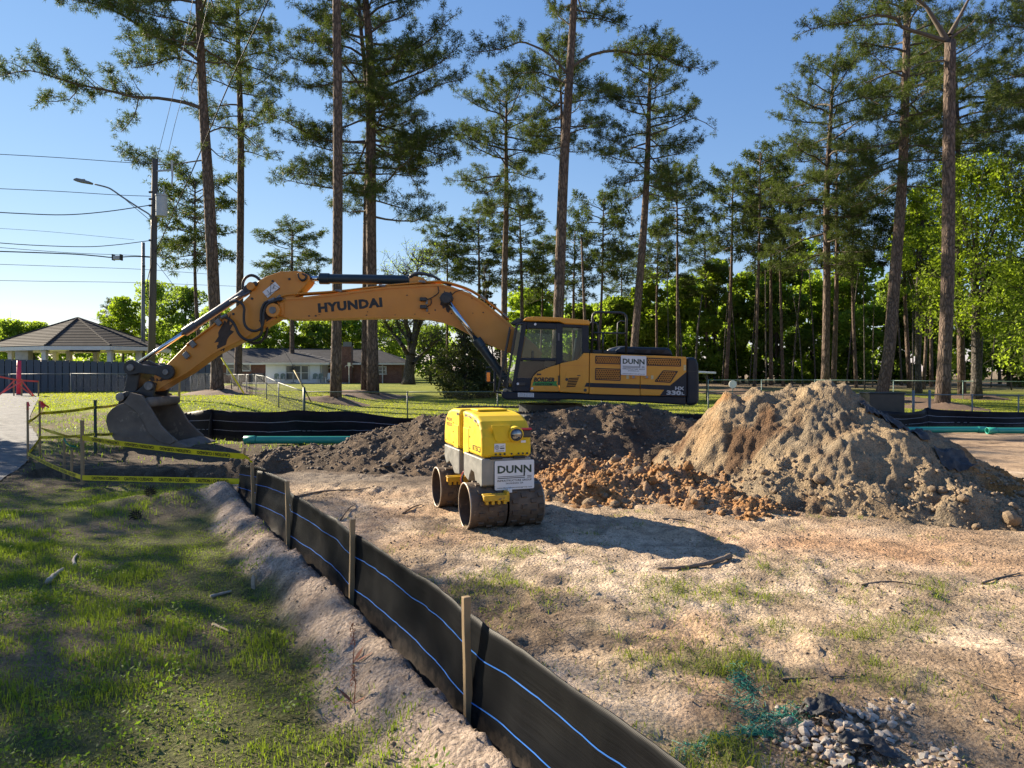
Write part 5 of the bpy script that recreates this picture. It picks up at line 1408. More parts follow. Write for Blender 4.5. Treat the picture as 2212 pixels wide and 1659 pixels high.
def stake_mesh(h, w, lean, curve=0.0, w2=None):
    m = MB(); n = 7; V = []
    for i in range(n):
        t = i / (n - 1); cx = lean[0] * t + curve * math.sin(t * 5.2) * t; cy = lean[1] * t
        z = -0.25 + (h + 0.25) * t
        for a, b in ((-1, -1), (1, -1), (1, 1), (-1, 1)): V.append((cx + a * w / 2 * (0.92 + 0.08 * math.cos(i * 2.1)), cy + b * (w2 or w) / 2, z))
    Fc = [(3, 2, 1, 0), tuple((n - 1) * 4 + k for k in range(4))]
    for i in range(n - 1):
        for k in range(4): Fc.append((i * 4 + k, i * 4 + (k + 1) % 4, (i + 1) * 4 + (k + 1) % 4, (i + 1) * 4 + k))
    return m.add(V, Fc)
for i, (x, y, h) in enumerate(stk):
    zb = float(zg(np.array([x - 0.06]), np.array([y]))[0])
    nx_, ny_ = -0.86, -0.5
    m = stake_mesh(0.70 - zb if i == 0 else h + 0.02, 0.036, (0.10, 0.02) if i == 4 else (RS.uniform(-.02, .02), 0.0), 0.012 if i == 0 else 0.003, 0.03)
    m.V = [(v[0] * math.cos(0.52) - v[1] * math.sin(0.52) + x - 0.055, v[0] * math.sin(0.52) + v[1] * math.cos(0.52) + y - 0.03, v[2] + zb) for v in m.V]
    m.build("stake", M_stake, sf, bevel=0.003)

# ---------------------------------------------------------------- stakes and caution tape round the pit
M_tape = pm("caution_yellow", (0.72, 0.60, 0.01), (0.62, 0.52, 0.01), 6, 0.4)
M_pink = pm("fluorescent_pink", (0.80, 0.05, 0.10), (0.70, 0.04, 0.09), 4, 0.5)
M_coral = pm("fluorescent_coral", (0.85, 0.10, 0.08), None, 4, 0.5)
M_teal = pm("teal_tape", (0.02, 0.35, 0.27), None, 8, 0.5)
M_gpost = pm("green_steel_post", (0.03, 0.06, 0.045), None, 8, 0.6)
def one_stake(name, px, py_b, py_t, Y, w, mat, label, lean=0.0, group=None, cat="stake"):
    b = W(px, py_b, Y); t = W(px, py_t, Y)
    zb = gz(b[0], Y); h = t[2] - zb
    m = stake_mesh(h, w, (lean, 0.0), 0.004); m.V = [(v[0] + b[0], v[1] + Y, v[2] + zb) for v in m.V]
    o = m.build(name, mat, None, bevel=0.003); rebase(o); tag(o, label, cat, group); return (b[0] + lean, Y, t[2])
G_ = "stakes round the caution tape"
one_stake("wooden_stake", 178, 1051, 908, 10.6, 0.042, M_stake, "stout wooden stake carrying both caution tapes beside the pit", 0.0, G_)
one_stake("wooden_stake", 60, 977, 868, 14.6, 0.035, M_stake, "thin stake nearest the asphalt with a short pink ribbon on top", 0.0, G_)
one_stake("wooden_stake", 86, 977, 865, 15.2, 0.035, M_stake, "thin stake just right of the road edge with a torn pink flag", 0.0, G_)
one_stake("fence_post", 206, 968, 864, 15.7, 0.05, M_gpost, "dark green steel post in front of the grey fence left of the bucket", 0.0, None, "post")
one_stake("wooden_stake", 137, 1014, 946, 12.6, 0.035, M_stake, "short stake with a teal ribbon near the left end of the pit", 0.02, G_)
one_stake("wooden_stake", 153, 1037, 971, 11.4, 0.034, M_stake, "lowest short stake leaning at the near edge of the pit", 0.02, G_)
def tape(name, pts, w, mat, label, cat, txt=None, flip=False, tilt=0.0, sag=0.03, group=None, roll=0.0, nseg=14):
    pts = [np.array(p, float) for p in pts]
    line = []
    for a, b in zip(pts[:-1], pts[1:]):
        for k in range(nseg):
            t = k / nseg; p = a * (1 - t) + b * t; p = p.copy(); p[2] -= sag * 4 * t * (1 - t); line.append(p)
    line.append(pts[-1]); line = np.array(line)
    s = np.concatenate([[0], np.cumsum(np.linalg.norm(np.diff(line, axis=0), axis=1))])
    T = np.gradient(line, axis=0); T /= np.linalg.norm(T, axis=1, keepdims=True)
    up = np.array([0, 0, 1.0]); S = np.cross(T, up); S /= np.linalg.norm(S, axis=1, keepdims=True)
    rl_ = tilt + roll * np.sin(s * 1.7)
    Wd = np.cos(rl_)[:, None] * np.cross(S, T) + np.sin(rl_)[:, None] * S
    V = np.stack([line - Wd * w / 2, line + Wd * w / 2], 1).reshape(-1, 3)
    Fc = [(2 * i, 2 * i + 2, 2 * i + 3, 2 * i + 1) for i in range(len(line) - 1)]
    root = empty(name, tuple(pts[0]), label, cat, group)
    o = link("ribbon", raw_mesh("ribbon", V, Fc, mat, True), root)
    if txt:
        Vt, Ft, wh = text_geo(txt, 1, 0.03, 0, 1.0)
        k = w * 0.62 / wh[1]; Lw = wh[0] * k; step = Lw + w * 1.6
        m = MB(); x = step * 0.3
        nrm = np.cross(T, Wd)
        if nrm[:, 1].mean() > 0: nrm = -nrm
        while x + Lw < s[-1]:
            u = x + Lw / 2 + (Vt[:, 0] * k) * (-1 if flip else 1); vv = Vt[:, 1] * k * (-1 if flip else 1)
            C = np.stack([np.interp(u, s, line[:, j]) for j in range(3)], -1); D = np.stack([np.interp(u, s, Wd[:, j]) for j in range(3)], -1); Nn = np.stack([np.interp(u, s, nrm[:, j]) for j in range(3)], -1)
            m.add(C + D * vv[:, None] + Nn * 0.004, Ft); x += step
        m.build("lettering", M_ink, root, rec=False)
    return root
A1 = W(178, 946, 10.57); A2 = W(178, 1032, 10.57); B1 = W(527, 986, 9.17); B2 = W(517, 1040, 9.17)
C1 = W(60, 912, 14.57); C2 = W(60, 980, 14.57); D1 = W(87, 893, 15.17); D2 = W(87, 945, 15.17)
TX = "CAUTION / CUIDADO"
tape("caution_tape", [A1, B1], 0.075, M_tape, "upper yellow caution tape from the stout stake to the leaning fence stake", "caution tape", TX, True, 0.15, 0.02)
tape("caution_tape", [A2, B2], 0.075, M_tape, "lower yellow caution tape from the stout stake to the leaning fence stake", "caution tape", TX, False, 0.05, 0.0)
tape("caution_tape", [C1, A1], 0.06, M_tape, "upper pale yellow tape running from the road-edge stake to the stout stake", "caution tape", None, False, 0.6, 0.05, None, 0.5)
tape("caution_tape", [C2, A2], 0.07, M_tape, "lower yellow tape running from the road-edge stake to the stout stake", "caution tape", TX, False, 0.0, 0.03)
tape("caution_tape", [C1, D1, W(205, 880, 15.67), W(260, 873, 19.0)], 0.065, M_tape, "upper yellow tape behind the pit passing the dark green post towards the bucket", "caution tape", TX, False, 0.2, 0.02)
tape("caution_tape", [C2, D2, W(205, 938, 15.67), W(250, 936, 17.0)], 0.065, M_tape, "lower yellow tape behind the pit disappearing behind the bucket", "caution tape", TX, True, 0.0, 0.02)
tape("tape_tail", [B1, W(537, 990, 9.12), W(541, 997, 9.1), W(546, 1000, 9.08)], 0.05, M_tape, "loose yellow tape end fluttering at the leaning fence stake", "caution tape", None, False, 0.3, 0.0, None, 0.4, 3)
tape("ribbon_flag", [W(60, 868, 14.55), W(62, 876, 14.54), W(60, 886, 14.54)], 0.06, M_coral, "short pink ribbon tied on the stake nearest the asphalt", "ribbon", None, False, 1.2, 0, None, 0.6, 3)
tape("ribbon_flag", [W(87, 866, 15.1), W(93, 878, 15.08), W(89, 893, 15.06)], 0.10, M_coral, "long torn pink ribbon hanging on the stake right of the road edge", "ribbon", None, False, 1.2, 0, None, 0.8, 3)
tape("ribbon_flag", [W(90, 868, 15.1), W(97, 875, 15.1), W(106, 880, 15.1)], 0.06, M_coral, "pink ribbon end blowing right of the road-edge stakes", "ribbon", None, False, 0.4, 0, None, 0.8, 3)
tape("ribbon_flag", [W(138, 947, 12.5), W(143, 957, 12.5), W(152, 963, 12.5), W(166, 965, 12.5)], 0.05, M_teal, "teal ribbon trailing from a short stake by the pit", "ribbon", None, False, 0.5, 0, None, 0.7, 4)
one_stake("wooden_stake", 370, 890, 867, 20.6, 0.03, M_coral, "pink flag stake at the left end of the far black fence", 0, None)
one_stake("wooden_stake", 377, 893, 862, 20.4, 0.035, M_coral, "taller pink flag stake beside the bucket's right side", 0, None)
one_stake("wooden_stake", 386, 885, 816, 30.0, 0.07, M_stake, "tall pale stake standing before the grey fence right of the bucket", 0.05, None)

# pink post and ribbon cordon at the far road end
pz = gz(W(40, 0, 38)[0], 38.0)
pr = empty("pink_post", (W(40, 0, 38)[0], 38.0, pz), "fluorescent pink round post standing at the end of the asphalt", "post")
tp = W(40, 779, 38.0)
MB().cyl((pr.location[0], 38.0, pz - 0.2), (pr.location[0] + 0.03, 38.0, tp[2]), 0.105, 16).build("tube", M_pink, pr, True)
MB().cyl((pr.location[0], 38.0, pz - 0.05), (pr.location[0], 38.0, pz + 0.1), 0.12, 12).build("foot", pm("concrete", (0.35, 0.34, 0.32), None, 5, 0.9), pr)
MB().tube(catmull([(pr.location[0] + 0.03, 37.9, tp[2] - 0.2), (pr.location[0] - 0.02, 37.88, tp[2] - 0.32), (pr.location[0] + 0.06, 37.88, tp[2] - 0.3)], 3), 0.012, 5).build("hook", M_blk, pr)
for px, lb in ((30, "thin stake left of the pink post"), (47, "thin stake just right of the pink post"), (83, "thin stake ending the pink ribbon cordon at right")):
    one_stake("wooden_stake", px, 866 if px == 83 else 858, 819 if px < 83 else 823, 37.0, 0.055, M_stake, lb + " at the road end", 0, "stakes of the pink cordon")
for pts, lb in (([(-4, 813), (31, 820), (49, 822)], "top pink ribbon running from the left picture edge to the pink post"), ([(49, 822), (83, 824)], "top pink ribbon right of the pink post"), ([(31, 822), (2, 850), (-6, 857)], "upper slanting pink ribbon left of the post"), ([(48, 823), (16, 842), (-4, 854)], "lower slanting pink ribbon crossing the post"), ([(48, 824), (62, 842), (80, 862)], "steep pink ribbon falling right from the post"), ([(43, 834), (62, 848), (82, 866)], "second pink ribbon falling right from the middle of the post")):
    tape("pink_ribbon", [W(x, y, 36.9) for x, y in pts], 0.085, M_coral, lb, "ribbon", None, False, 0.1, 0.0, "pink ribbon cordon", 0.2, 5)

# ---------------------------------------------------------------- far black silt fences
def far_fence(name, pts, label, hh, stakes):
    """pts: (px, py_top, Y)"""
    P = [(W(px, 0, Y)[0], Y, W(px, pt, Y)[2]) for px, pt, Y in pts]
    root = empty(name, (P[0][0], P[0][1], gz(P[0][0], P[0][1])), label, "silt fence")
    d = catmull(P, 6); path_ = [(p[0], p[1]) for p in d]; top = np.array([p[2] for p in d]); bot = np.array([gz(p[0], p[1]) - 0.1 for p in d])
    fabric("fabric", path_, top, bot, lambda s, t: 0.05 * math.sin(s * 2.1 + 3 * t) + 0.03 * math.sin(s * 5.3), M_fab2, root, 6, 1.0, (0.40, 0.68), M_wline, 0.006, 1.0)
    for px, pt, Y in stakes:
        a = W(px, pt, Y); zb = gz(a[0], Y)
        MB().box((a[0], Y + 0.05, (a[2] + zb) / 2 - 0.05), (0.04, 0.04, a[2] - zb + 0.1)).build("stake", M_stake, root)
    return root
far_fence("silt_fence", [(365, 897, 20.8), (400, 891, 20.4), (455, 884, 20.0), (462, 885, 20.0), (560, 890, 19.6), (610, 889, 19.6), (640, 886, 19.7), (700, 889, 20.0), (760, 889, 20.4), (860, 902, 21.0), (960, 903, 21.6), (1100, 906, 22.2)], "black silt fence behind the teal pipe between bucket and mound", 0.7, [(458, 884, 20.06), (640, 887, 19.76), (780, 890, 20.6)])
far_fence("silt_fence", [(1390, 893, 23.0), (1460, 894, 23.0), (1540, 895, 23.2), (1620, 897, 23.4)], "low black silt fence seen under the excavator's counterweight", 0.5, [(1500, 894, 23.1)])
far_fence("silt_fence", [(1880, 884, 22.6), (1960, 891, 23.3), (2000, 882, 24.2), (2006, 881, 24.3), (2030, 885, 24.4), (2100, 888, 24.5), (2180, 890, 24.5), (2300, 891, 24.6), (2420, 892, 24.6)], "black silt fence behind the pipes at the right edge", 0.6, [(2004, 880, 24.3), (2140, 888, 24.5)])

# teal drain pipes
M_pipe = pm("teal_pipe", (0.035, 0.33, 0.25), (0.03, 0.28, 0.215), 2, 0.35)
def pipe(a, b, r, label):
    a = np.array(a, float); b = np.array(b, float); d = (b - a) / np.linalg.norm(b - a)
    a[2] = gz(a[0], a[1]) + r + 0.015; b[2] = gz(b[0], b[1]) + r + 0.015
    root = empty("drain_pipe", tuple(a - np.array((0, 0, r))), label, "pipe", "teal drain pipes")
    m = MB(); n = 24; u, v = basis(d); V = []; Fc = []
    for p, rr in ((a, r), (b, r), (b, r * 0.92), (a, r * 0.92)):
        for k in range(n): t = 2 * math.pi * k / n; V.append(p + rr * (math.cos(t) * u + math.sin(t) * v))
    for s_ in range(4):
        for k in range(n): Fc.append((s_ * n + k, s_ * n + (k + 1) % n, ((s_ + 1) % 4) * n + (k + 1) % n, ((s_ + 1) % 4) * n + k))
    m.add(V, Fc); m.build("barrel", M_pipe, root, False)
    m = MB(); V = []
    for p, rr in ((a - d * 0.03, r * 1.10), (a + d * 0.22, r * 1.10), (a + d * 0.28, r * 1.001), (a + d * 0.22, r * 0.999), (a - d * 0.03, r * 0.94)):
        for k in range(n): t = 2 * math.pi * k / n; V.append(p + rr * (math.cos(t) * u + math.sin(t) * v))
    Fc = []
    for s_ in range(4):
        for k in range(n): Fc.append((s_ * n + k, s_ * n + (k + 1) % n, (s_ + 1) * n + (k + 1) % n, (s_ + 1) * n + k))
    Fc += [(4 * n + k, 4 * n + (k + 1) % n, (k + 1) % n, k) for k in range(n)]
    m.add(V, Fc); m.build("socket", M_pipe, root, True)
a = W(530, 936, 18.3); b = W(905, 930, 18.9)
pipe(a, b, 0.10, "teal pipe lying in front of the far black fence behind the dark bank")
pipe(W(2128, 0, 22.4), W(1790, 0, 22.2), 0.092, "left of the two teal pipes lying behind the sand pile")
pipe(W(2134, 0, 22.0), W(2500, 0, 22.0), 0.092, "right of the two teal pipes, running out of the picture")

# ---------------------------------------------------------------- chain-link fences
M_galv = pm("galvanised_steel", (0.20, 0.215, 0.225), (0.15, 0.16, 0.165), 6, 0.6, 0.2)
M_galvd = pm("green_coated_steel", (0.045, 0.085, 0.075), (0.03, 0.055, 0.05), 6, 0.45)
M_wire = pm("fence_wire", (0.09, 0.095, 0.10), None, 6, 0.5, 0.4)
def chain_fence(name, pts, h, label, posts, pm_=M_galv, thick=(), zoff=0.0, pitch=0.085, wr=0.0019, h_at=None):
    P = [np.array((x, y)) for x, y in pts]
    root = empty(name, (P[0][0], P[0][1], gz(*P[0])), label, "fence")
    for i, (a, b) in enumerate(zip(P[:-1], P[1:])):
        L_ = np.linalg.norm(b - a); d = (b - a) / L_
        def at(s): q = a + d * s; return q, gz(q[0], q[1]) + zoff
        nseg = max(1, int(L_ / 3))
        for k in range(nseg):
            q0, z0 = at(L_ * k / nseg); q1, z1 = at(L_ * (k + 1) / nseg)
            MB().cyl((q0[0], q0[1], z0 + h), (q1[0], q1[1], z1 + h), 0.022, 8).build("top_rail", pm_, root, True)
            if k > 0 or i == 0 or True:
                big = (i, k) in thick
                MB().cyl((q0[0], q0[1], z0 - 0.3), (q0[0], q0[1], z0 + h + (0.18 if big else 0.04)), 0.05 if big else 0.028, 10).build("post", pm_, root, True)
            segs = []
            l_ = L_ / nseg; n = int(l_ / pitch)
            for j in range(-int(h / pitch) - 1, n + 1):
                s0, s1 = j * pitch, j * pitch + h; u0, u1 = 0.0, 1.0
                if s0 < 0: u0 = -s0 / h
                if s1 > l_: u1 = (l_ - s0) / h
                if u1 <= u0: continue
                for sg in (0, 1):
                    def pt(u):
                        ss = s0 + u * h
                        f = ss / l_; q = q0 + (q1 - q0) * f; zz = z0 + (z1 - z0) * f
                        return (q[0], q[1] + (0.002 if sg else -0.002), zz + 0.03 + (h - 0.05) * (u if sg == 0 else 1 - u))
                    segs.append((pt(u0), pt(u1), wr, wr))
            if segs:
                Vv, Ff = frusta(segs, 3)
                link("mesh_panel", raw_mesh("mesh_panel", Vv, Ff, M_wire), root)["kind"] = "stuff"
        if i == len(P) - 2:
            MB().cyl((b[0], b[1], gz(*b) - 0.3), (b[0], b[1], gz(*b) + zoff + h + 0.04), 0.028, 10).build("post", pm_, root, True)
    return root
fx = lambda px, Y: (px - CX) / F * Y
chain_fence("chain_link_fence", [(fx(657, 28.0), 28.0), (fx(880, 28.6), 28.6), (fx(1075, 29.0), 29.0), (fx(1300, 29.4), 29.4), (fx(1530, 29.6), 29.6), (fx(1760, 30.2), 30.2)], 1.10, "dark chain-link fence crossing the lawn behind the excavator", None, M_galvd, ((0, 0),))
chain_fence("chain_link_fence", [(fx(657, 28.0), 28.05), (fx(602, 31.5), 31.5), (fx(553, 37.0), 37.0), (fx(500, 45.0), 45.0)], 1.10, "chain-link fence running back from the thick corner post towards the house", None, M_galv, ())
chain_fence("chain_link_fence", [(fx(412, 41.0), 41.0), (fx(285, 41.2), 41.2), (fx(153, 41.5), 41.5), (fx(20, 42.0), 42.0), (fx(-60, 42.2), 42.2)], 1.15, "chain-link fence standing in front of the grey board fence", None, M_galv, ())
chain_fence("chain_link_fence", [(fx(412, 41.0), 41.02), (fx(455, 43.0), 43.0), (fx(500, 45.0), 45.0)], 1.15, "short screened chain-link fence by the large left pine", None, M_galv, ())
chain_fence("chain_link_fence", [(fx(1700, 29.8), 29.8), (fx(1865, 29.2), 29.2), (fx(1973, 28.4), 28.4), (fx(2008, 28.2), 28.2), (fx(2100, 28.0), 28.0), (fx(2200, 27.8), 27.8), (fx(2330, 27.6), 27.6)], 1.05, "chain-link fence with gate posts behind the silt fence at right", None, M_galv, ((2, 0), (3, 0)), -0.05)
chain_fence("chain_link_fence", [(fx(1530, 47), 47.0), (fx(1760, 47), 47.0), (fx(1930, 46), 46.0), (fx(2080, 45), 45.0), (fx(2300, 44), 44.0)], 1.15, "farther chain-link fence with a greenish rail before the wood", None, pm("pale_green_rail", (0.26, 0.38, 0.33), None, 5, 0.5), ())
# ---------------------------------------------------------------- grey board fence, gazebo, house
M_board = pm("board_slate_grey", (0.085, 0.105, 0.135), (0.068, 0.085, 0.112), 3, 0.75, bmp=0.15, bscale=30, stretch=(1, 1, 0.15))
bf = empty("board_fence", (fx(150, 45), 45.0, gz(fx(150, 45), 45)), "tall slate-grey board fence behind the bucket", "fence")
Fa, Fb = np.array((fx(-70, 43.4), 43.4)), np.array((fx(462, 46.5), 46.5))
Lf = np.linalg.norm(Fb - Fa); df = (Fb - Fa) / Lf; bw = 0.40
nb = int(Lf / bw)
bmesh_ = MB().box((0, 0, 1.1), (bw - 0.045, 0.03, 2.2)); board_me = raw_mesh("board", bmesh_.V, bmesh_.F, M_board)
for i in range(nb):
    q = Fa + df * (i + 0.5) * bw; t = (i + 0.5) / nb
    z0 = W(0, 856 - 10 * t, q[1])[2]; z1 = W(0, 774 + 13.0 * t, q[1])[2]
    o = bpy.data.objects.new("board", board_me); COL.objects.link(o); o.parent = bf; o.matrix_parent_inverse = Matrix.Translation(-Vector(bf.location))
    o.location = (q[0], q[1], z0 - 0.05 + RS.uniform(-.01, .01)); o.scale = (1, 1, (z1 - z0 + 0.05) / 2.2); o.rotation_euler = (0, 0, math.atan2(df[1], df[0]) + RS.uniform(-.02, .02))
for zz in (0.4, 1.9):
    a, b = Fa, Fb
    MB().bar((a[0], a[1] + 0.05, W(0, 856, a[1])[2] + zz), (b[0], b[1] + 0.05, W(0, 846, b[1])[2] + zz * 0.9), 0.04, 0.1).build("rail", M_board, bf)
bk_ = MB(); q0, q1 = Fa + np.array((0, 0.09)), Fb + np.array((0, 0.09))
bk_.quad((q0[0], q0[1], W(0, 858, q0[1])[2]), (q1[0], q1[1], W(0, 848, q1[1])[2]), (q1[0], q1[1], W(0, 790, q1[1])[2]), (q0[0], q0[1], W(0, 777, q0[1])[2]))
bk_.build("gap_shade_sheet", pm("board_shadow_gap", (0.02, 0.025, 0.035), None, 3, 0.9), bf)  # dark sheet standing in for the shade between the boards

M_trim = pm("trim_white", (0.74, 0.72, 0.67), (0.66, 0.64, 0.60), 2, 0.6)
def shinglemat(name, c, c2):
    m, nt, out = mk(name); v = coords(nt)
    b = nt.nodes.new("ShaderNodeTexBrick"); b.inputs["Scale"].default_value = 3.2; b.offset = 0.5; b.inputs["Mortar Size"].default_value = 0.012
    b.inputs["Color1"].default_value = (*c, 1); b.inputs["Color2"].default_value = (*c2, 1); b.inputs["Mortar"].default_value = (*[x * 0.6 for x in c2], 1)
    nt.links.new(v, b.inputs["Vector"]); n = nz(nt, 1.2, 4, 0.6, v); r = ramp(nt, n.outputs[0], [(0.3, (0.75,) * 3), (0.7, (1.2,) * 3)])
    prin(nt, out, mixc(nt, 1.0, b.outputs[0], r.outputs[0], 'MULTIPLY'), 0.9, 0, None, 0.2)
    return m
M_shin = shinglemat("shingle_brown_grey", (0.078, 0.070, 0.066), (0.055, 0.050, 0.048))
M_shin2 = shinglemat("shingle_grey", (0.070, 0.071, 0.078), (0.054, 0.055, 0.060))
def courses(mb, poly_lo0, poly_lo1, apex0, apex1, n, th=0.03):
    """roof slope as overlapping courses from eave to ridge"""
    a0, a1, b0, b1 = [np.array(p, float) for p in (poly_lo0, poly_lo1, apex0, apex1)]
    nn = np.cross(a1 - a0, (b0 + b1) / 2 - a0); nn /= np.linalg.norm(nn)
    if nn[2] < 0: nn = -nn
    for i in range(n):
        t0, t1 = i / n, (i + 1) / n
        p = [a0 + (b0 - a0) * t0, a1 + (b1 - a1) * t0, a1 + (b1 - a1) * t1, a0 + (b0 - a0) * t1]
        V = [p[0] + nn * th, p[1] + nn * th, p[2] + nn * 0.004, p[3] + nn * 0.004, p[0], p[1]]
        mb.add(V, [(0, 1, 2, 3), (4, 5, 1, 0)])
# gazebo with hipped roof
gzb = empty("gazebo", (fx(170, 50), 50.0, gz(fx(170, 50), 50.0)), "open white-columned gazebo with a hipped brown shingle roof", "gazebo")
Eh = W(0, 746, 46.5)[2]; near_c = np.array(W(97, 746, 47.2)); apex = np.array(W(168, 687, 51.0))
rgt = np.array(W(318, 749, 49.0)); rgt[2] = Eh; near_c[2] = Eh
lft = np.array(W(-40, 745, 50.5)); lft[2] = Eh
mid_r = near_c + (rgt - near_c); back = lft + (rgt - near_c)
near_r = np.array(W(238, 747, 47.2)); near_r[2] = Eh
pts = [lft, near_c, near_r, rgt, np.array((rgt[0] - 1.5, 55.5, Eh)), np.array((lft[0] + 1.5, 56.5, Eh))]
for i in range(6):
    m = MB(); courses(m, pts[i], pts[(i + 1) % 6], apex, apex, 18, 0.035); m.build("roof_slope", M_shin, gzb, rec=False)
    a, b = pts[i], pts[(i + 1) % 6]
    d = np.array((0, 0, -0.28)); m = MB()
    m.bar(a + d * 0.55, b + d * 0.55, 0.06, 0.26); m.build("fascia", M_trim, gzb)
    m = MB(); m.tube([a + np.array((0, 0, 0.03)), a + (apex - a) * 0.5 + np.array((0, 0, 0.03)), apex + np.array((0, 0, 0.02))], 0.07, 6); m.build("hip_cap", M_shin, gzb)
MB().add([p + np.array((0, 0, -0.1)) for p in pts], [tuple(range(6))]).build("ceiling", M_trim, gzb)
for px, Y in ((24, 50), (97, 47.8), (60, 52.5), (150, 51.5), (208, 52), (238, 47.8), (300, 49.5), (47, 54), (120, 54.8)):
    x = fx(px, Y); zb = gz(x, Y)
    o = MB().box((x, Y, (zb + Eh - 0.2) / 2), (0.30, 0.30, Eh - 0.2 - zb)).build("column", M_trim, gzb, bevel=0.02)
    MB().box((x, Y, Eh - 0.35), (0.40, 0.40, 0.12)).build("capital", M_trim, o, bevel=0.01)
fan = MB(); fc = W(184, 759, 51.0); fan.cyl(fc, (fc[0], fc[1], fc[2] + 0.35), 0.05, 8); fan.cyl((fc[0], fc[1], fc[2] - 0.05), (fc[0], fc[1], fc[2] + 0.1), 0.16, 12)
for k in range(5): a = k * 1.256 + 0.2; fan.bar((fc[0], fc[1], fc[2] + 0.05), (fc[0] + 1.0 * math.cos(a), fc[1] + 1.0 * math.sin(a), fc[2] + 0.05), 0.02, 0.16)
fan.build("ceiling_fan", M_blk, gzb)
MB().box((fx(52, 49), 49.0, W(0, 768, 49)[2]), (0.9, 0.5, 0.8)).build("cabinet", pm("cream_box", (0.5, 0.47, 0.4), None, 4, 0.7), gzb, bevel=0.02)

# brick house
def brickmat():
    m, nt, out = mk("brick_red_brown"); v = coords(nt, (1, 1, 1)); 
    sw = nt.nodes.new("ShaderNodeSeparateXYZ"); cb = nt.nodes.new("ShaderNodeCombineXYZ"); nt.links.new(v, sw.inputs[0]); nt.links.new(sw.outputs[0], cb.inputs[0]); nt.links.new(sw.outputs[2], cb.inputs[1])
    b = nt.nodes.new("ShaderNodeTexBrick"); b.inputs["Scale"].default_value = 4.0; b.inputs["Mortar Size"].default_value = 0.02
    b.inputs["Color1"].default_value = (0.155, 0.062, 0.042, 1); b.inputs["Color2"].default_value = (0.215, 0.088, 0.055, 1); b.inputs["Mortar"].default_value = (0.26, 0.22, 0.19, 1)
    nt.links.new(cb.outputs[0], b.inputs["Vector"]); n = nz(nt, 2.5, 4, 0.6, v); r = ramp(nt, n.outputs[0], [(0.3, (0.75,) * 3), (0.7, (1.2,) * 3)])
    prin(nt, out, mixc(nt, 1.0, b.outputs[0], r.outputs[0], 'MULTIPLY'), 0.85, 0, None, 0.2)
    return m
M_brick = brickmat()
M_siding = pm("siding_white", (0.80, 0.81, 0.80), (0.74, 0.75, 0.75), 2, 0.6)
M_winp = pm("window_pane_dim", (0.16, 0.17, 0.165), (0.10, 0.11, 0.11), 1.5, 0.12, 0.0, spec=0.8)
YH = 78.0
hz0 = W(0, 828, YH)[2]; he = W(0, 784, YH)[2]; hr = W(0, 753, YH + 4)[2]
hx = lambda px: fx(px, YH)
hs = empty("brick_house", (hx(660), YH + 3, hz0), "low brick ranch house with grey hipped roof and white siding bay", "house")
MB().box(((hx(430) + hx(868)) / 2, YH + 4.5, (hz0 - 0.3 + he) / 2), (hx(868) - hx(430), 9.0, he - hz0 + 0.3)).build("wall", M_brick, hs)
ov = 0.45
e0 = (hx(424), YH - ov, he); e1 = (hx(880), YH - ov, he + 0.02); r0 = (hx(424) , YH + 4.5, hr); r1 = (hx(800), YH + 4.5, hr - 0.12); k0 = (hx(424), YH + 9.5, he); k1 = (hx(880), YH + 9.5, he)
for nm, a, b, c_, d in (("roof_slope", e0, e1, r0, r1), ("roof_slope", k1, k0, r1, r0), ("roof_slope", e1, k1, r1, r1)):
    m = MB(); courses(m, a, b, c_, d, 14, 0.03); m.build(nm, M_shin2, hs, rec=False)
MB().tube([np.array(r0) + (0, 0, .03), np.array(r1) + (0, 0, .03)], 0.08, 6).build("ridge_cap", M_shin2, hs)
MB().bar((e0[0], e0[1], he - 0.1), (hx(572), e0[1], he - 0.1), 0.04, 0.2).build("fascia", M_trim, hs)
MB().bar((hx(690), e0[1], he - 0.1), (e1[0], e0[1], he - 0.1), 0.04, 0.2).build("fascia", M_trim, hs)
# siding bay
by = YH - 3.4
bx0, bx1 = fx(574, by), fx(691, by)
sdz0, sdz1 = gz(bx0, by) - 0.1, he - 0.05
bay = MB().box(((bx0 + bx1) / 2, (by + YH) / 2 + 0.1, (sdz0 + sdz1) / 2), (bx1 - bx0, YH - by, sdz1 - sdz0)).build("siding_bay", M_siding, hs)
nsd = 16; lap = MB()
for i in range(nsd):
    z = sdz0 + (sdz1 - sdz0) * i / nsd; z2 = sdz0 + (sdz1 - sdz0) * (i + 1) / nsd
    pb = MB().add([(bx0, by - 0.03, z), (bx1, by - 0.03, z), (bx1, by - 0.006, z2), (bx0, by - 0.006, z2), (bx0, by, z), (bx1, by, z)], [(0, 1, 2, 3), (4, 5, 1, 0)])
    pb.build("siding_board", M_siding, bay, rec=False)
ap = (fx(632, YH + 1.5), YH + 1.6, W(0, 757, YH + 1.6)[2])
ea, eb = (bx0 - 0.4, by - 0.4, he), (bx1 + 1.1, by - 0.4, he - 0.05)
m = MB(); courses(m, ea, eb, ap, (ap[0] + 0.3, ap[1], ap[2]), 12, 0.03); m.build("bay_roof_slope", M_shin2, hs, rec=False)
m = MB(); courses(m, (ea[0], YH + 0.5, he + 0.15), ea, ap, ap, 8, 0.03); m.build("bay_roof_slope", M_shin2, hs, rec=False)
m = MB(); courses(m, eb, (eb[0], YH + 0.5, he + 0.15), (ap[0] + 0.3, ap[1], ap[2]), (ap[0] + 0.3, ap[1], ap[2]), 8, 0.03); m.build("bay_roof_slope", M_shin2, hs, rec=False)
MB().bar((ea[0], ea[1], he - 0.1), (eb[0], eb[1], he - 0.13), 0.04, 0.2).build("fascia", M_trim, hs)
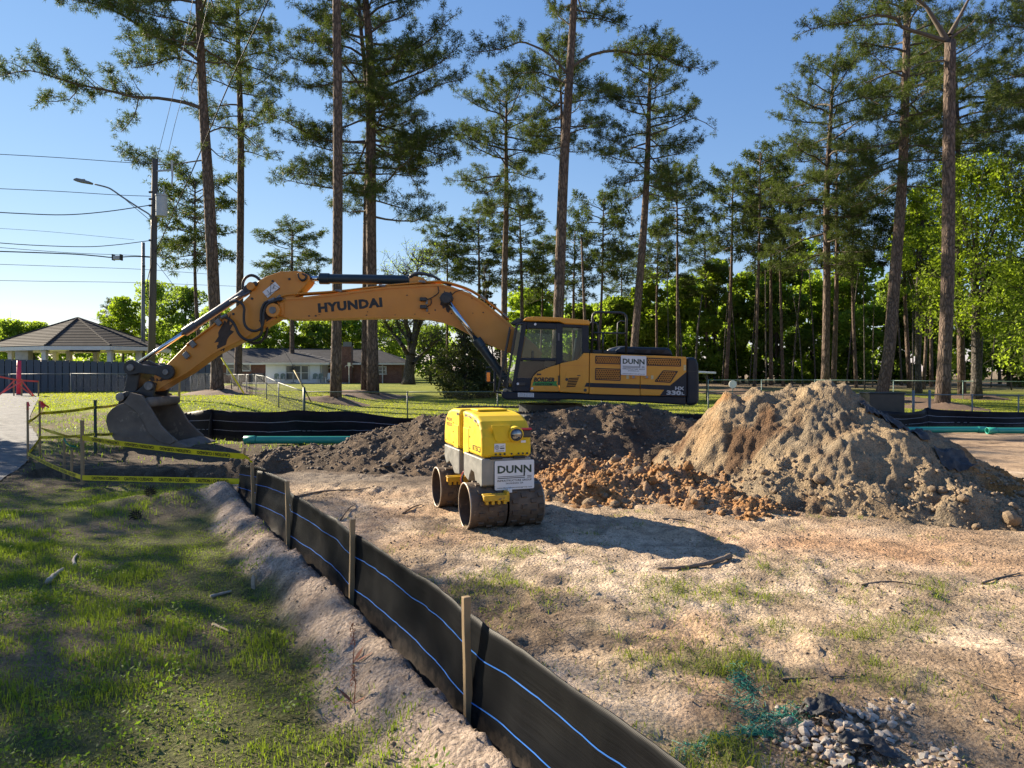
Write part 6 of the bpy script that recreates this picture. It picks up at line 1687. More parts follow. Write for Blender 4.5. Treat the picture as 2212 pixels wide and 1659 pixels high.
MB().bar((ea[0], ea[1] + 0.03, he - 0.1), (ea[0], YH, he - 0.1), 0.04, 0.2).build("fascia", M_trim, hs)
def window(px0, px1, py0, py1, Y, par=hs, mul=1, hb=True):
    a = W(px0, py0, Y); b = W(px1, py1, Y); w_ = b[0] - a[0]; h_ = a[2] - b[2]; cx = (a[0] + b[0]) / 2; cz = (a[2] + b[2]) / 2
    f = MB()
    for (x, z, ww, hh) in ((cx, a[2], w_ + 0.12, 0.10), (cx, b[2], w_ + 0.2, 0.12), (a[0], cz, 0.10, h_), (b[0], cz, 0.10, h_)): f.box((x, Y - 0.06, z), (ww, 0.08, hh))
    for k in range(1, mul): f.box((a[0] + w_ * k / mul, Y - 0.06, cz), (0.13, 0.08, h_))
    if hb: f.box((cx, Y - 0.055, cz), (w_, 0.06, 0.06))
    o = f.build("window", M_trim, par)
    for k in range(mul):
        MB().box((a[0] + w_ * (k + 0.5) / mul, Y - 0.03, cz), (w_ / mul - 0.06, 0.02, h_ - 0.05)).build("pane", M_winp, o)
window(618, 667, 789.5, 821, by - 0.02, hs, 3)
window(491, 507, 784, 809, YH); window(523.5, 541, 784, 801, YH, hs, 1, False); window(818, 834, 792, 808, YH); window(708, 715, 789, 795, YH, hs, 1, False)
sw_ = MB().box((bx0 - 0.03, (by + YH) / 2, (sdz0 + sdz1) / 2 + 0.2), (0.06, 1.2, 1.6)).build("side_window", M_winp, hs)
MB().cyl((hx(827), YH - 0.15, hz0), (hx(827), YH - 0.15, he), 0.06, 8).build("downspout", M_trim, hs)
MB().cyl((bx1 + 0.12, by + 0.1, hz0), (bx1 + 0.12, by + 0.1, he), 0.05, 8).build("downspout", M_trim, hs)
ch = MB().box((hx(752), YH - 0.3, (hz0 + W(0, 749, YH)[2]) / 2), (1.05, 0.9, W(0, 749, YH)[2] - hz0)).build("chimney", M_brick, hs, bevel=0.02)
MB().box((hx(752), YH - 0.3, W(0, 744, YH)[2]), (0.8, 0.7, 0.5)).build("chimney_cap", M_galv, ch)
MB().box((fx(558, YH - 0.6), YH - 0.6, hz0 + 0.55), (1.3, 0.8, 1.1)).build("condenser_unit", pm("unit_grey", (0.16, 0.16, 0.16), (0.1, 0.1, 0.1), 30, 0.7, stretch=(1, 1, 0.05)), hs, bevel=0.03)
for px, py in ((500, 752), (716, 776), (816, 775)):
    a = W(px, py + 6, YH + 1.5); MB().cyl(a, (a[0], a[1], a[2] + 0.45), 0.06, 8).build("vent_pipe", M_blk, hs)
slab = MB().box((fx(632, by - 1), by - 1.0, gz(bx0, by - 1) + 0.03), (11.0, 2.4, 0.14)).build("patio", pm("patio_concrete", (0.42, 0.40, 0.37), None, 3, 0.9)); rebase(slab); tag(slab, None, None, None, "structure")
# patio chairs
def chair(px, col, label, adir=False):
    Y = by - 0.9; x = fx(px, Y); z0 = gz(bx0, by - 1) + 0.10
    r = empty("adirondack_chair" if adir else "patio_chair", (x, Y, z0), label, "chair", None if adir else "patio chairs against the white siding")
    if not adir:
        MB().box((x, Y, z0 + 0.42), (0.5, 0.5, 0.05)).build("seat", col, r, bevel=0.01)
        b = MB(); n = 8; pts = [(x - 0.25, z0 + 0.45), (x + 0.25, z0 + 0.45)] + [(x + 0.25 * math.cos(t), z0 + 0.85 + 0.15 * math.sin(t)) for t in np.linspace(0, math.pi, n)]
        b.prism(pts, Y + 0.22, Y + 0.26); b.build("backrest", col, r)
        for sx in (-0.25, 0.25):
            for sy in (-0.24, 0.24): MB().cyl((x + sx, Y + sy, z0), (x + sx, Y + sy, z0 + 0.62), 0.02, 6).build("leg", M_trim, r)
            MB().box((x + sx, Y, z0 + 0.63), (0.05, 0.5, 0.03)).build("armrest", M_trim, r)
    else:
        for k in range(5): MB().box((x - 0.24 + k * 0.12, Y + 0.28, z0 + 0.62), (0.10, 0.03, 0.85), rx=-0.35).build("back_slat", M_trim, r)
        for k in range(4): MB().box((x, Y - 0.2 + 0.12 * k, z0 + 0.36 - 0.03 * k), (0.6, 0.10, 0.025), rx=-0.2).build("seat_slat", M_trim, r)
        for sx in (-0.32, 0.32):
            MB().box((x + sx, Y - 0.05, z0 + 0.55), (0.12, 0.75, 0.03)).build("armrest", M_trim, r); MB().box((x + sx, Y - 0.3, z0 + 0.27), (0.08, 0.04, 0.55)).build("leg", M_trim, r); MB().bar((x + sx, Y - 0.2, z0 + 0.3), (x + sx, Y + 0.5, z0 + 0.02), 0.04, 0.1).build("leg", M_trim, r)
M_chg = pm("chair_green_grey", (0.20, 0.25, 0.22), None, 6, 0.7)
chair(596, M_chg, "green-grey patio chair farthest left on the patio"); chair(609.5, M_chg, "green-grey patio chair second from left beside the fan"); chair(680, M_chg, "green-grey patio chair right of the triple window"); chair(692, M_chg, "green-grey patio chair beside the white slatted chair"); chair(712, M_trim, "white slatted garden chair next to the pine trunk at the patio", True)
Y = by - 0.7; x = fx(633.5, Y); z0 = gz(bx0, by - 1) + 0.1
r = empty("standing_fan", (x, Y, z0), "black pedestal fan standing before the triple window", "fan")
MB().cyl((x, Y, z0), (x, Y, z0 + 1.35), 0.025, 8).build("pole", M_blk, r); MB().cyl((x, Y, z0), (x, Y, z0 + 0.05), 0.25, 14).build("base", M_blk, r)
g = MB()
for rr in (0.10, 0.2, 0.3, 0.38): g.tube([(x + rr * math.cos(t), Y - 0.1, z0 + 1.5 + rr * math.sin(t)) for t in np.linspace(0, 2 * math.pi, 17)], 0.012, 4)
for k in range(16): t = k * math.pi / 8; g.bar((x, Y - 0.1, z0 + 1.5), (x + 0.38 * math.cos(t), Y - 0.1, z0 + 1.5 + 0.38 * math.sin(t)), 0.012)
g.build("cage", M_blk, r)
for k in range(4): t = k * math.pi / 2 + 0.4; MB().box((x + 0.17 * math.cos(t), Y - 0.05, z0 + 1.5 + 0.17 * math.sin(t)), (0.28, 0.02, 0.14), ry=-t).build("blade", M_cyl, r)
Y = YH - 5.0; x = fx(754, Y); z0 = gz(x, Y)
r = empty("feeder_pole", (x, Y, z0), "white pole with hanging hooks in front of the chimney", "pole")
MB().cyl((x, Y, z0 - 0.2), (x, Y, W(0, 790, Y)[2]), 0.04, 8).build("shaft", M_trim, r)
for sx in (-1, 1): MB().tube(catmull([(x, Y, W(0, 793, Y)[2]), (x + sx * 0.2, Y, W(0, 789, Y)[2]), (x + sx * 0.38, Y, W(0, 791, Y)[2]), (x + sx * 0.4, Y, W(0, 794, Y)[2])], 4), 0.02, 6).build("hook", M_trim, r)
MB().box((x, Y, W(0, 787, Y)[2]), (0.3, 0.05, 0.35)).build("ornament", M_trim, r)

# white canopy at the right of the excavator
Y = 43.0; c = W(1528, 803, Y)
r = empty("carport", (c[0] - 1.2, Y, gz(c[0], Y)), "small white canopy on a thin steel post behind the counterweight", "canopy")
MB().box((c[0] - 2.2, Y + 1.5, c[2] + 0.06), (5.2, 4.0, 0.12), ry=0.05).build("roof", M_trim, r, bevel=0.03)
for px, yy in ((1527, Y), (1440, Y), (1527, Y + 3), (1440, Y + 3)): MB().cyl((fx(px, Y), yy, gz(fx(px, Y), yy)), (fx(px, Y), yy, c[2]), 0.05, 8).build("post", M_blk, r)
MB().bar((fx(1527, Y), Y, c[2] - 0.5), (fx(1516, Y), Y, c[2]), 0.04).build("brace", M_blk, r)
Y = 40; c = W(1583, 830, Y)
r = empty("round_sign", (c[0], Y, gz(c[0], Y)), "small round white sign on a post before the wood", "sign")
MB().cyl((c[0], Y - 0.02, c[2]), (c[0], Y + 0.02, c[2]), 0.22, 18).build("disc", M_trim, r); MB().cyl((c[0], Y + 0.04, gz(c[0], Y)), (c[0], Y + 0.04, c[2]), 0.03, 6).build("post", M_galv, r)
Y = 27.5; c = W(1905, 862, Y)
bx = MB().box((c[0], Y, (gz(c[0], Y) + c[2]) / 2 + 0.1), (1.35, 0.8, c[2] - gz(c[0], Y) + 0.25)).box((c[0], Y, c[2] + 0.24), (1.42, 0.87, 0.06)).build("utility_box", M_blk, None, bevel=0.03); rebase(bx); tag(bx, "black utility box behind the crest of the sand pile", "box")

# ---------------------------------------------------------------- utility pole, street lamp, wires
M_pole = pm("pole_wood_grey", (0.115, 0.098, 0.080), (0.075, 0.065, 0.055), 3, 0.9, bmp=0.4, bscale=20, stretch=(1, 1, 0.08))
YP = 33.0
pb, pt = W(325, 0, YP), W(335, 344, YP)
up_ = empty("utility_pole", (pb[0], YP, gz(pb[0], YP)), "tall wooden utility pole with transformer and lamp arm left of the boom", "utility pole")
MB().tube([(pb[0], YP, gz(pb[0], YP) - 0.3), ((pb[0] + pt[0]) / 2, YP, 5.0), (pt[0], YP, pt[2])], [0.17, 0.155, 0.13], 16).build("shaft", M_pole, up_, True)
M_tran = pm("transformer_grey", (0.40, 0.43, 0.46), (0.36, 0.39, 0.42), 4, 0.5)
ta, tb = np.array(W(349, 468, YP - 0.3)), np.array(W(349, 424, YP - 0.3))
tr = MB().cyl(ta, tb, 0.25, 20).build("transformer", M_tran, up_, False, 0.03)
MB().cyl(tb, tb + np.array((0, 0, 0.06)), 0.27, 20).build("lid", M_tran, tr)
bs = MB(); q = tb + np.array((0.1, 0, 0.05))
for k in range(5): bs.cyl(q + np.array((0, 0, k * 0.07)), q + np.array((0, 0, k * 0.07 + 0.04)), 0.06 - 0.006 * k, 10)
bs.cyl(q, q + np.array((0, 0, 0.4)), 0.025, 8); bs.build("bushing", M_tran, tr)
MB().box((ta[0] - 0.02, YP - 0.1, (ta[2] + tb[2]) / 2), (0.1, 0.5, 0.7)).build("hanger", M_galv, tr)
co = MB(); q = np.array(W(371, 346, YP - 0.2)); co.cyl(q, q + np.array((0.03, 0, -0.75)), 0.05, 8); co.cyl(q + np.array((0.03, 0, -0.75)), q + np.array((0.0, 0, -1.15)), 0.035, 8); co.bar(q + np.array((0, 0, -0.45)), (pt[0], YP, q[2] - 0.45), 0.07); co.build("fuse_cutout", M_tran, up_)
arm_ = [(328, 475), (322, 463), (300, 449), (262, 424), (245, 412), (232, 405), (205, 398)]
la = MB().tube(catmull([W(x, y, YP - 0.2) for x, y in arm_], 4), 0.035, 8).build("lamp_arm", M_galv, up_, True)
MB().tube([W(x, y, YP - 0.2) for x, y in ((323, 475), (255, 418))], 0.015, 6).build("brace", M_galv, la)
hd_ = MB().prism([(W(x, y, YP)[0], W(x, y, YP)[2]) for x, y in ((170, 391), (176, 389), (186, 391), (205, 397), (204, 401), (180, 397), (169, 394))], YP - 0.4, YP - 0.1).build("lamp_head", M_galv, up_, False, 0.02)
MB().cyl(W(181, 390, YP - 0.25), W(181, 387, YP - 0.25), 0.06, 8).build("photocell", M_tran, hd_)
for y in (415, 430, 444, 519): MB().cyl(W(322, y, YP - 0.1), W(330, y, YP - 0.1), 0.05, 8).build("insulator", M_blk, up_)
MB().tube(catmull([W(x, y, YP - 0.18) for x, y in ((327, 475), (328, 560), (322, 590), (318, 612), (321, 640), (327, 660))], 4), 0.018, 6).build("riser_cable", M_rub, up_, True)
Y2 = 52.0
b2, t2 = W(309, 0, Y2), W(309.5, 524, Y2)
r2 = empty("utility_pole", (b2[0], Y2, gz(b2[0], Y2)), "thinner grey pole farther back just left of the utility pole", "utility pole")
MB().tube([(b2[0], Y2, gz(b2[0], Y2) - 0.3), (t2[0], Y2, t2[2])], [0.16, 0.11], 12).build("shaft", M_galv, r2, True)
for y in (575, 611): MB().cyl(W(309, y, Y2 - 0.2), W(313, y, Y2 - 0.2), 0.07, 8).build("insulator", M_blk, r2)
M_cab = pm("cable_black", (0.02, 0.02, 0.022), None, 5, 0.6)
def cable(pts, Y, r, label, n=5):
    P = [W(x, y, Y if np.isscalar(Y) else Y[i]) for i, (x, y) in enumerate(pts)]
    o = MB().tube(catmull(P, n), r, 6).build("overhead_cable", M_cab, None, True); rebase(o); tag(o, label, "cable", "overhead cables")
cable([(-60, 330), (120, 340), (260, 350), (333, 355)], (30, 31, 32, 33), 0.014, "topmost overhead wire ending near the top of the utility pole")
cable([(-60, 405), (120, 413), (250, 421), (328, 424)], (30, 31, 32, 33), 0.014, "overhead wire passing behind the street lamp arm")
cable([(-60, 455), (40, 461), (140, 464), (230, 457), (326, 443)], (30, 30.8, 31.6, 32.4, 33), 0.022, "thick sagging cable just below the street lamp arm")
cable([(-60, 520), (60, 529), (180, 533), (250, 529), (322, 520)], (30, 30.8, 31.6, 32.4, 33), 0.018, "sagging cable above the grey junction box")
cable([(-60, 541), (140, 548), (210, 553), (243, 556), (290, 554), (330, 556)], (30, 31, 31.6, 32, 32.5, 33), 0.026, "thick cable carrying the grey junction box")
cable([(-60, 530), (150, 546), (310, 553), (460, 566)], (34, 37, 41, 46), 0.014, "thin wire between the two lower sagging cables")
cable([(-60, 569), (120, 575), (310, 582), (450, 592)], (46, 48, 52, 56), 0.016, "faint wire above the gazebo roof tied to the thin pole")
cable([(-60, 605), (120, 608), (310, 611), (600, 622)], (46, 48, 52, 60), 0.016, "lowest faint wire just above the gazebo roof")
cable([(-60, 490), (100, 500), (290, 518)], (46, 49, 52), 0.012, "very faint wire left of the thin pole")
cable([(580, 0), (500, 170), (430, 335), (370, 470), (336, 545)], (24, 26, 28.5, 31, 33), 0.024, "heavy cable slanting up from the utility pole across the pines")
cable([(338, 348), (365, 240), (400, 90), (420, -20)], (33, 30, 27, 25), 0.010, "thin wire rising from the utility pole top to the upper edge, left of two")
cable([(360, 345), (385, 240), (430, 90), (455, -20)], (33, 30, 27, 25), 0.010, "thin wire rising from the utility pole top to the upper edge, right of two")
cable([(332, 560), (370, 610), (420, 680), (470, 742), (640, 880)], (33, 33.2, 33.4, 33.6, 34.3), 0.012, "guy wire running down right from the utility pole to the lawn")
cable([(600, 735), (640, 802), (672, 868)], (36, 35, 34), 0.011, "second guy wire slanting across the house front")
g = MB().cyl(W(478, 772, 33.6), W(527, 850, 33.8), 0.035, 8).build("guy_wire_guard", M_tape, None, True); rebase(g); tag(g, "yellow plastic guard on the guy wire beside the left pines", "guard")
g = MB().cyl(W(635, 800, 34.9), W(672, 868, 34.1), 0.028, 8).build("guy_wire_guard", pm("faded_yellow", (0.35, 0.27, 0.08), None, 4, 0.6), None, True); rebase(g); tag(g, "faded guard on the guy wire in front of the house patio", "guard")
jb = empty("junction_box", W(254, 562, 32.0), "grey cable junction box hanging from the lower thick cable", "junction box")
MB().box(W(254, 557, 32.0), (0.38, 0.18, 0.19)).build("casing", M_tran, jb, bevel=0.03)
for px in (245, 262): MB().box(W(px, 556, 32.0), (0.05, 0.2, 0.27)).build("strap", M_blk, jb)
# ---------------------------------------------------------------- trees
M_bark = barkmat("pine_bark", (0.205, 0.148, 0.116), (0.140, 0.103, 0.082), 6.0)
M_bark2 = barkmat("grey_bark", (0.17, 0.15, 0.13), (0.10, 0.088, 0.078), 10.0)
M_twig = pm("pine_twig", (0.115, 0.090, 0.070), (0.08, 0.063, 0.05), 5, 0.9)
M_need = leafmat("pine_needles", (0.075, 0.100, 0.032), (0.030, 0.048, 0.019), 0.28, 0.6, 0.12)
M_leaf_b = leafmat("leaf_bright", (0.185, 0.245, 0.036), (0.085, 0.135, 0.022), 0.55)
M_leaf_m = leafmat("leaf_mid", (0.18, 0.235, 0.052), (0.090, 0.138, 0.033), 0.68)
M_leaf_d = leafmat("leaf_dark", (0.125, 0.172, 0.044), (0.060, 0.096, 0.027), 0.66)
M_cedar = leafmat("cedar_sprays", (0.060, 0.070, 0.024), (0.022, 0.030, 0.012), 0.30)

def needles(P, D, K, ln, w, rng):
    """tufts of needles: P points, D directions -> triangles"""
    N = len(P); P = np.repeat(np.asarray(P), K, 0); D = np.repeat(np.asarray(D), K, 0)
    R = rng.normal(size=(N * K, 3)); R /= np.linalg.norm(R, axis=1, keepdims=True)
    d = D * 0.6 + R * 0.95; d /= np.linalg.norm(d, axis=1, keepdims=True)
    l = ln * rng.uniform(0.7, 1.15, (N * K, 1))
    s = np.cross(d, rng.normal(size=(N * K, 3))); s /= np.linalg.norm(s, axis=1, keepdims=True) + 1e-9
    tip = P + d * l; tip[:, 2] -= 0.12 * l[:, 0]
    q = P + d * l * 0.25
    V = np.stack([P, q + s * w * 0.5, tip], 1); V2 = q - s * w * 0.5
    V[:, 0] = V2
    return V.reshape(-1, 3), (np.arange(N * K) * 3)[:, None] + np.array([[0, 1, 2]])

def nrmz(v): return v / (np.linalg.norm(v) + 1e-9)
def nrm2(v): return v / (np.linalg.norm(v, axis=1, keepdims=True) + 1e-9)

def grow(poly, r0, r1, segs, spawn, rng, dens=1.0, start=0.25, sub=0.42):
    """limb along poly; notes where side branches leave it"""
    P = np.array(poly); n = len(P)
    Ls = np.linalg.norm(np.diff(P, axis=0), axis=1); L = Ls.sum(); cs = np.concatenate([[0], np.cumsum(Ls)])
    for i in range(n - 1):
        segs.append((P[i], P[i + 1], r0 + (r1 - r0) * cs[i] / L, r0 + (r1 - r0) * cs[i + 1] / L))
    m = int(L * (1 - start) * dens / 0.36) + 1
    s = np.linspace(L * start, L, m + 1) if start < 1 else np.array([L])
    s = np.clip(s + rng.uniform(-.1, .1, len(s)), 0, L)
    def at(q): return np.stack([np.interp(q, cs, P[:, j]) for j in range(3)], -1)
    p = at(s); t = nrm2(at(np.minimum(L, s + .15)) - at(np.maximum(0, s - .15)))
    l = np.minimum((sub * L * (1.15 - s / L) + 0.5) * rng.uniform(0.55, 1.1, len(s)), 2.4)
    sd = np.where(np.arange(len(s)) % 2 == 0, 1.0, -1.0)
    spawn.append((p, t, l, np.full(len(s), r0), sd, np.full(len(s), dens)))

def sprout(spawn, rng, tw=1.5):
    """side branches and twigs of a whole tree at once -> (seg array rows, tuft points, tuft dirs)"""
    p, t, l, r0, sd, dn = [np.concatenate([q[i] for q in spawn]) for i in range(6)]
    m = len(p); h = nrm2(np.cross(t, np.array([[0, 0, 1.0]]))) * sd[:, None]
    d = nrm2(t * rng.uniform(.45, .9, (m, 1)) + h * rng.uniform(.35, .9, (m, 1)) + np.array([[0, 0, 1.0]]) * rng.uniform(-.1, .65, (m, 1)))
    S = []; TP = []; TD = []; q0 = p; ns = 4
    for k in range(ns):
        q1 = q0 + d * (l / ns)[:, None]
        ra = np.maximum(.012, r0 * .30 * (1 - k / ns)); S.append(np.concatenate([q0, q1, ra[:, None], np.maximum(.009, ra * .75)[:, None]], 1))
        c = rng.poisson(tw * dn * l * (0.5 if k == 0 else 1.0)); ii = np.repeat(np.arange(m), c); f = rng.uniform(0, 1, (len(ii), 1))
        b = q0[ii] + (q1 - q0)[ii] * f
        td = nrm2(d[ii] * .7 + rng.normal(size=(len(ii), 3)) * .6 + np.array([[0, 0, .25]])); tl = rng.uniform(.15, .5, (len(ii), 1)); e = b + td * tl
        kt = rng.random(len(ii)) < 0.3; S.append(np.concatenate([b, e, np.full((len(ii), 1), .013), np.full((len(ii), 1), .008)], 1)[kt]); TP.append(e); TD.append(td)
        w_ = rng.random(len(ii)) < 0.5; TP.append((b + td * tl * .5)[w_]); TD.append(td[w_])
        d = nrm2(d + np.array([[0, 0, 1.0]]) * rng.uniform(-.02, .22, (m, 1)) + rng.normal(size=(m, 3)) * .14)
        q0 = q1
    TP += [q0, q0 - d * .12]; TD += [d, nrm2(d + rng.normal(size=d.shape) * .4)]
    return np.concatenate(S), np.concatenate(TP), np.concatenate(TD)

def trunk_mesh(pts, radii, n=12, flare=1.25):
    P = catmull(pts, 4); m = len(P); rr = np.interp(np.linspace(0, 1, m), np.linspace(0, 1, len(radii)), radii)
    rr = np.array(rr); rr[0] *= flare; rr[1] *= 1 + (flare - 1) * 0.35
    return MB().tube(P, list(rr), n)

def pine(label, Y, tr, r0, r1, crown=None, limbs=(), seed=1, K=13, ln=0.30, w=0.033, dens=1.0, name="pine_tree", group=None, bark=None, shape=0.0, tw=2.5):
    """tr: trunk sketch (px,py); crown: (py_bottom, py_top, reach_m, n_limbs)"""
    rng = np.random.default_rng(seed)
    T = [np.array(W(px, py, Y)) for px, py in tr]
    zb = gz(T[0][0], Y); T[0][2] = zb - 0.2
    for i in range(1, len(T)): T[i] = T[i] + np.array((0, rng.uniform(-.15, .15), 0))
    root = empty(name, (T[0][0], Y, zb), label, "tree", group)
    trunk_mesh(T, [r0, r0 * 0.93 + r1 * 0.07, (r0 + r1) / 2, r1], 14).build("trunk", bark or M_bark, root, True)
    segs, tufts = [], []
    TZ = np.array([t[2] for t in T]); TA = np.array(T)
    def ax(z): return np.array([np.interp(z, TZ, TA[:, j]) for j in range(3)])
    if crown:
        z0, z1 = W(0, crown[0], Y)[2], W(0, crown[1], Y)[2]; reach, nl = crown[2], crown[3]
        for i in range(nl):
            t = (i + rng.uniform(0, 0.9)) / nl; z = z0 + (z1 - z0) * t
            a = i * 2.399 + rng.uniform(-0.5, 0.5)
            prof = (0.50 + 0.62 * math.sin(math.pi * min(1, 0.15 + 0.74 * t))) if shape == 0 else (1.15 - 0.9 * t)
            l = reach * prof * rng.uniform(0.62, 1.1) * (1 if t < 0.93 else 0.75)
            rise = -0.15 + 1.0 * t * t + rng.uniform(-.15, .15)
            d = nrmz(np.array((math.cos(a), math.sin(a), rise))); p = ax(z); poly = [p]; ns = 5
            for k in range(ns):
                p = p + d * l / ns; poly.append(p)
                d = nrmz(d + np.array((0, 0, 0.12 if k > 1 else -0.03)) + rng.normal(size=3) * 0.13)
            grow(poly, min(0.10, 0.02 + 0.014 * l), 0.012, segs, tufts, rng, dens, 0.3)
    for pts_, rr, st, dn in limbs:
        poly = catmull([np.array(W(q[0], q[1], Y + (q[2] if len(q) > 2 else 0.0))) for q in pts_], 2)
        grow(poly, rr, 0.02, segs, tufts, rng, dn, st, 0.30)
    nt_ = 0
    if segs:
        S0 = np.array([list(q[0]) + list(q[1]) + [q[2], q[3]] for q in segs])
        S1, TP, TD = sprout(tufts, rng, tw)
        V, Fc = frusta(S0, 5); V2, F2 = frusta(S1, 3)
        n5 = len(V); F5 = np.concatenate([Fc, F2 + n5]); V = np.concatenate([V, V2]); Fc = F5
        link("limbs", raw_mesh("limbs", V, Fc, M_twig), root)["kind"] = "stuff"
        V, Fc = needles(TP, TD, K, ln, w, rng); nt_ = len(TP)
        link("crown", raw_mesh("crown", V, Fc, M_need), root)["kind"] = "stuff"
    return root, nt_

NT = 0; TOT = []
def P_(*a, **k):
    global NT
    NT += 1
    r, n = pine(*a, seed=100 + NT, **k); TOT.append(n)
    return r
P_("large pine at left whose long limbs reach over the utility pole", 40, [(470, 872), (463, 700), (452, 420), (438, 230), (429, 0), (424, -260)], 0.33, 0.13, (140, -230, 4.6, 34), [
    ([(437, 235), (400, 222), (340, 212), (290, 210, -.4), (240, 197, -.8), (170, 183, -1.2), (110, 165, -1.4), (60, 152, -1.6), (2, 165, -1.8)], 0.115, 0.28, 1.15),
    ([(430, 132), (395, 105), (340, 80, .6), (300, 55, 1.), (250, 25, 1.4), (190, 5, 1.8), (120, -5, 2.2)], 0.10, 0.2, 1.2),
    ([(431, 140), (380, 125, -1), (330, 140, -2), (285, 147, -3)], 0.06, 0.2, 1.1),
    ([(449, 345), (410, 350), (360, 357, .5), (320, 352, .8), (268, 346, 1.)], 0.045, 0.35, 1.2),
    ([(443, 290), (480, 275), (520, 283, .4), (565, 322, .8)], 0.05, 0.3, 0.6),
    ([(300, 210, -.4), (290, 250, -.5), (262, 285, -.6)], 0.03, 0.3, 1.1), ([(170, 184, -1.2), (150, 215, -1.2), (90, 220, -1.3)], 0.03, 0.2, 1.0),
    ([(446, 310), (470, 335, -.8), (500, 350, -1.2)], 0.04, 0.3, 0.5)])
P_("slender straight pine just right of the large left pine", 50, [(513, 866), (519, 640), (520, 330), (516, 180), (514, 60), (512, -80)], 0.25, 0.10, (330, -70, 3.4, 36), [([(516, 300), (540, 265), (600, 215)], 0.06, 0.4, 0.8), ([(517, 420), (490, 400, .5), (455, 378, .8)], 0.03, 0.7, 0.5)])
P_("bare straight pine trunk passing behind the arm cylinder", 39, [(725, 868), (730, 500), (730, 200), (728, 0), (727, -300)], 0.27, 0.19, (-60, -420, 4.5, 9))
P_("thick twin-stemmed pine with a broad dark crown behind the boom", 46, [(806, 854), (801, 500), (800, 150), (790, 0), (786, -120)], 0.34, 0.12, (470, -110, 6.0, 46), [([(801, 310), (850, 320), (920, 325, -.5), (985, 345, -.8)], 0.06, .3, 1.0), ([(800, 330), (740, 330), (680, 315, .6), (610, 300, 1)], 0.06, .3, 1.0), ([(803, 305), (860, 350), (900, 400, .5), (905, 440, .6)], 0.06, .4, 0.9), ([(800, 245), (860, 230), (930, 190), (1000, 170)], 0.07, .3, 1.1)])
P_("thinner stem standing against the thick twin pine", 47.5, [(787, 852), (790, 500), (795, 250), (780, 60), (770, -60)], 0.20, 0.08, (380, -60, 4.6, 26))
P_("slim pine right of the arm cylinder with a rounded open crown", 56, [(1088, 860), (1090, 600), (1094, 430), (1093, 300), (1095, 192)], 0.25, 0.06, (470, 190, 3.9, 40))
P_("tall pine with wide limbs in the middle of the picture", 43, [(1196, 880), (1206, 690), (1216, 400), (1228, 200), (1240, 0), (1246, -200)], 0.33, 0.15, (20, -180, 3.6, 16), [
    ([(1234, 145), (1278, 118), (1332, 109), (1376, 118, .4), (1423, 118, .8), (1460, 140, 1), (1510, 148, 1.2)], 0.11, 0.3, 1.25),
    ([(1229, 165), (1190, 120), (1150, 98), (1121, 91, -.4), (1084, 106, -.8), (1019, 113, -1)], 0.09, 0.5, 1.2),
    ([(1228, 182), (1168, 157), (1130, 158, 1), (1092, 162, 1.4)], 0.06, 0.3, 1.2), ([(1230, 175), (1265, 190, -1), (1310, 200, -1.4)], 0.05, 0.3, 1.1), ([(1238, 60), (1200, 30, 1), (1190, 20, 1.5)], 0.05, .3, 1), ([(1225, 280), (1265, 270, -.5), (1300, 262, -.8)], 0.04, .4, .9), ([(1242, 40), (1290, 40), (1340, 55, .4)], 0.05, .3, 1.1)])
P_("thin pine close behind the tall middle pine", 51, [(1206, 880), (1209, 500), (1214, 330), (1212, 220), (1206, 105)], 0.16, 0.05, (330, 100, 3.4, 30))
P_("leaning pine right of the cab with a dead twiggy limb", 50, [(1362, 860), (1375, 690), (1392, 480), (1400, 320), (1402, 210), (1404, 128)], 0.28, 0.05, (420, 128, 3.6, 38), [([(1402, 292), (1450, 275), (1500, 255), (1545, 280)], 0.06, .5, 0.35), ([(1398, 380), (1430, 400), (1470, 420)], 0.03, .5, .4)])
P_("big pine above the sand pile's crest with a rounded full crown", 52, [(1782, 870), (1788, 600), (1786, 420), (1795, 260), (1800, 150)], 0.27, 0.06, (590, 142, 4.4, 50))
P_("straight pine trunk hard against the rounded pine's right side", 54, [(1800, 862), (1806, 600), (1806, 330)], 0.19, 0.06, (520, 330, 3.0, 22))
P_("dark leaning pine right of the sand pile's crest", 42, [(1900, 890), (1918, 760), (1935, 600), (1950, 400), (1953, 200), (1957, 0), (1960, -130)], 0.34, 0.12, (410, -120, 3.9, 46), [([(1952, 250), (1900, 225), (1850, 200, 1)], .05, .3, 1.)])
P_("nearest right pine with pale flaking bark and forked broken top", 37, [(2035, 893), (2044, 600), (2047, 300), (2050, 90)], 0.315, 0.26, None, [
    ([(2050, 95), (2001, 15), (1976, -5), (1960, -60)], 0.17, 0.5, 0.8), ([(2052, 75), (2092, 0), (2110, -50)], 0.13, 0.6, 0.8),
    ([(2040, 88), (1987, 71), (1947, 58), (1936, 40), (1888, 33), (1841, 47, .4), (1786, 55, .8), (1742, 67, 1.)], 0.12, 0.3, 1.1), ([(2052, 82), (2075, 68), (2097, 53)], 0.10, 2, 0.1), ([(2046, 130), (2000, 135), (1960, 150)], .05, .4, .8)])
P_("broad pine crown behind the forked right pine", 48, [(2078, 880), (2072, 500), (2067, 300), (2062, 100)], 0.22, 0.06, (370, 80, 4.6, 40))
P_("pine standing half outside the right picture edge", 40, [(2290, 900), (2285, 500), (2280, 100), (2275, -100)], 0.28, 0.1, (400, -90, 4.0, 34), [([(2280, 200), (2230, 190), (2180, 215, -.5), (2140, 250, -.8)], .07, .3, 1.1)])
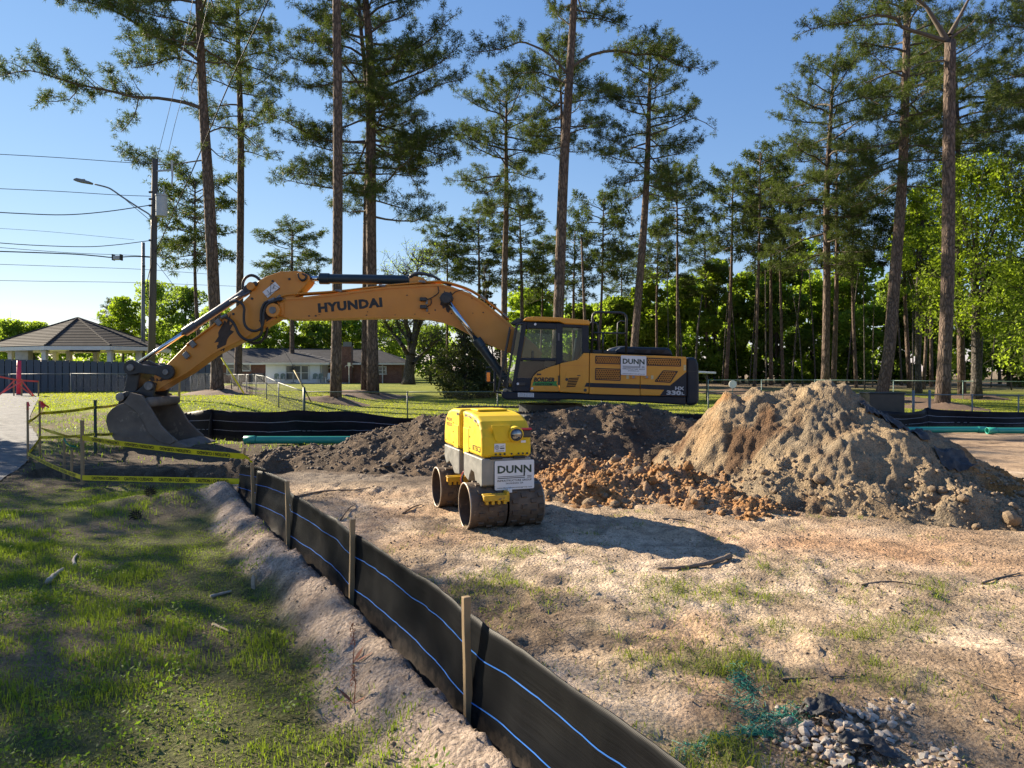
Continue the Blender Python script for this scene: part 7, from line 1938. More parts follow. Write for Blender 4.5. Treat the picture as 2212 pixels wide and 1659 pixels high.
# slimmer pines farther back
BG = [(1463, 378, 545, 2.6, 66, 0.20, "slim pine above the excavator's handrail"), (1300, 434, 640, 2.7, 66, 0.2, "round-crowned far pine just above the cab roof"), (1580, 384, 580, 2.3, 68, 0.2, "slim far pine left of the tall right group"), (1640, 328, 600, 2.4, 60, 0.2, "tall slim pine at the left end of the right group"), (1666, 395, 640, 2.2, 66, 0.18, "second slim pine of the right group"), (1686, 370, 600, 2.2, 63, 0.2, "third slim pine of the right group with bare stem"), (1850, 400, 640, 2.6, 60, 0.2, "slim pine between the rounded and the leaning right pines"),
      (965, 488, 690, 2.6, 76, 0.18, "far bushy pine above the boom's bend"), (1030, 470, 700, 3.0, 74, 0.2, "far pine behind the boom foot, left"), (1125, 458, 680, 2.5, 70, 0.2, "far pine right of the slim open pine"), (1165, 520, 700, 2.6, 80, 0.2, "far pine between boom foot and tall middle pine"), (632, 495, 690, 3.2, 78, 0.2, "far pine with drooping sides above the arm's head"), (438, 390, 690, 3.4, 60, 0.2, "pine behind the large left pine's trunk"),
      (1420, 508, 690, 2.5, 76, 0.18, "far pine left of the handrail"), (1530, 520, 700, 2.6, 78, 0.18, "far pine above the engine hood"), (1240, 500, 690, 2.4, 76, 0.18, "far pine just right of the tall middle pine"), (1350, 545, 700, 2.6, 82, 0.18, "far low pine behind the cab"), (1965, 420, 700, 2.2, 60, 0.2, "slim stem right of the leaning pine"), (1995, 470, 700, 2.4, 58, 0.22, "slim stem left of the nearest right pine"), (2012, 470, 700, 2.4, 62, 0.18, "pale slim stem close to the nearest right pine"), (250, 655, 720, 1.8, 110, 0.18, "small far pine right of the gazebo apex")]
protos = []
for i, (px, t, b, rc, Y, r, lb) in enumerate(BG):
    ln_ = RS.uniform(-14, 14); r *= RS.uniform(0.6, 0.95); zt_ = W(0, t, Y)[2]
    if i < 6:
        ro_ = P_(lb, Y, [(px - ln_, 845), (px, (t + 845) / 2), (px + ln_ * 0.3, t)], r, 0.05, (t + (b - t) * 0.8, t, rc * 1.1, 30), K=9, ln=0.44, w=0.070, dens=0.85, tw=1.9, group="slim pines farther back")
        protos.append((ro_, zt_ - ro_.location.z, rc)); continue
    src, h0, rc0 = protos[(i * 5 + 1) % 6]; x_ = fx(px, Y); zb_ = gz(x_, Y)
    ro_ = empty("pine_tree", (x_, Y, zb_), lb, "tree", "slim pines farther back"); kz = (zt_ - zb_) / h0; kx = min(1.35, max(0.8, rc / rc0)) * RS.uniform(0.92, 1.12)
    for ch_ in [c for c in bpy.data.objects if c.parent == src]:
        o_ = ch_.copy(); COL.objects.link(o_); o_.parent = ro_; o_.matrix_parent_inverse = Matrix.Translation(-Vector(ro_.location))
        o_.matrix_basis = Matrix.Translation(Vector(ro_.location)) @ Matrix.Rotation(i * 1.3, 4, 'Z') @ Matrix.Diagonal((kx, kx, kz, 1)) @ Matrix.Translation(-Vector(src.location))
print('tufts', TOT)
# ---- broadleaf trees
def leaf_cloud(C, R, n, size, rng, flat=0.75):
    """leaves spread through lobes; C centres, R radii"""
    C = np.asarray(C, float); R = np.asarray(R, float)
    pr = R ** 2; pr /= pr.sum(); k = rng.choice(len(C), n, p=pr)
    d = rng.normal(size=(n, 3)); d /= np.linalg.norm(d, axis=1, keepdims=True)
    # leaves gather on sprays: snap to a few hundred directions per lobe with a jitter
    rad = R[k][:, None] * (0.35 + 0.65 * rng.uniform(0, 1, (n, 1)) ** 0.45)
    sp = rng.integers(0, 26, n); ph = (k * 131 + sp * 17) % 997
    g = np.random.default_rng(5).normal(size=(997, 3)); g /= np.linalg.norm(g, axis=1, keepdims=True)
    d = d * 0.55 + g[ph] * 0.85; d /= np.linalg.norm(d, axis=1, keepdims=True)
    P = C[k] + d * rad * np.array((1, 1, flat))
    N = rng.normal(size=(n, 3)) + np.array((0, 0, 0.5)); N /= np.linalg.norm(N, axis=1, keepdims=True)
    U = np.cross(N, rng.normal(size=(n, 3))); U /= np.linalg.norm(U, axis=1, keepdims=True); Vv = np.cross(N, U)
    s = size * rng.uniform(0.6, 1.3, (n, 1))
    V = np.stack([P - U * s, P - Vv * s * 0.5 + N * s * 0.1, P + U * s, P + Vv * s * 0.5 + N * s * 0.1], 1).reshape(-1, 3)
    return V, (np.arange(n) * 4)[:, None] + np.array([[0, 1, 2, 3]])
DT = 0
def broadleaf(label, px, Y, py_top, py_bot, half, n, size, mat, name="broadleaf_tree", trunk=True, lobes=16, lean=0.0, group=None, r0=0.22, cone=False, bark=None, flat=0.75):
    """crown between py_bot and py_top, half width in px"""
    global DT
    DT += 1; rng = np.random.default_rng(900 + DT)
    x = fx(px, Y); zb = gz(x, Y); zt, zl = W(0, py_top, Y)[2], W(0, py_bot, Y)[2]; zl = max(zl, zb); hw = half / F * Y
    root = empty(name, (x, Y, zb), label, "tree" if trunk else "shrub", group)
    C, R = [], []
    for i in range(lobes):
        t = (i + rng.uniform(0, 1)) / lobes
        if cone: w_ = hw * (1.05 - t) ** 0.8
        else: w_ = hw * math.sqrt(max(0.05, 1 - (2 * t - 0.85) ** 2 * 0.8))
        a = i * 2.399; rr = rng.uniform(0.2, 0.85) * w_
        C.append((x + lean * t + rr * math.cos(a), Y + rr * math.sin(a), zl + (zt - zl) * t)); R.append(rng.uniform(0.28, 0.5) * (hw if not cone else max(0.4, w_)))
    C = np.array(C); R = np.array(R); C[:, 2] = np.minimum(C[:, 2], zt - R * flat)
    C[:, 2] = np.maximum(C[:, 2], zb + R * flat * 0.8)
    segs = []
    if trunk:
        top = np.array((x + lean * 0.6, Y, zl + (zt - zl) * 0.55)); base = np.array((x, Y, zb - 0.2)); fork = base + (top - base) * 0.5 + np.array((rng.uniform(-.2, .2), 0, 0))
        trunk_mesh([base, fork, top], [r0, r0 * 0.75, r0 * 0.3], 9).build("trunk", bark or M_bark2, root, True)
        for c_, r_ in zip(C, R):
            s0 = base + (top - base) * rng.uniform(0.4, 1.0); m_ = (s0 + c_) / 2 + np.array((0, 0, 0.3)); segs += [(s0, m_, r0 * 0.3, r0 * 0.18), (m_, c_, r0 * 0.18, 0.02)]
            for _ in range(3): segs.append((m_ + (c_ - m_) * rng.uniform(), c_ + rng.normal(size=3) * r_ * 0.6, 0.03, 0.01))
        V, Fc = frusta(segs, 4); link("limbs", raw_mesh("limbs", V, Fc, bark or M_bark2), root)["kind"] = "stuff"
    V, Fc = leaf_cloud(C, R, n, size, rng, flat)
    link("crown" if trunk else "foliage", raw_mesh("crown", V, Fc, mat), root)["kind"] = "stuff"
    return root
# right-hand bright spring tree and neighbours
broadleaf("bright yellow-green leafy tree at the right edge behind the pale pine", 2110, 45, 320, 720, 160, 20000, 0.115, M_leaf_b, lobes=30, r0=0.3)
broadleaf("bright leafy tree cut by the right picture edge", 2250, 42, 380, 800, 140, 12000, 0.115, M_leaf_m, lobes=22, r0=0.28)
broadleaf("yellow-green sapling between the leaning pine and the pale pine", 1985, 52, 400, 660, 65, 7500, 0.11, M_leaf_b, lobes=14)
# wood behind, as separate trees where crowns can be told apart
for px, Y, t, b, hf, mt, lb in ((1150, 88, 620, 800, 60, M_leaf_b, "small bright tree above the boom foot"), (1255, 84, 655, 815, 55, M_leaf_m, "green tree behind the cab roof, left"), (1330, 82, 640, 815, 60, M_leaf_m, "green tree behind the handrail's left side"), (1400, 80, 610, 815, 60, M_leaf_b, "bright tree seen through the handrail"), (1470, 82, 600, 815, 62, M_leaf_m, "mid-green tree above the engine hood"), (1545, 78, 560, 820, 60, M_leaf_m, "leafy tree right of the engine hood"), (1605, 80, 590, 820, 55, M_leaf_b, "light green tree above the white canopy"), (1680, 76, 560, 825, 65, M_leaf_d, "dark leafy tree left of the sand pile crest"), (1750, 78, 600, 830, 60, M_leaf_m, "leafy tree right above the sand pile crest"), (1840, 74, 540, 830, 70, M_leaf_m, "leafy tree left of the leaning pine"), (1930, 76, 600, 830, 60, M_leaf_d, "dark tree behind the leaning pine"), (2010, 72, 560, 830, 60, M_leaf_m, "tree behind the slim right stems"), (2180, 64, 560, 840, 90, M_leaf_d, "dark green tree low at the right edge")):
    broadleaf(lb, px, Y, t, b, hf * 1.15, 8000, 0.27, mt, group="leafy trees along the wood's edge", r0=0.18)
# left background
for px, Y, t, b, hf, mt, lb in ((265, 92, 640, 760, 45, M_leaf_b, "bright green tree right behind the gazebo"), (330, 95, 604, 760, 62, M_leaf_m, "tall rounded green tree between gazebo and utility pole"), (400, 92, 618, 760, 55, M_leaf_d, "darker green tree just right of the utility pole"), (20, 110, 688, 760, 45, M_leaf_m, "low tree at the left edge behind the gazebo"), (75, 112, 694, 760, 40, M_leaf_m, "low tree left of the gazebo roof slope"), (120, 118, 702, 760, 35, M_leaf_b, "pale low tree peeping over the gazebo's left roof"), (575, 100, 690, 770, 55, M_leaf_m, "green tree above the house's left roof"), (628, 98, 668, 770, 22, M_leaf_b, "bright ivy-clad trunk behind the house roof"), (672, 100, 690, 775, 48, M_leaf_d, "dark tree behind the middle of the house"), (720, 102, 660, 775, 40, M_leaf_m, "green tree left of the chimney"), (760, 104, 680, 775, 45, M_leaf_m, "green tree right of the chimney"), (840, 105, 690, 790, 60, M_leaf_m, "tree behind the house's right end"), (930, 100, 700, 800, 60, M_leaf_d, "tree behind the bare tree"), (470, 104, 660, 770, 55, M_leaf_m, "green tree behind the large left pine")):
    broadleaf(lb, px, Y, t, b, hf, 4800, 0.23 if hf > 30 else 0.17, mt, group="trees behind the houses", r0=0.2, lobes=20 if hf > 30 else 26)
# cedar
broadleaf("wide dark green cedar behind the front of the excavator", 1003, 47, 690, 862, 92, 19000, 0.088, M_cedar, "cedar_tree", True, 34, r0=0.25, cone=True)
broadleaf("tall dark conifer behind the boom foot", 1048, 62, 560, 850, 60, 10000, 0.13, M_cedar, "cedar_tree", True, 30, r0=0.22, cone=True)
# sparse old tree with spreading grey limbs right of the house
Y = 70.0; x = fx(888, Y); zb = gz(x, Y); rng = np.random.default_rng(77)
r = empty("old_tree", (x, Y, zb), "nearly bare grey tree with spreading limbs right of the house", "tree")
trunk_mesh([W(882, 832, Y), W(885, 790, Y), W(888, 765, Y)], [0.62, 0.5, 0.45], 12).build("trunk", M_bark2, r, True)
segs = []; tips = []
for pts, rr in (([(888, 770), (884, 720), (876, 690), (880, 620), (870, 585)], .34), ([(888, 768), (900, 720), (912, 690), (930, 655), (935, 620)], .32), ([(886, 775), (868, 745), (845, 715), (830, 690), (815, 668)], .25), ([(890, 765), (898, 700), (897, 650), (900, 600), (905, 555)], .3), ([(892, 785), (912, 765), (930, 750), (945, 735)], .16), ([(886, 740), (860, 700), (852, 650), (845, 600)], .16)):
    P = catmull([np.array(W(q[0], q[1], Y + rng.uniform(-1.2, 1.2))) for q in pts], 4)
    for i in range(len(P) - 1):
        a = rr * (1 - i / len(P)) + 0.03; segs.append((P[i], P[i + 1], a, a * 0.93))
        if i > 4:
            for _ in range(3):
                d = nrmz(np.array((rng.normal(), rng.normal(), 0.9))); q = P[i]
                for k in range(4):
                    q2 = q + d * rng.uniform(.4, .9); segs.append((q, q2, 0.05 - 0.01 * k, 0.04 - 0.01 * k)); q = q2; d = nrmz(d + rng.normal(size=3) * .35)
                    for _ in range(3):
                        e = q + nrmz(rng.normal(size=3) + np.array((0, 0, .6))) * rng.uniform(.4, .9); segs.append((q, e, .018, .01)); tips.append(e)
V, Fc = frusta(segs, 5); link("limbs", raw_mesh("limbs", V, Fc, M_bark2, True), r)
V, Fc = leaf_cloud(tips, [0.35] * len(tips), 5200, 0.085, rng); link("crown", raw_mesh("crown", V, Fc, M_leaf_m), r)

# far wood read as one mass
rng = np.random.default_rng(321)
C, R = [], []
for i in range(420):
    px = rng.uniform(1110, 2420); Y = rng.uniform(84, 125); top = 650 - 60 * sst(1200, 1700, px) + 40 * math.sin(px * 0.021) + 25 * math.sin(px * 0.057)
    zt = W(0, float(top), Y)[2]; z = 0.6 + (zt - 0.6) * rng.uniform(0, 1) ** 0.8
    C.append((fx(px, Y), Y, z)); R.append(rng.uniform(1.2, 2.6))
V, Fc = leaf_cloud(C, R, 62000, 0.40, rng); wood = link("wood", raw_mesh("wood", V, Fc, M_leaf_m)); tag(wood, "dark green wood filling the background behind the excavator and pile", "wood", None, "stuff")
rng = np.random.default_rng(322); C, R = [], []
for i in range(150):
    px = rng.uniform(-120, 1110); Y = rng.uniform(112, 135); zt = W(0, 712 + 22 * math.sin(px * .03), Y)[2]
    C.append((fx(px, Y), Y, 0.6 + (zt - 0.6) * rng.uniform(0, 1))); R.append(rng.uniform(1.2, 2.4))
V, Fc = leaf_cloud(C, R, 20000, 0.40, rng); wood = link("hedgerow", raw_mesh("hedgerow", V, Fc, M_leaf_m)); tag(wood, "distant belt of greenery behind gazebo and house", "wood", None, "stuff")
# thin stems at the wood's edge that can be told apart
stem_px = [1500, 1560, 1595, 1618, 1655, 1710, 1735, 1762, 1828, 1868, 1885, 1948, 1972, 1982, 2100, 2118, 2140, 2160, 2185, 2205, 1270, 1445, 1475]
for i, px in enumerate(stem_px):
    Y = RS.uniform(55, 72); r_ = RS.choice((0.05, 0.06, 0.08, 0.10, 0.15)); ln_ = RS.uniform(-28, 28); top = RS.uniform(480, 640)
    zb = gz(fx(px, Y), Y); a = (fx(px, Y), Y, zb - 0.1); b = W(px + ln_ * 0.4, 720, Y); c = W(px + ln_, top, Y)
    o = trunk_mesh([a, b, c], [r_, r_ * 0.85, r_ * 0.5], 7).build("tree_stem", M_bark if r_ > 0.1 else M_bark2, None, True); rebase(o)
    tag(o, ("first second third fourth fifth sixth seventh eighth ninth tenth eleventh twelfth thirteenth fourteenth fifteenth sixteenth seventeenth eighteenth nineteenth twentieth twenty-first twenty-second twenty-third".split())[sorted(stem_px).index(px)] + " thin bare stem from the left along the edge of the wood", "tree", "thin stems at the wood's edge")

# mulch rings
M_mulch = pm("pine_straw_mulch", (0.20, 0.125, 0.078), (0.10, 0.066, 0.045), 12, 0.95, bmp=1.0, bscale=12)
for px, Y, rr, hh, lb in ((725, 39, 2.0, 0.28, "straw mulch mound round the bare straight pine"), (798, 46.6, 3.0, 0.30, "wide straw mulch mound round the twin pine"), (472, 40, 2.6, 0.26, "straw mulch mound round the large left pine"), (513, 50, 2.4, 0.3, "straw mulch mound round the slender left pine"), (2035, 37, 2.4, 0.3, "straw mulch round the nearest right pine"), (1960, 43, 3.2, 0.25, "straw mulch patch beyond the right gate posts"), (1900, 42, 2.2, 0.28, "straw mulch at the foot of the dark leaning pine"), (2110, 46, 2.2, 0.28, "straw mulch round the bright tree at right"), (1590, 52, 3.0, 0.3, "straw mulch heap behind the counterweight")):
    x = fx(px, Y); m = MB(); V = [(x, Y, gz(x, Y) + hh)]; n = 28; rings = 7; rr_ = random.Random(px)
    for j in range(1, rings + 1):
        for k in range(n):
            a = 2 * math.pi * k / n; q = rr * j / rings * (1 + 0.12 * math.sin(a * 3 + px)); X, Yy = x + q * math.cos(a), Y + q * math.sin(a)
            V.append((X, Yy, gz(X, Yy) + hh * (0.5 + 0.5 * math.cos(math.pi * j / rings)) + rr_.uniform(-.06, .06) - (0.05 if j == rings else 0)))
    Fc = [(0, 1 + k, 1 + (k + 1) % n) for k in range(n)] + [(1 + (j - 1) * n + k, 1 + j * n + k, 1 + j * n + (k + 1) % n, 1 + (j - 1) * n + (k + 1) % n) for j in range(1, rings) for k in range(n)]
    o = m.add(V, Fc).build("mulch_mound", M_mulch, None, True); rebase(o); tag(o, lb, "mulch", "straw mulch mounds")

# trees outside the left edge whose shade falls on the verge
for i, (x, Y, zt, zl, hw, n, lb) in enumerate(((-20.5, 17.0, 11.6, 5.5, 3.4, 2600, "leafy roadside tree left of the picture, nearest"), (-25.5, 15.0, 13.5, 7.0, 3.4, 1900, "leafy roadside tree left of the picture, outermost"), (-19.8, 20.8, 8.6, 3.5, 2.6, 4200, "small leafy tree by the road left of the picture"), (-24.0, 22.2, 12.0, 6.0, 2.8, 2600, "leafy tree by the far road left of the picture"), (-18.8, 13.2, 9.6, 5.5, 2.4, 1300, "leafy tree beside the near road left of the picture"))):
    broadleaf(lb, CX + x * F / Y, Y, HY - (zt - H) * F / Y, HY - (zl - H) * F / Y, hw * F / Y, int(n * 1.35), 0.12, M_leaf_m, group="roadside trees out of view", r0=0.2)
# ---------------------------------------------------------------- grass, weeds, litter, small things
M_grass = leafmat("grass_blades", (0.175, 0.225, 0.040), (0.080, 0.115, 0.024), 0.45, 0.4)
M_grassd = leafmat("grass_dry", (0.36, 0.28, 0.14), (0.17, 0.125, 0.06), 0.25)
M_weed = leafmat("weed_leaves", (0.13, 0.20, 0.035), (0.055, 0.095, 0.02), 0.4)
def blades(x, y, h, w, rng, lean=0.6):
    n = len(x); z = gza(x, y) - 0.005
    a = rng.uniform(0, 2 * np.pi, n); l = rng.uniform(0.15, 1.0, n) * lean
    B = np.stack([x, y, z], -1); D = np.stack([np.cos(a), np.sin(a), np.zeros(n)], -1)
    b2 = rng.uniform(0, 2 * np.pi, n); S = np.stack([np.cos(b2), np.sin(b2), np.zeros(n)], -1) * (w / 2)[:, None]
    up = np.array((0, 0, 1.0))
    M = B + up * (h * 0.6)[:, None] + D * (h * l * 0.3)[:, None]
    T = B + up * (h * np.maximum(0.25, 1 - 0.5 * l))[:, None] + D * (h * l * 0.95)[:, None]
    V = np.stack([B - S, B + S, M - S * 0.8, M + S * 0.8, T], 1).reshape(-1, 3)
    F0 = np.array([[0, 1, 3], [0, 3, 2], [2, 3, 4]])
    return V, ((np.arange(n) * 5)[:, None, None] + F0[None]).reshape(-1, 3)
def scatter(n, x0, x1, y0, y1, dens, rng):
    x = rng.uniform(x0, x1, n); y = rng.uniform(y0, y1, n)
    k = rng.random(n) < dens(x, y)
    return x[k], y[k]
def verge(x, y):
    """grass cover on the left verge"""
    d = x - fence_x(y) + 0.5 * (fbm(x, y, 0.4, 3, 113) - 0.5)
    m = np.where(y < 9.6, sst(-0.30, -0.58, d), sst(-4.4, -5.2, x))
    m = m * (1 - pit(x, y)) * sst(-0.05, 0.2, x - road_x(y)) * (1 - 0.9 * sst(-0.1, 0.35, 1 - (((x + 6.6) / 3.0) ** 2 + ((y - 14.2) / 3.9) ** 2) + 0.6 * (fbm(x, y, 0.7, 3, 415) - 0.5)))
    bare = sst(0.46, 0.62, fbm(x, y, 0.9, 4, 401)) * sst(2.5, 8.0, y + 0.4 * fbm(x, y, 1.5, 2, 9))
    return np.clip(m * (1 - 0.85 * bare), 0, 1)
rng = np.random.default_rng(2024)
parts_ = []
x, y = scatter(125000, -5.6, 0.4, 2.4, 7.0, lambda x, y: verge(x, y) * (0.25 + 0.75 * sst(0.3, 0.6, fbm(x, y, 0.22, 3, 403))), rng)
ht = (0.022 + 0.06 * sst(0.42, 0.78, fbm(x, y, 0.55, 3, 405))) * rng.uniform(0.55, 1.25, len(x))
parts_.append(blades(x, y, ht, rng.uniform(0.003, 0.006, len(x)), rng, 0.75))
x, y = scatter(72000, -9.5, -2.8, 6.5, 12.0, lambda x, y: verge(x, y) * (0.3 + 0.7 * sst(0.35, 0.6, fbm(x, y, 0.3, 3, 407))), rng)
ht = (0.02 + 0.06 * sst(0.42, 0.78, fbm(x, y, 0.6, 3, 405))) * rng.uniform(0.55, 1.25, len(x))
parts_.append(blades(x, y, ht, rng.uniform(0.005, 0.009, len(x)), rng, 0.7))
x, y = scatter(42000, -24, -4.4, 12.0, 30.0, lambda x, y: verge(x, y) * (0.4 + 0.6 * sst(0.35, 0.6, fbm(x, y, 0.8, 3, 409))), rng)
parts_.append(blades(x, y, rng.uniform(0.04, 0.12, len(x)), rng.uniform(0.012, 0.022, len(x)), rng, 0.7))
def joined(name, ps, mat, label, cat):
    V = np.concatenate([p[0] for p in ps]); off = np.cumsum([0] + [len(p[0]) for p in ps[:-1]])
    Fc = np.concatenate([p[1] + o for p, o in zip(ps, off)])
    return tag(link(name, raw_mesh(name, V, Fc, mat)), label, cat, None, "stuff")
joined("verge_grass", parts_, M_grass, "green grass and weeds of the shaded verge at left", "grass")
# lawn behind
x, y = scatter(42000, -30, 34, 26, 46, lambda x, y: 0.9 * sst(25.5, 27, y) * np.where((x > -0.72 * y - 3) & (x < 0.72 * y + 3), 1, 0), rng)
lw = blades(x, y, rng.uniform(0.035, 0.075, len(x)), rng.uniform(0.03, 0.05, len(x)), rng, 0.8)
joined("lawn_grass", [lw], leafmat("lawn_blades", (0.27, 0.29, 0.035), (0.15, 0.18, 0.025), 0.45), "sunlit yellow-green mown lawn behind the chain-link fence", "grass")
# weeds on the sandy ground: tussocks
x, y = scatter(9000, -3.0, 4.5, 2.4, 8.5, lambda x, y: np.where(x - fence_x(y) > 0.12, np.clip(grass_density(x, y) * 0.7 + 0.022, 0, 1), 0), rng)
n = len(x); k = rng.integers(8, 34, n); ii = np.repeat(np.arange(n), k); sp = rng.uniform(0.03, 0.11, n)[ii]
gx_ = x[ii] + rng.normal(size=len(ii)) * sp; gy_ = y[ii] + rng.normal(size=len(ii)) * sp
hh = (rng.uniform(0.04, 0.12, n) * (0.6 + 0.6 * np.clip(grass_density(x, y), 0, 1)))[ii] * rng.uniform(0.5, 1.15, len(ii))
tus = blades(gx_, gy_, hh, rng.uniform(0.003, 0.0055, len(ii)), rng, 1.7)
joined("sand_grass", [tus], leafmat("tussock_blades", (0.19, 0.225, 0.045), (0.08, 0.11, 0.025), 0.42), "scattered grass tussocks on the bare sandy ground right of the fence", "grass")
# dry straw and needles lying about
x, y = scatter(60000, -6.5, 6.5, 2.4, 10.8, lambda x, y: np.where(x - fence_x(y) > 0.05, 0.10 + 0.9 * sst(0.46, 0.62, fbm(x, y, 0.75, 5, 107)), 0.35 * verge(x, y)), rng)
n = len(x); a = rng.uniform(0, 6.283, n); l = rng.uniform(0.02, 0.09, n); z = gza(x, y)
D = np.stack([np.cos(a), np.sin(a), rng.uniform(-.15, .35, n)], -1); S = np.stack([-np.sin(a), np.cos(a), np.zeros(n)], -1) * rng.uniform(.001, .0024, n)[:, None]
B = np.stack([x, y, z + 0.004], -1)
V = np.stack([B - S, B + S, B + D * l[:, None]], 1).reshape(-1, 3)
tag(link("dry_straw", raw_mesh("dry_straw", V, (np.arange(n) * 3)[:, None] + np.array([[0, 1, 2]]), pm("straw_litter", (0.26, 0.17, 0.085), (0.08, 0.055, 0.035), 9, 0.9, lo=0.42, hi=0.58))), "dry straw, needles and root bits strewn over the ground", "litter", None, "stuff")
# broad-leaved weeds along the verge
x, y = scatter(1500, -4.5, 0.2, 2.4, 6.0, lambda x, y: verge(x, y) * sst(0.45, 0.62, fbm(x, y, 0.5, 3, 411)), rng)
n = len(x); k = rng.integers(8, 20, n); ii = np.repeat(np.arange(n), k); m = len(ii)
P = np.stack([x[ii] + rng.normal(size=m) * .03, y[ii] + rng.normal(size=m) * .03, gza(x[ii], y[ii]) + rng.uniform(0.01, 0.10, m)], -1)
N = rng.normal(size=(m, 3)) * .6 + np.array((0, 0, 1.0)); N = nrm2(N); U = nrm2(np.cross(N, rng.normal(size=(m, 3)))); Vv = np.cross(N, U); s = rng.uniform(.007, .018, (m, 1))
V = np.stack([P - U * s, P - Vv * s * .45, P + U * s, P + Vv * s * .45], 1).reshape(-1, 3)
tag(link("low_weeds", raw_mesh("low_weeds", V, (np.arange(m) * 4)[:, None] + np.array([[0, 1, 2, 3]]), M_weed)), "low broad-leaved weeds growing through the verge grass", "weeds", None, "stuff")

def gp(px, py):
    """ground point under a layout position"""
    Y = H * F / (py - HY)
    for _ in range(4):
        Y = (H - gz(fx(px, Y), Y)) * F / (py - HY)
    return fx(px, Y), Y, gz(fx(px, Y), Y)
# sticks and roots
M_stick = pm("stick_grey_brown", (0.24, 0.18, 0.13), (0.12, 0.09, 0.065), 20, 0.9, bmp=0.4, bscale=50)
M_stickp = pm("stick_pale", (0.42, 0.37, 0.30), (0.27, 0.23, 0.185), 20, 0.9)
def stick(pts, r, mat, label, name="stick", lift=0.0):
    P = []
    for i, (px, py) in enumerate(pts):
        a = gp(px, py); P.append((a[0], a[1], a[2] + r * 0.7 + lift * (i % 2)))
    P = catmull(P, 4); k = len(P); rr = [r * (1 - 0.55 * i / k) * (0.9 + 0.15 * math.sin(i * 2.3)) for i in range(k)]
    o = MB().tube(P, rr, 7).build(name, mat, None, True); rebase(o); tag(o, label, "stick")
stick([(104, 1262), (118, 1247), (137, 1233)], 0.028, M_stickp, "short pale weathered log lying in the left grass")
stick([(162, 1225), (159, 1212), (166, 1200)], 0.018, M_stickp, "short curved pale stick in the left grass")
stick([(1578, 1205), (1550, 1216), (1510, 1225), (1465, 1231), (1420, 1233)], 0.028, M_stick, "long dark root at the tip of the roller's shadow", "root")
stick([(870, 1110), (890, 1100), (912, 1090)], 0.014, M_stick, "dark twig lying left of the roller", "root", 0.01)
stick([(735, 1125), (752, 1105), (768, 1090)], 0.012, M_stick, "bent twig standing out of the sand behind the fence", "root", 0.02)
stick([(640, 1075), (700, 1064), (765, 1060), (800, 1056)], 0.016, M_stick, "dark root along the churned track marks near the mound", "root", 0.01)
stick([(1430, 1122), (1480, 1128), (1530, 1142)], 0.014, M_stick, "thin dark root right of the roller's shadow edge", "root", 0.01)
stick([(1860, 1265), (1920, 1258), (1990, 1268)], 0.010, M_stick, "thin twig on the salmon-coloured path", "root")
stick([(2120, 1262), (2160, 1250), (2205, 1240)], 0.012, M_stick, "thin curved root near the right picture edge", "root")
stick([(2050, 1445), (2090, 1462), (2130, 1480), (2190, 1500)], 0.008, M_stick, "long thin straw-like root at lower right", "root")
stick([(1690, 1472), (1760, 1466), (1830, 1462)], 0.008, M_stick, "straight thin twig above the rubble", "root")
stick([(460, 1352), (480, 1360), (497, 1368)], 0.014, pm("lath_pale", (0.45, 0.33, 0.2), None, 9, 0.8), "pale broken lath lying in the left grass")
stick([(455, 1292), (485, 1284), (500, 1280)], 0.016, M_stickp, "grey weathered stick half hidden in the left grass")
x, y, z = gp(547, 1272)
o = MB().add([(x - .014, y - .01, z - .05), (x + .014, y - .01, z - .05), (x + .014, y + .01, z - .05), (x - .014, y + .01, z - .05), (x - .014, y - .01, z + .085), (x + .014, y - .01, z + .085), (x + .014, y + .01, z + .085), (x - .014, y + .01, z + .085), (x - .002, y, z + .115)], [(0, 1, 5, 4), (1, 2, 6, 5), (2, 3, 7, 6), (3, 0, 4, 7), (4, 5, 8), (5, 6, 8), (6, 7, 8), (7, 4, 8)]).build("survey_peg", M_stickp); rebase(o); tag(o, "small pointed pale wooden peg at the edge of the sand strip", "peg")
# pine cones
M_cone = pm("cone_dark", (0.035, 0.024, 0.018), (0.015, 0.011, 0.009), 9, 0.9)
cn = MB(); 
for j in range(7):
    for k in range(8):
        a = k * 0.785 + j * 0.4; r_ = 0.05 * math.sin(math.pi * (j + 1) / 8.5) + 0.01; zz = 0.012 + 0.013 * j
        cn.add([(r_ * 0.3 * math.cos(a - .3), r_ * 0.3 * math.sin(a - .3), zz), (r_ * 0.3 * math.cos(a + .3), r_ * .3 * math.sin(a + .3), zz), (r_ * 1.2 * math.cos(a), r_ * 1.2 * math.sin(a), zz + 0.014)], [(0, 1, 2)])
cone_me = raw_mesh("pine_cone", cn.V, cn.F, M_cone)
for px, py, lb in ((324, 1092, "dark pine cone in the upper left grass, middle of three"), (373, 1086, "dark pine cone nearest the sand strip"), (306, 1122, "dark pine cone lowest of the three in the grass")):
    x, y, z = gp(px, py); o = link("pine_cone", cone_me); o.location = (x, y, z + 0.01); o.scale = (1.5, 1.5, 1.5); o.rotation_euler = (1.2, 0, px); tag(o, lb, "pine cone", "pine cones in the grass")
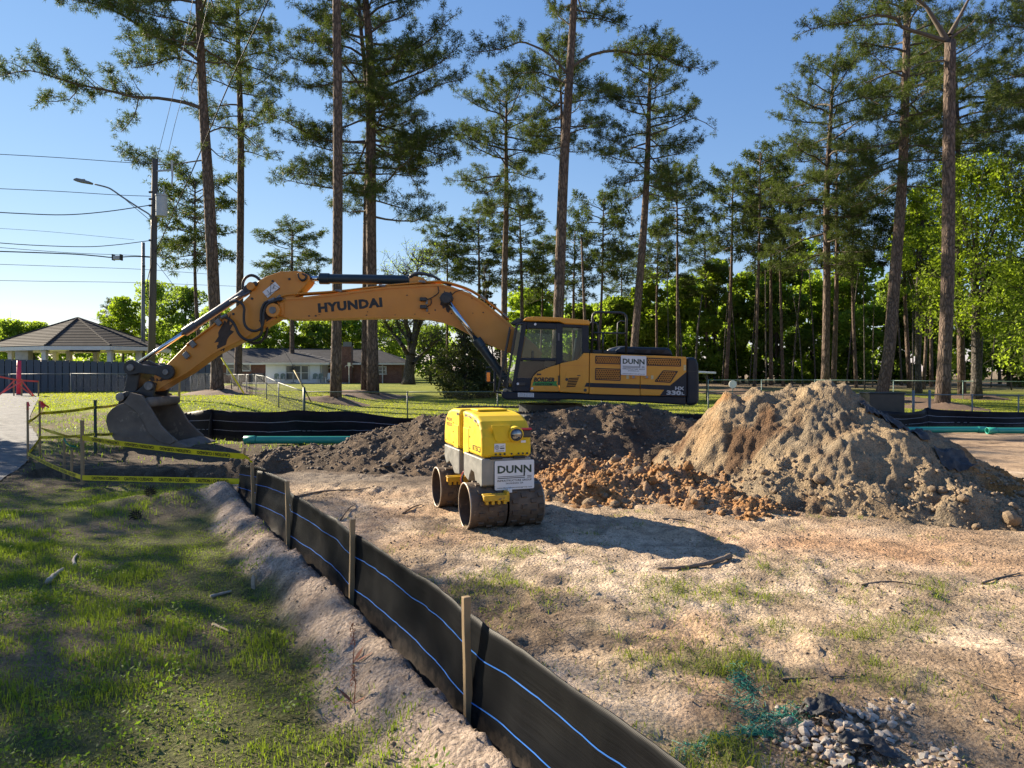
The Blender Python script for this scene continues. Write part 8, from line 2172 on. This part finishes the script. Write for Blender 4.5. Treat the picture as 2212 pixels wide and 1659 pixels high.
# flower stalks
M_dock = pm("dock_red", (0.34, 0.115, 0.05), (0.22, 0.08, 0.04), 30, 0.8)
def stalk(px, py, h, lb):
    x, y, z = gp(px, py); m = MB(); m.tube([(x, y, z - .02), (x + .01, y, z + h * .5), (x - .004, y, z + h)], [.003, .0025, .0015], 5)
    for i in range(60):
        t = RS.uniform(.42, 1); a = RS.uniform(0, 6.28); r_ = RS.uniform(.004, .016); c = np.array((x + r_ * math.cos(a), y + r_ * math.sin(a), z + h * t)); s_ = .005
        m.add([c + (s_, 0, 0), c + (0, s_, 0), c + (-s_, 0, 0), c + (0, -s_, s_), c + (0, 0, s_ * 1.5)], [(0, 1, 4), (1, 2, 4), (2, 3, 4), (3, 0, 4)])
    for i in range(3):
        a = RS.uniform(0, 6.28); d = np.array((math.cos(a), math.sin(a), .5)); p = np.array((x, y, z)); s_ = np.cross(d, (0, 0, 1)) * .012
        m.add([p, p + d * .05 + s_, p + d * .11, p + d * .05 - s_], [(0, 1, 2, 3)])
    o = m.build("dock_stalk", M_dock, None, rec=False); rebase(o); tag(o, lb, "weed", "reddish weed stalks")
stalk(762, 1462, 0.22, "reddish seed stalk at the edge of the sand strip, nearest the fence"); stalk(764, 1520, 0.20, "second reddish seed stalk just below the other on the sand strip"); stalk(300, 1345, 0.10, "small reddish weed stalk in the middle of the left grass")

# rubble with rag of black fabric
M_stone = [pm("stone_pale", (0.55, 0.48, 0.40), (0.36, 0.30, 0.24), 16, 0.85, bmp=0.3, bscale=40), pm("stone_tan", (0.46, 0.34, 0.24), (0.30, 0.215, 0.15), 16, 0.85, bmp=0.3, bscale=40), pm("stone_grey", (0.40, 0.37, 0.33), (0.25, 0.23, 0.205), 16, 0.85, bmp=0.3, bscale=40)]
rx, ry_, rz_ = gp(1830, 1600)
rb = empty("rubble_heap", (rx, ry_, rz_), "heap of pale broken stones at the bottom right", "rubble")
sm = []
for i in range(9):
    bm = bmesh.new(); bmesh.ops.create_icosphere(bm, subdivisions=2, radius=1.0); r_ = random.Random(500 + i)
    pl = [(Vector((r_.gauss(0, 1), r_.gauss(0, 1), r_.gauss(0, 1))).normalized(), r_.uniform(.42, .75)) for _ in range(9)]
    sc_ = (r_.uniform(.9, 1.35), r_.uniform(.7, 1.0), r_.uniform(.5, .75))
    for v in bm.verts:
        for nn_, dd in pl:
            k_ = v.co.dot(nn_)
            if k_ > dd: v.co -= nn_ * (k_ - dd)
        v.co = Vector((v.co.x * sc_[0], v.co.y * sc_[1], v.co.z * sc_[2]))
    me = bpy.data.meshes.new("stone"); bm.to_mesh(me); bm.free(); me.materials.append(M_stone[i % 3]); sm.append(me)
def put_stone(px, py, s, lay):
    x, y, z = gp(px, py)
    o = link("stone", RS.choice(sm), rb); o.matrix_parent_inverse = Matrix.Translation(-Vector(rb.location))
    o.location = (x, y, z + s * .18 + lay); o.scale = (s, s, s); o.rotation_euler = (RS.uniform(-.5, .5), RS.uniform(-.5, .5), RS.uniform(0, 6.3))
for i in range(150):
    a = RS.uniform(0, 6.283); q = math.sqrt(RS.random())
    put_stone(1815 + 120 * q * math.cos(a) + 10 * RS.gauss(0, 1), 1600 + 75 * q * math.sin(a), RS.uniform(0.016, 0.036) * (1.0 if q < .8 else .8), max(0, (1 - q)) * 0.05)
for i in range(46): put_stone(1850 + RS.uniform(-30, 130), 1505 + RS.uniform(0, 60), RS.uniform(.010, .024), 0)
for i in range(26): put_stone(2010 + RS.uniform(-30, 60), 1635 + RS.uniform(-25, 20), RS.uniform(.012, .026), 0)
for px, py, s in ((1060, 1640, .03), (1074, 1643, .026), (1052, 1650, .02), (1700, 1560, .03), (2130, 1560, .018), (1680, 1530, .02), (1725, 1590, .032)): put_stone(px, py, s, 0)
crumbs(rb, lambda x, y: (gza(x, y), (np.hypot((x - rx) / .5, (y - ry_) / .35) < 1)), 700, (rx - .5, rx + .5, ry_ - .35, ry_ + .35), M_stone[1], .003, .010)
M_rag = pm("rag_black", (0.020, 0.020, 0.022), (0.045, 0.043, 0.042), 12, 0.6, bmp=0.5, bscale=120)
def rag(px, py, w, d, h, seed, label, n=26):
    x, y, z = gp(px, py); X = np.linspace(-1, 1, n); A, B = np.meshgrid(X, X)
    hh = h * (fbm(A + seed, B, .9, 4, seed, .55, True) ** 1.6) * (1.1 - .5 * (A ** 2 + B ** 2)) + .02
    px_ = x + (A + .22 * (fbm(A, B, .5, 3, seed + 5) - .5)) * w; py_ = y + (B + .22 * (fbm(A, B, .5, 3, seed + 9) - .5)) * d
    zz = gza(px_, py_) + hh + .01
    ii = np.arange(n * n).reshape(n, n); Fc = np.stack([ii[:-1, :-1], ii[:-1, 1:], ii[1:, 1:], ii[1:, :-1]], -1).reshape(-1, 4)
    rr = fbm(A[:-1, :-1], B[:-1, :-1], .35, 3, seed + 2).ravel(); edge = np.maximum(np.abs(A[:-1, :-1]), np.abs(B[:-1, :-1])).ravel()
    Fc = Fc[~((edge > .72) & (rr > .5))]
    root = empty("fabric_scrap", (x, y, z), label, "fabric scrap")
    o = link("cloth", raw_mesh("cloth", np.stack([px_, py_, zz], -1).reshape(-1, 3), Fc, M_rag, True), root); o.modifiers.new("thickness", 'SOLIDIFY').thickness = .003
    m = MB(); rr_ = random.Random(seed)
    for i in range(70):
        a = rr_.uniform(0, 6.28); p = np.array((x + w * .85 * math.cos(a), y + d * .85 * math.sin(a), 0)); q = p + np.array((rr_.gauss(0, .05), rr_.gauss(0, .05), 0)); c = (p + q) / 2
        m.tube([(p[0], p[1], gz(p[0], p[1]) + .03), (c[0], c[1], gz(c[0], c[1]) + rr_.uniform(.02, .06)), (q[0], q[1], gz(q[0], q[1]) + .012)], .0012, 3, False)
    m.build("frayed_threads", M_rag, root, rec=False)["kind"] = "stuff"
rag(1775, 1560, .11, .09, .10, 31, "crumpled black fabric rag on the pale stones")
rag(1860, 1625, .14, .07, .07, 37, "flat frayed strip of black fabric across the lower stones")
# scraps on the sand pile's crest
for (x, y, w_, d_, sd, lb) in ((4.98, 9.75, .16, .10, 41, "black sheet scrap poking from the sand pile near its top"), (5.45, 9.85, .30, .12, 43, "long black sheet strip on the sand pile's right shoulder"), (5.95, 9.55, .22, .12, 47, "black sheet scrap low on the right shoulder of the sand pile")):
    n = 20; X = np.linspace(-1, 1, n); A, B = np.meshgrid(X, X); px_ = x + A * w_; py_ = y + B * d_; zz = zg(px_, py_) + pile_h(px_, py_) - .06 + .02 + .05 * fbm(A, B, .6, 3, sd, .5, True)
    ii = np.arange(n * n).reshape(n, n); Fc = np.stack([ii[:-1, :-1], ii[:-1, 1:], ii[1:, 1:], ii[1:, :-1]], -1).reshape(-1, 4)
    o = link("fabric_scrap", raw_mesh("fabric_scrap", np.stack([px_, py_, zz], -1).reshape(-1, 3), Fc, M_rag, True)); rebase(o); tag(o, lb, "fabric scrap")
# teal netting
M_net = pm("net_teal", (0.015, 0.22, 0.16), None, 6, 0.6)
def net(pts, w, seed, label):
    r_ = random.Random(seed); m = MB()
    P = [np.array(gp(*p)) for p in pts]; L_ = catmull(P, 8)
    for i in range(len(L_) - 1):
        for k in range(9):
            a = L_[i] + np.array((r_.gauss(0, w), r_.gauss(0, w * .6), 0)); b = a + np.array((r_.gauss(0, .03), r_.gauss(0, .03), 0)); c = b + np.array((r_.gauss(0, .025), r_.gauss(0, .025), 0))
            m.tube([(q[0], q[1], gz(q[0], q[1]) + r_.uniform(.004, .03)) for q in (a, b, c)], .0015, 3, False)
    o = m.build("netting", M_net, None, rec=False); rebase(o); tag(o, label, "netting", None)
net([(1620, 1480), (1610, 1530), (1660, 1560), (1720, 1540), (1735, 1585)], .05, 3, "tangled teal netting between the grass tussocks left of the rubble")
net([(1470, 1640), (1540, 1600), (1620, 1590), (1660, 1580)], .035, 5, "strip of teal netting in the grass near the bottom edge")
net([(1590, 1440), (1600, 1490)], .03, 7, "small teal net shred above the larger tangle")
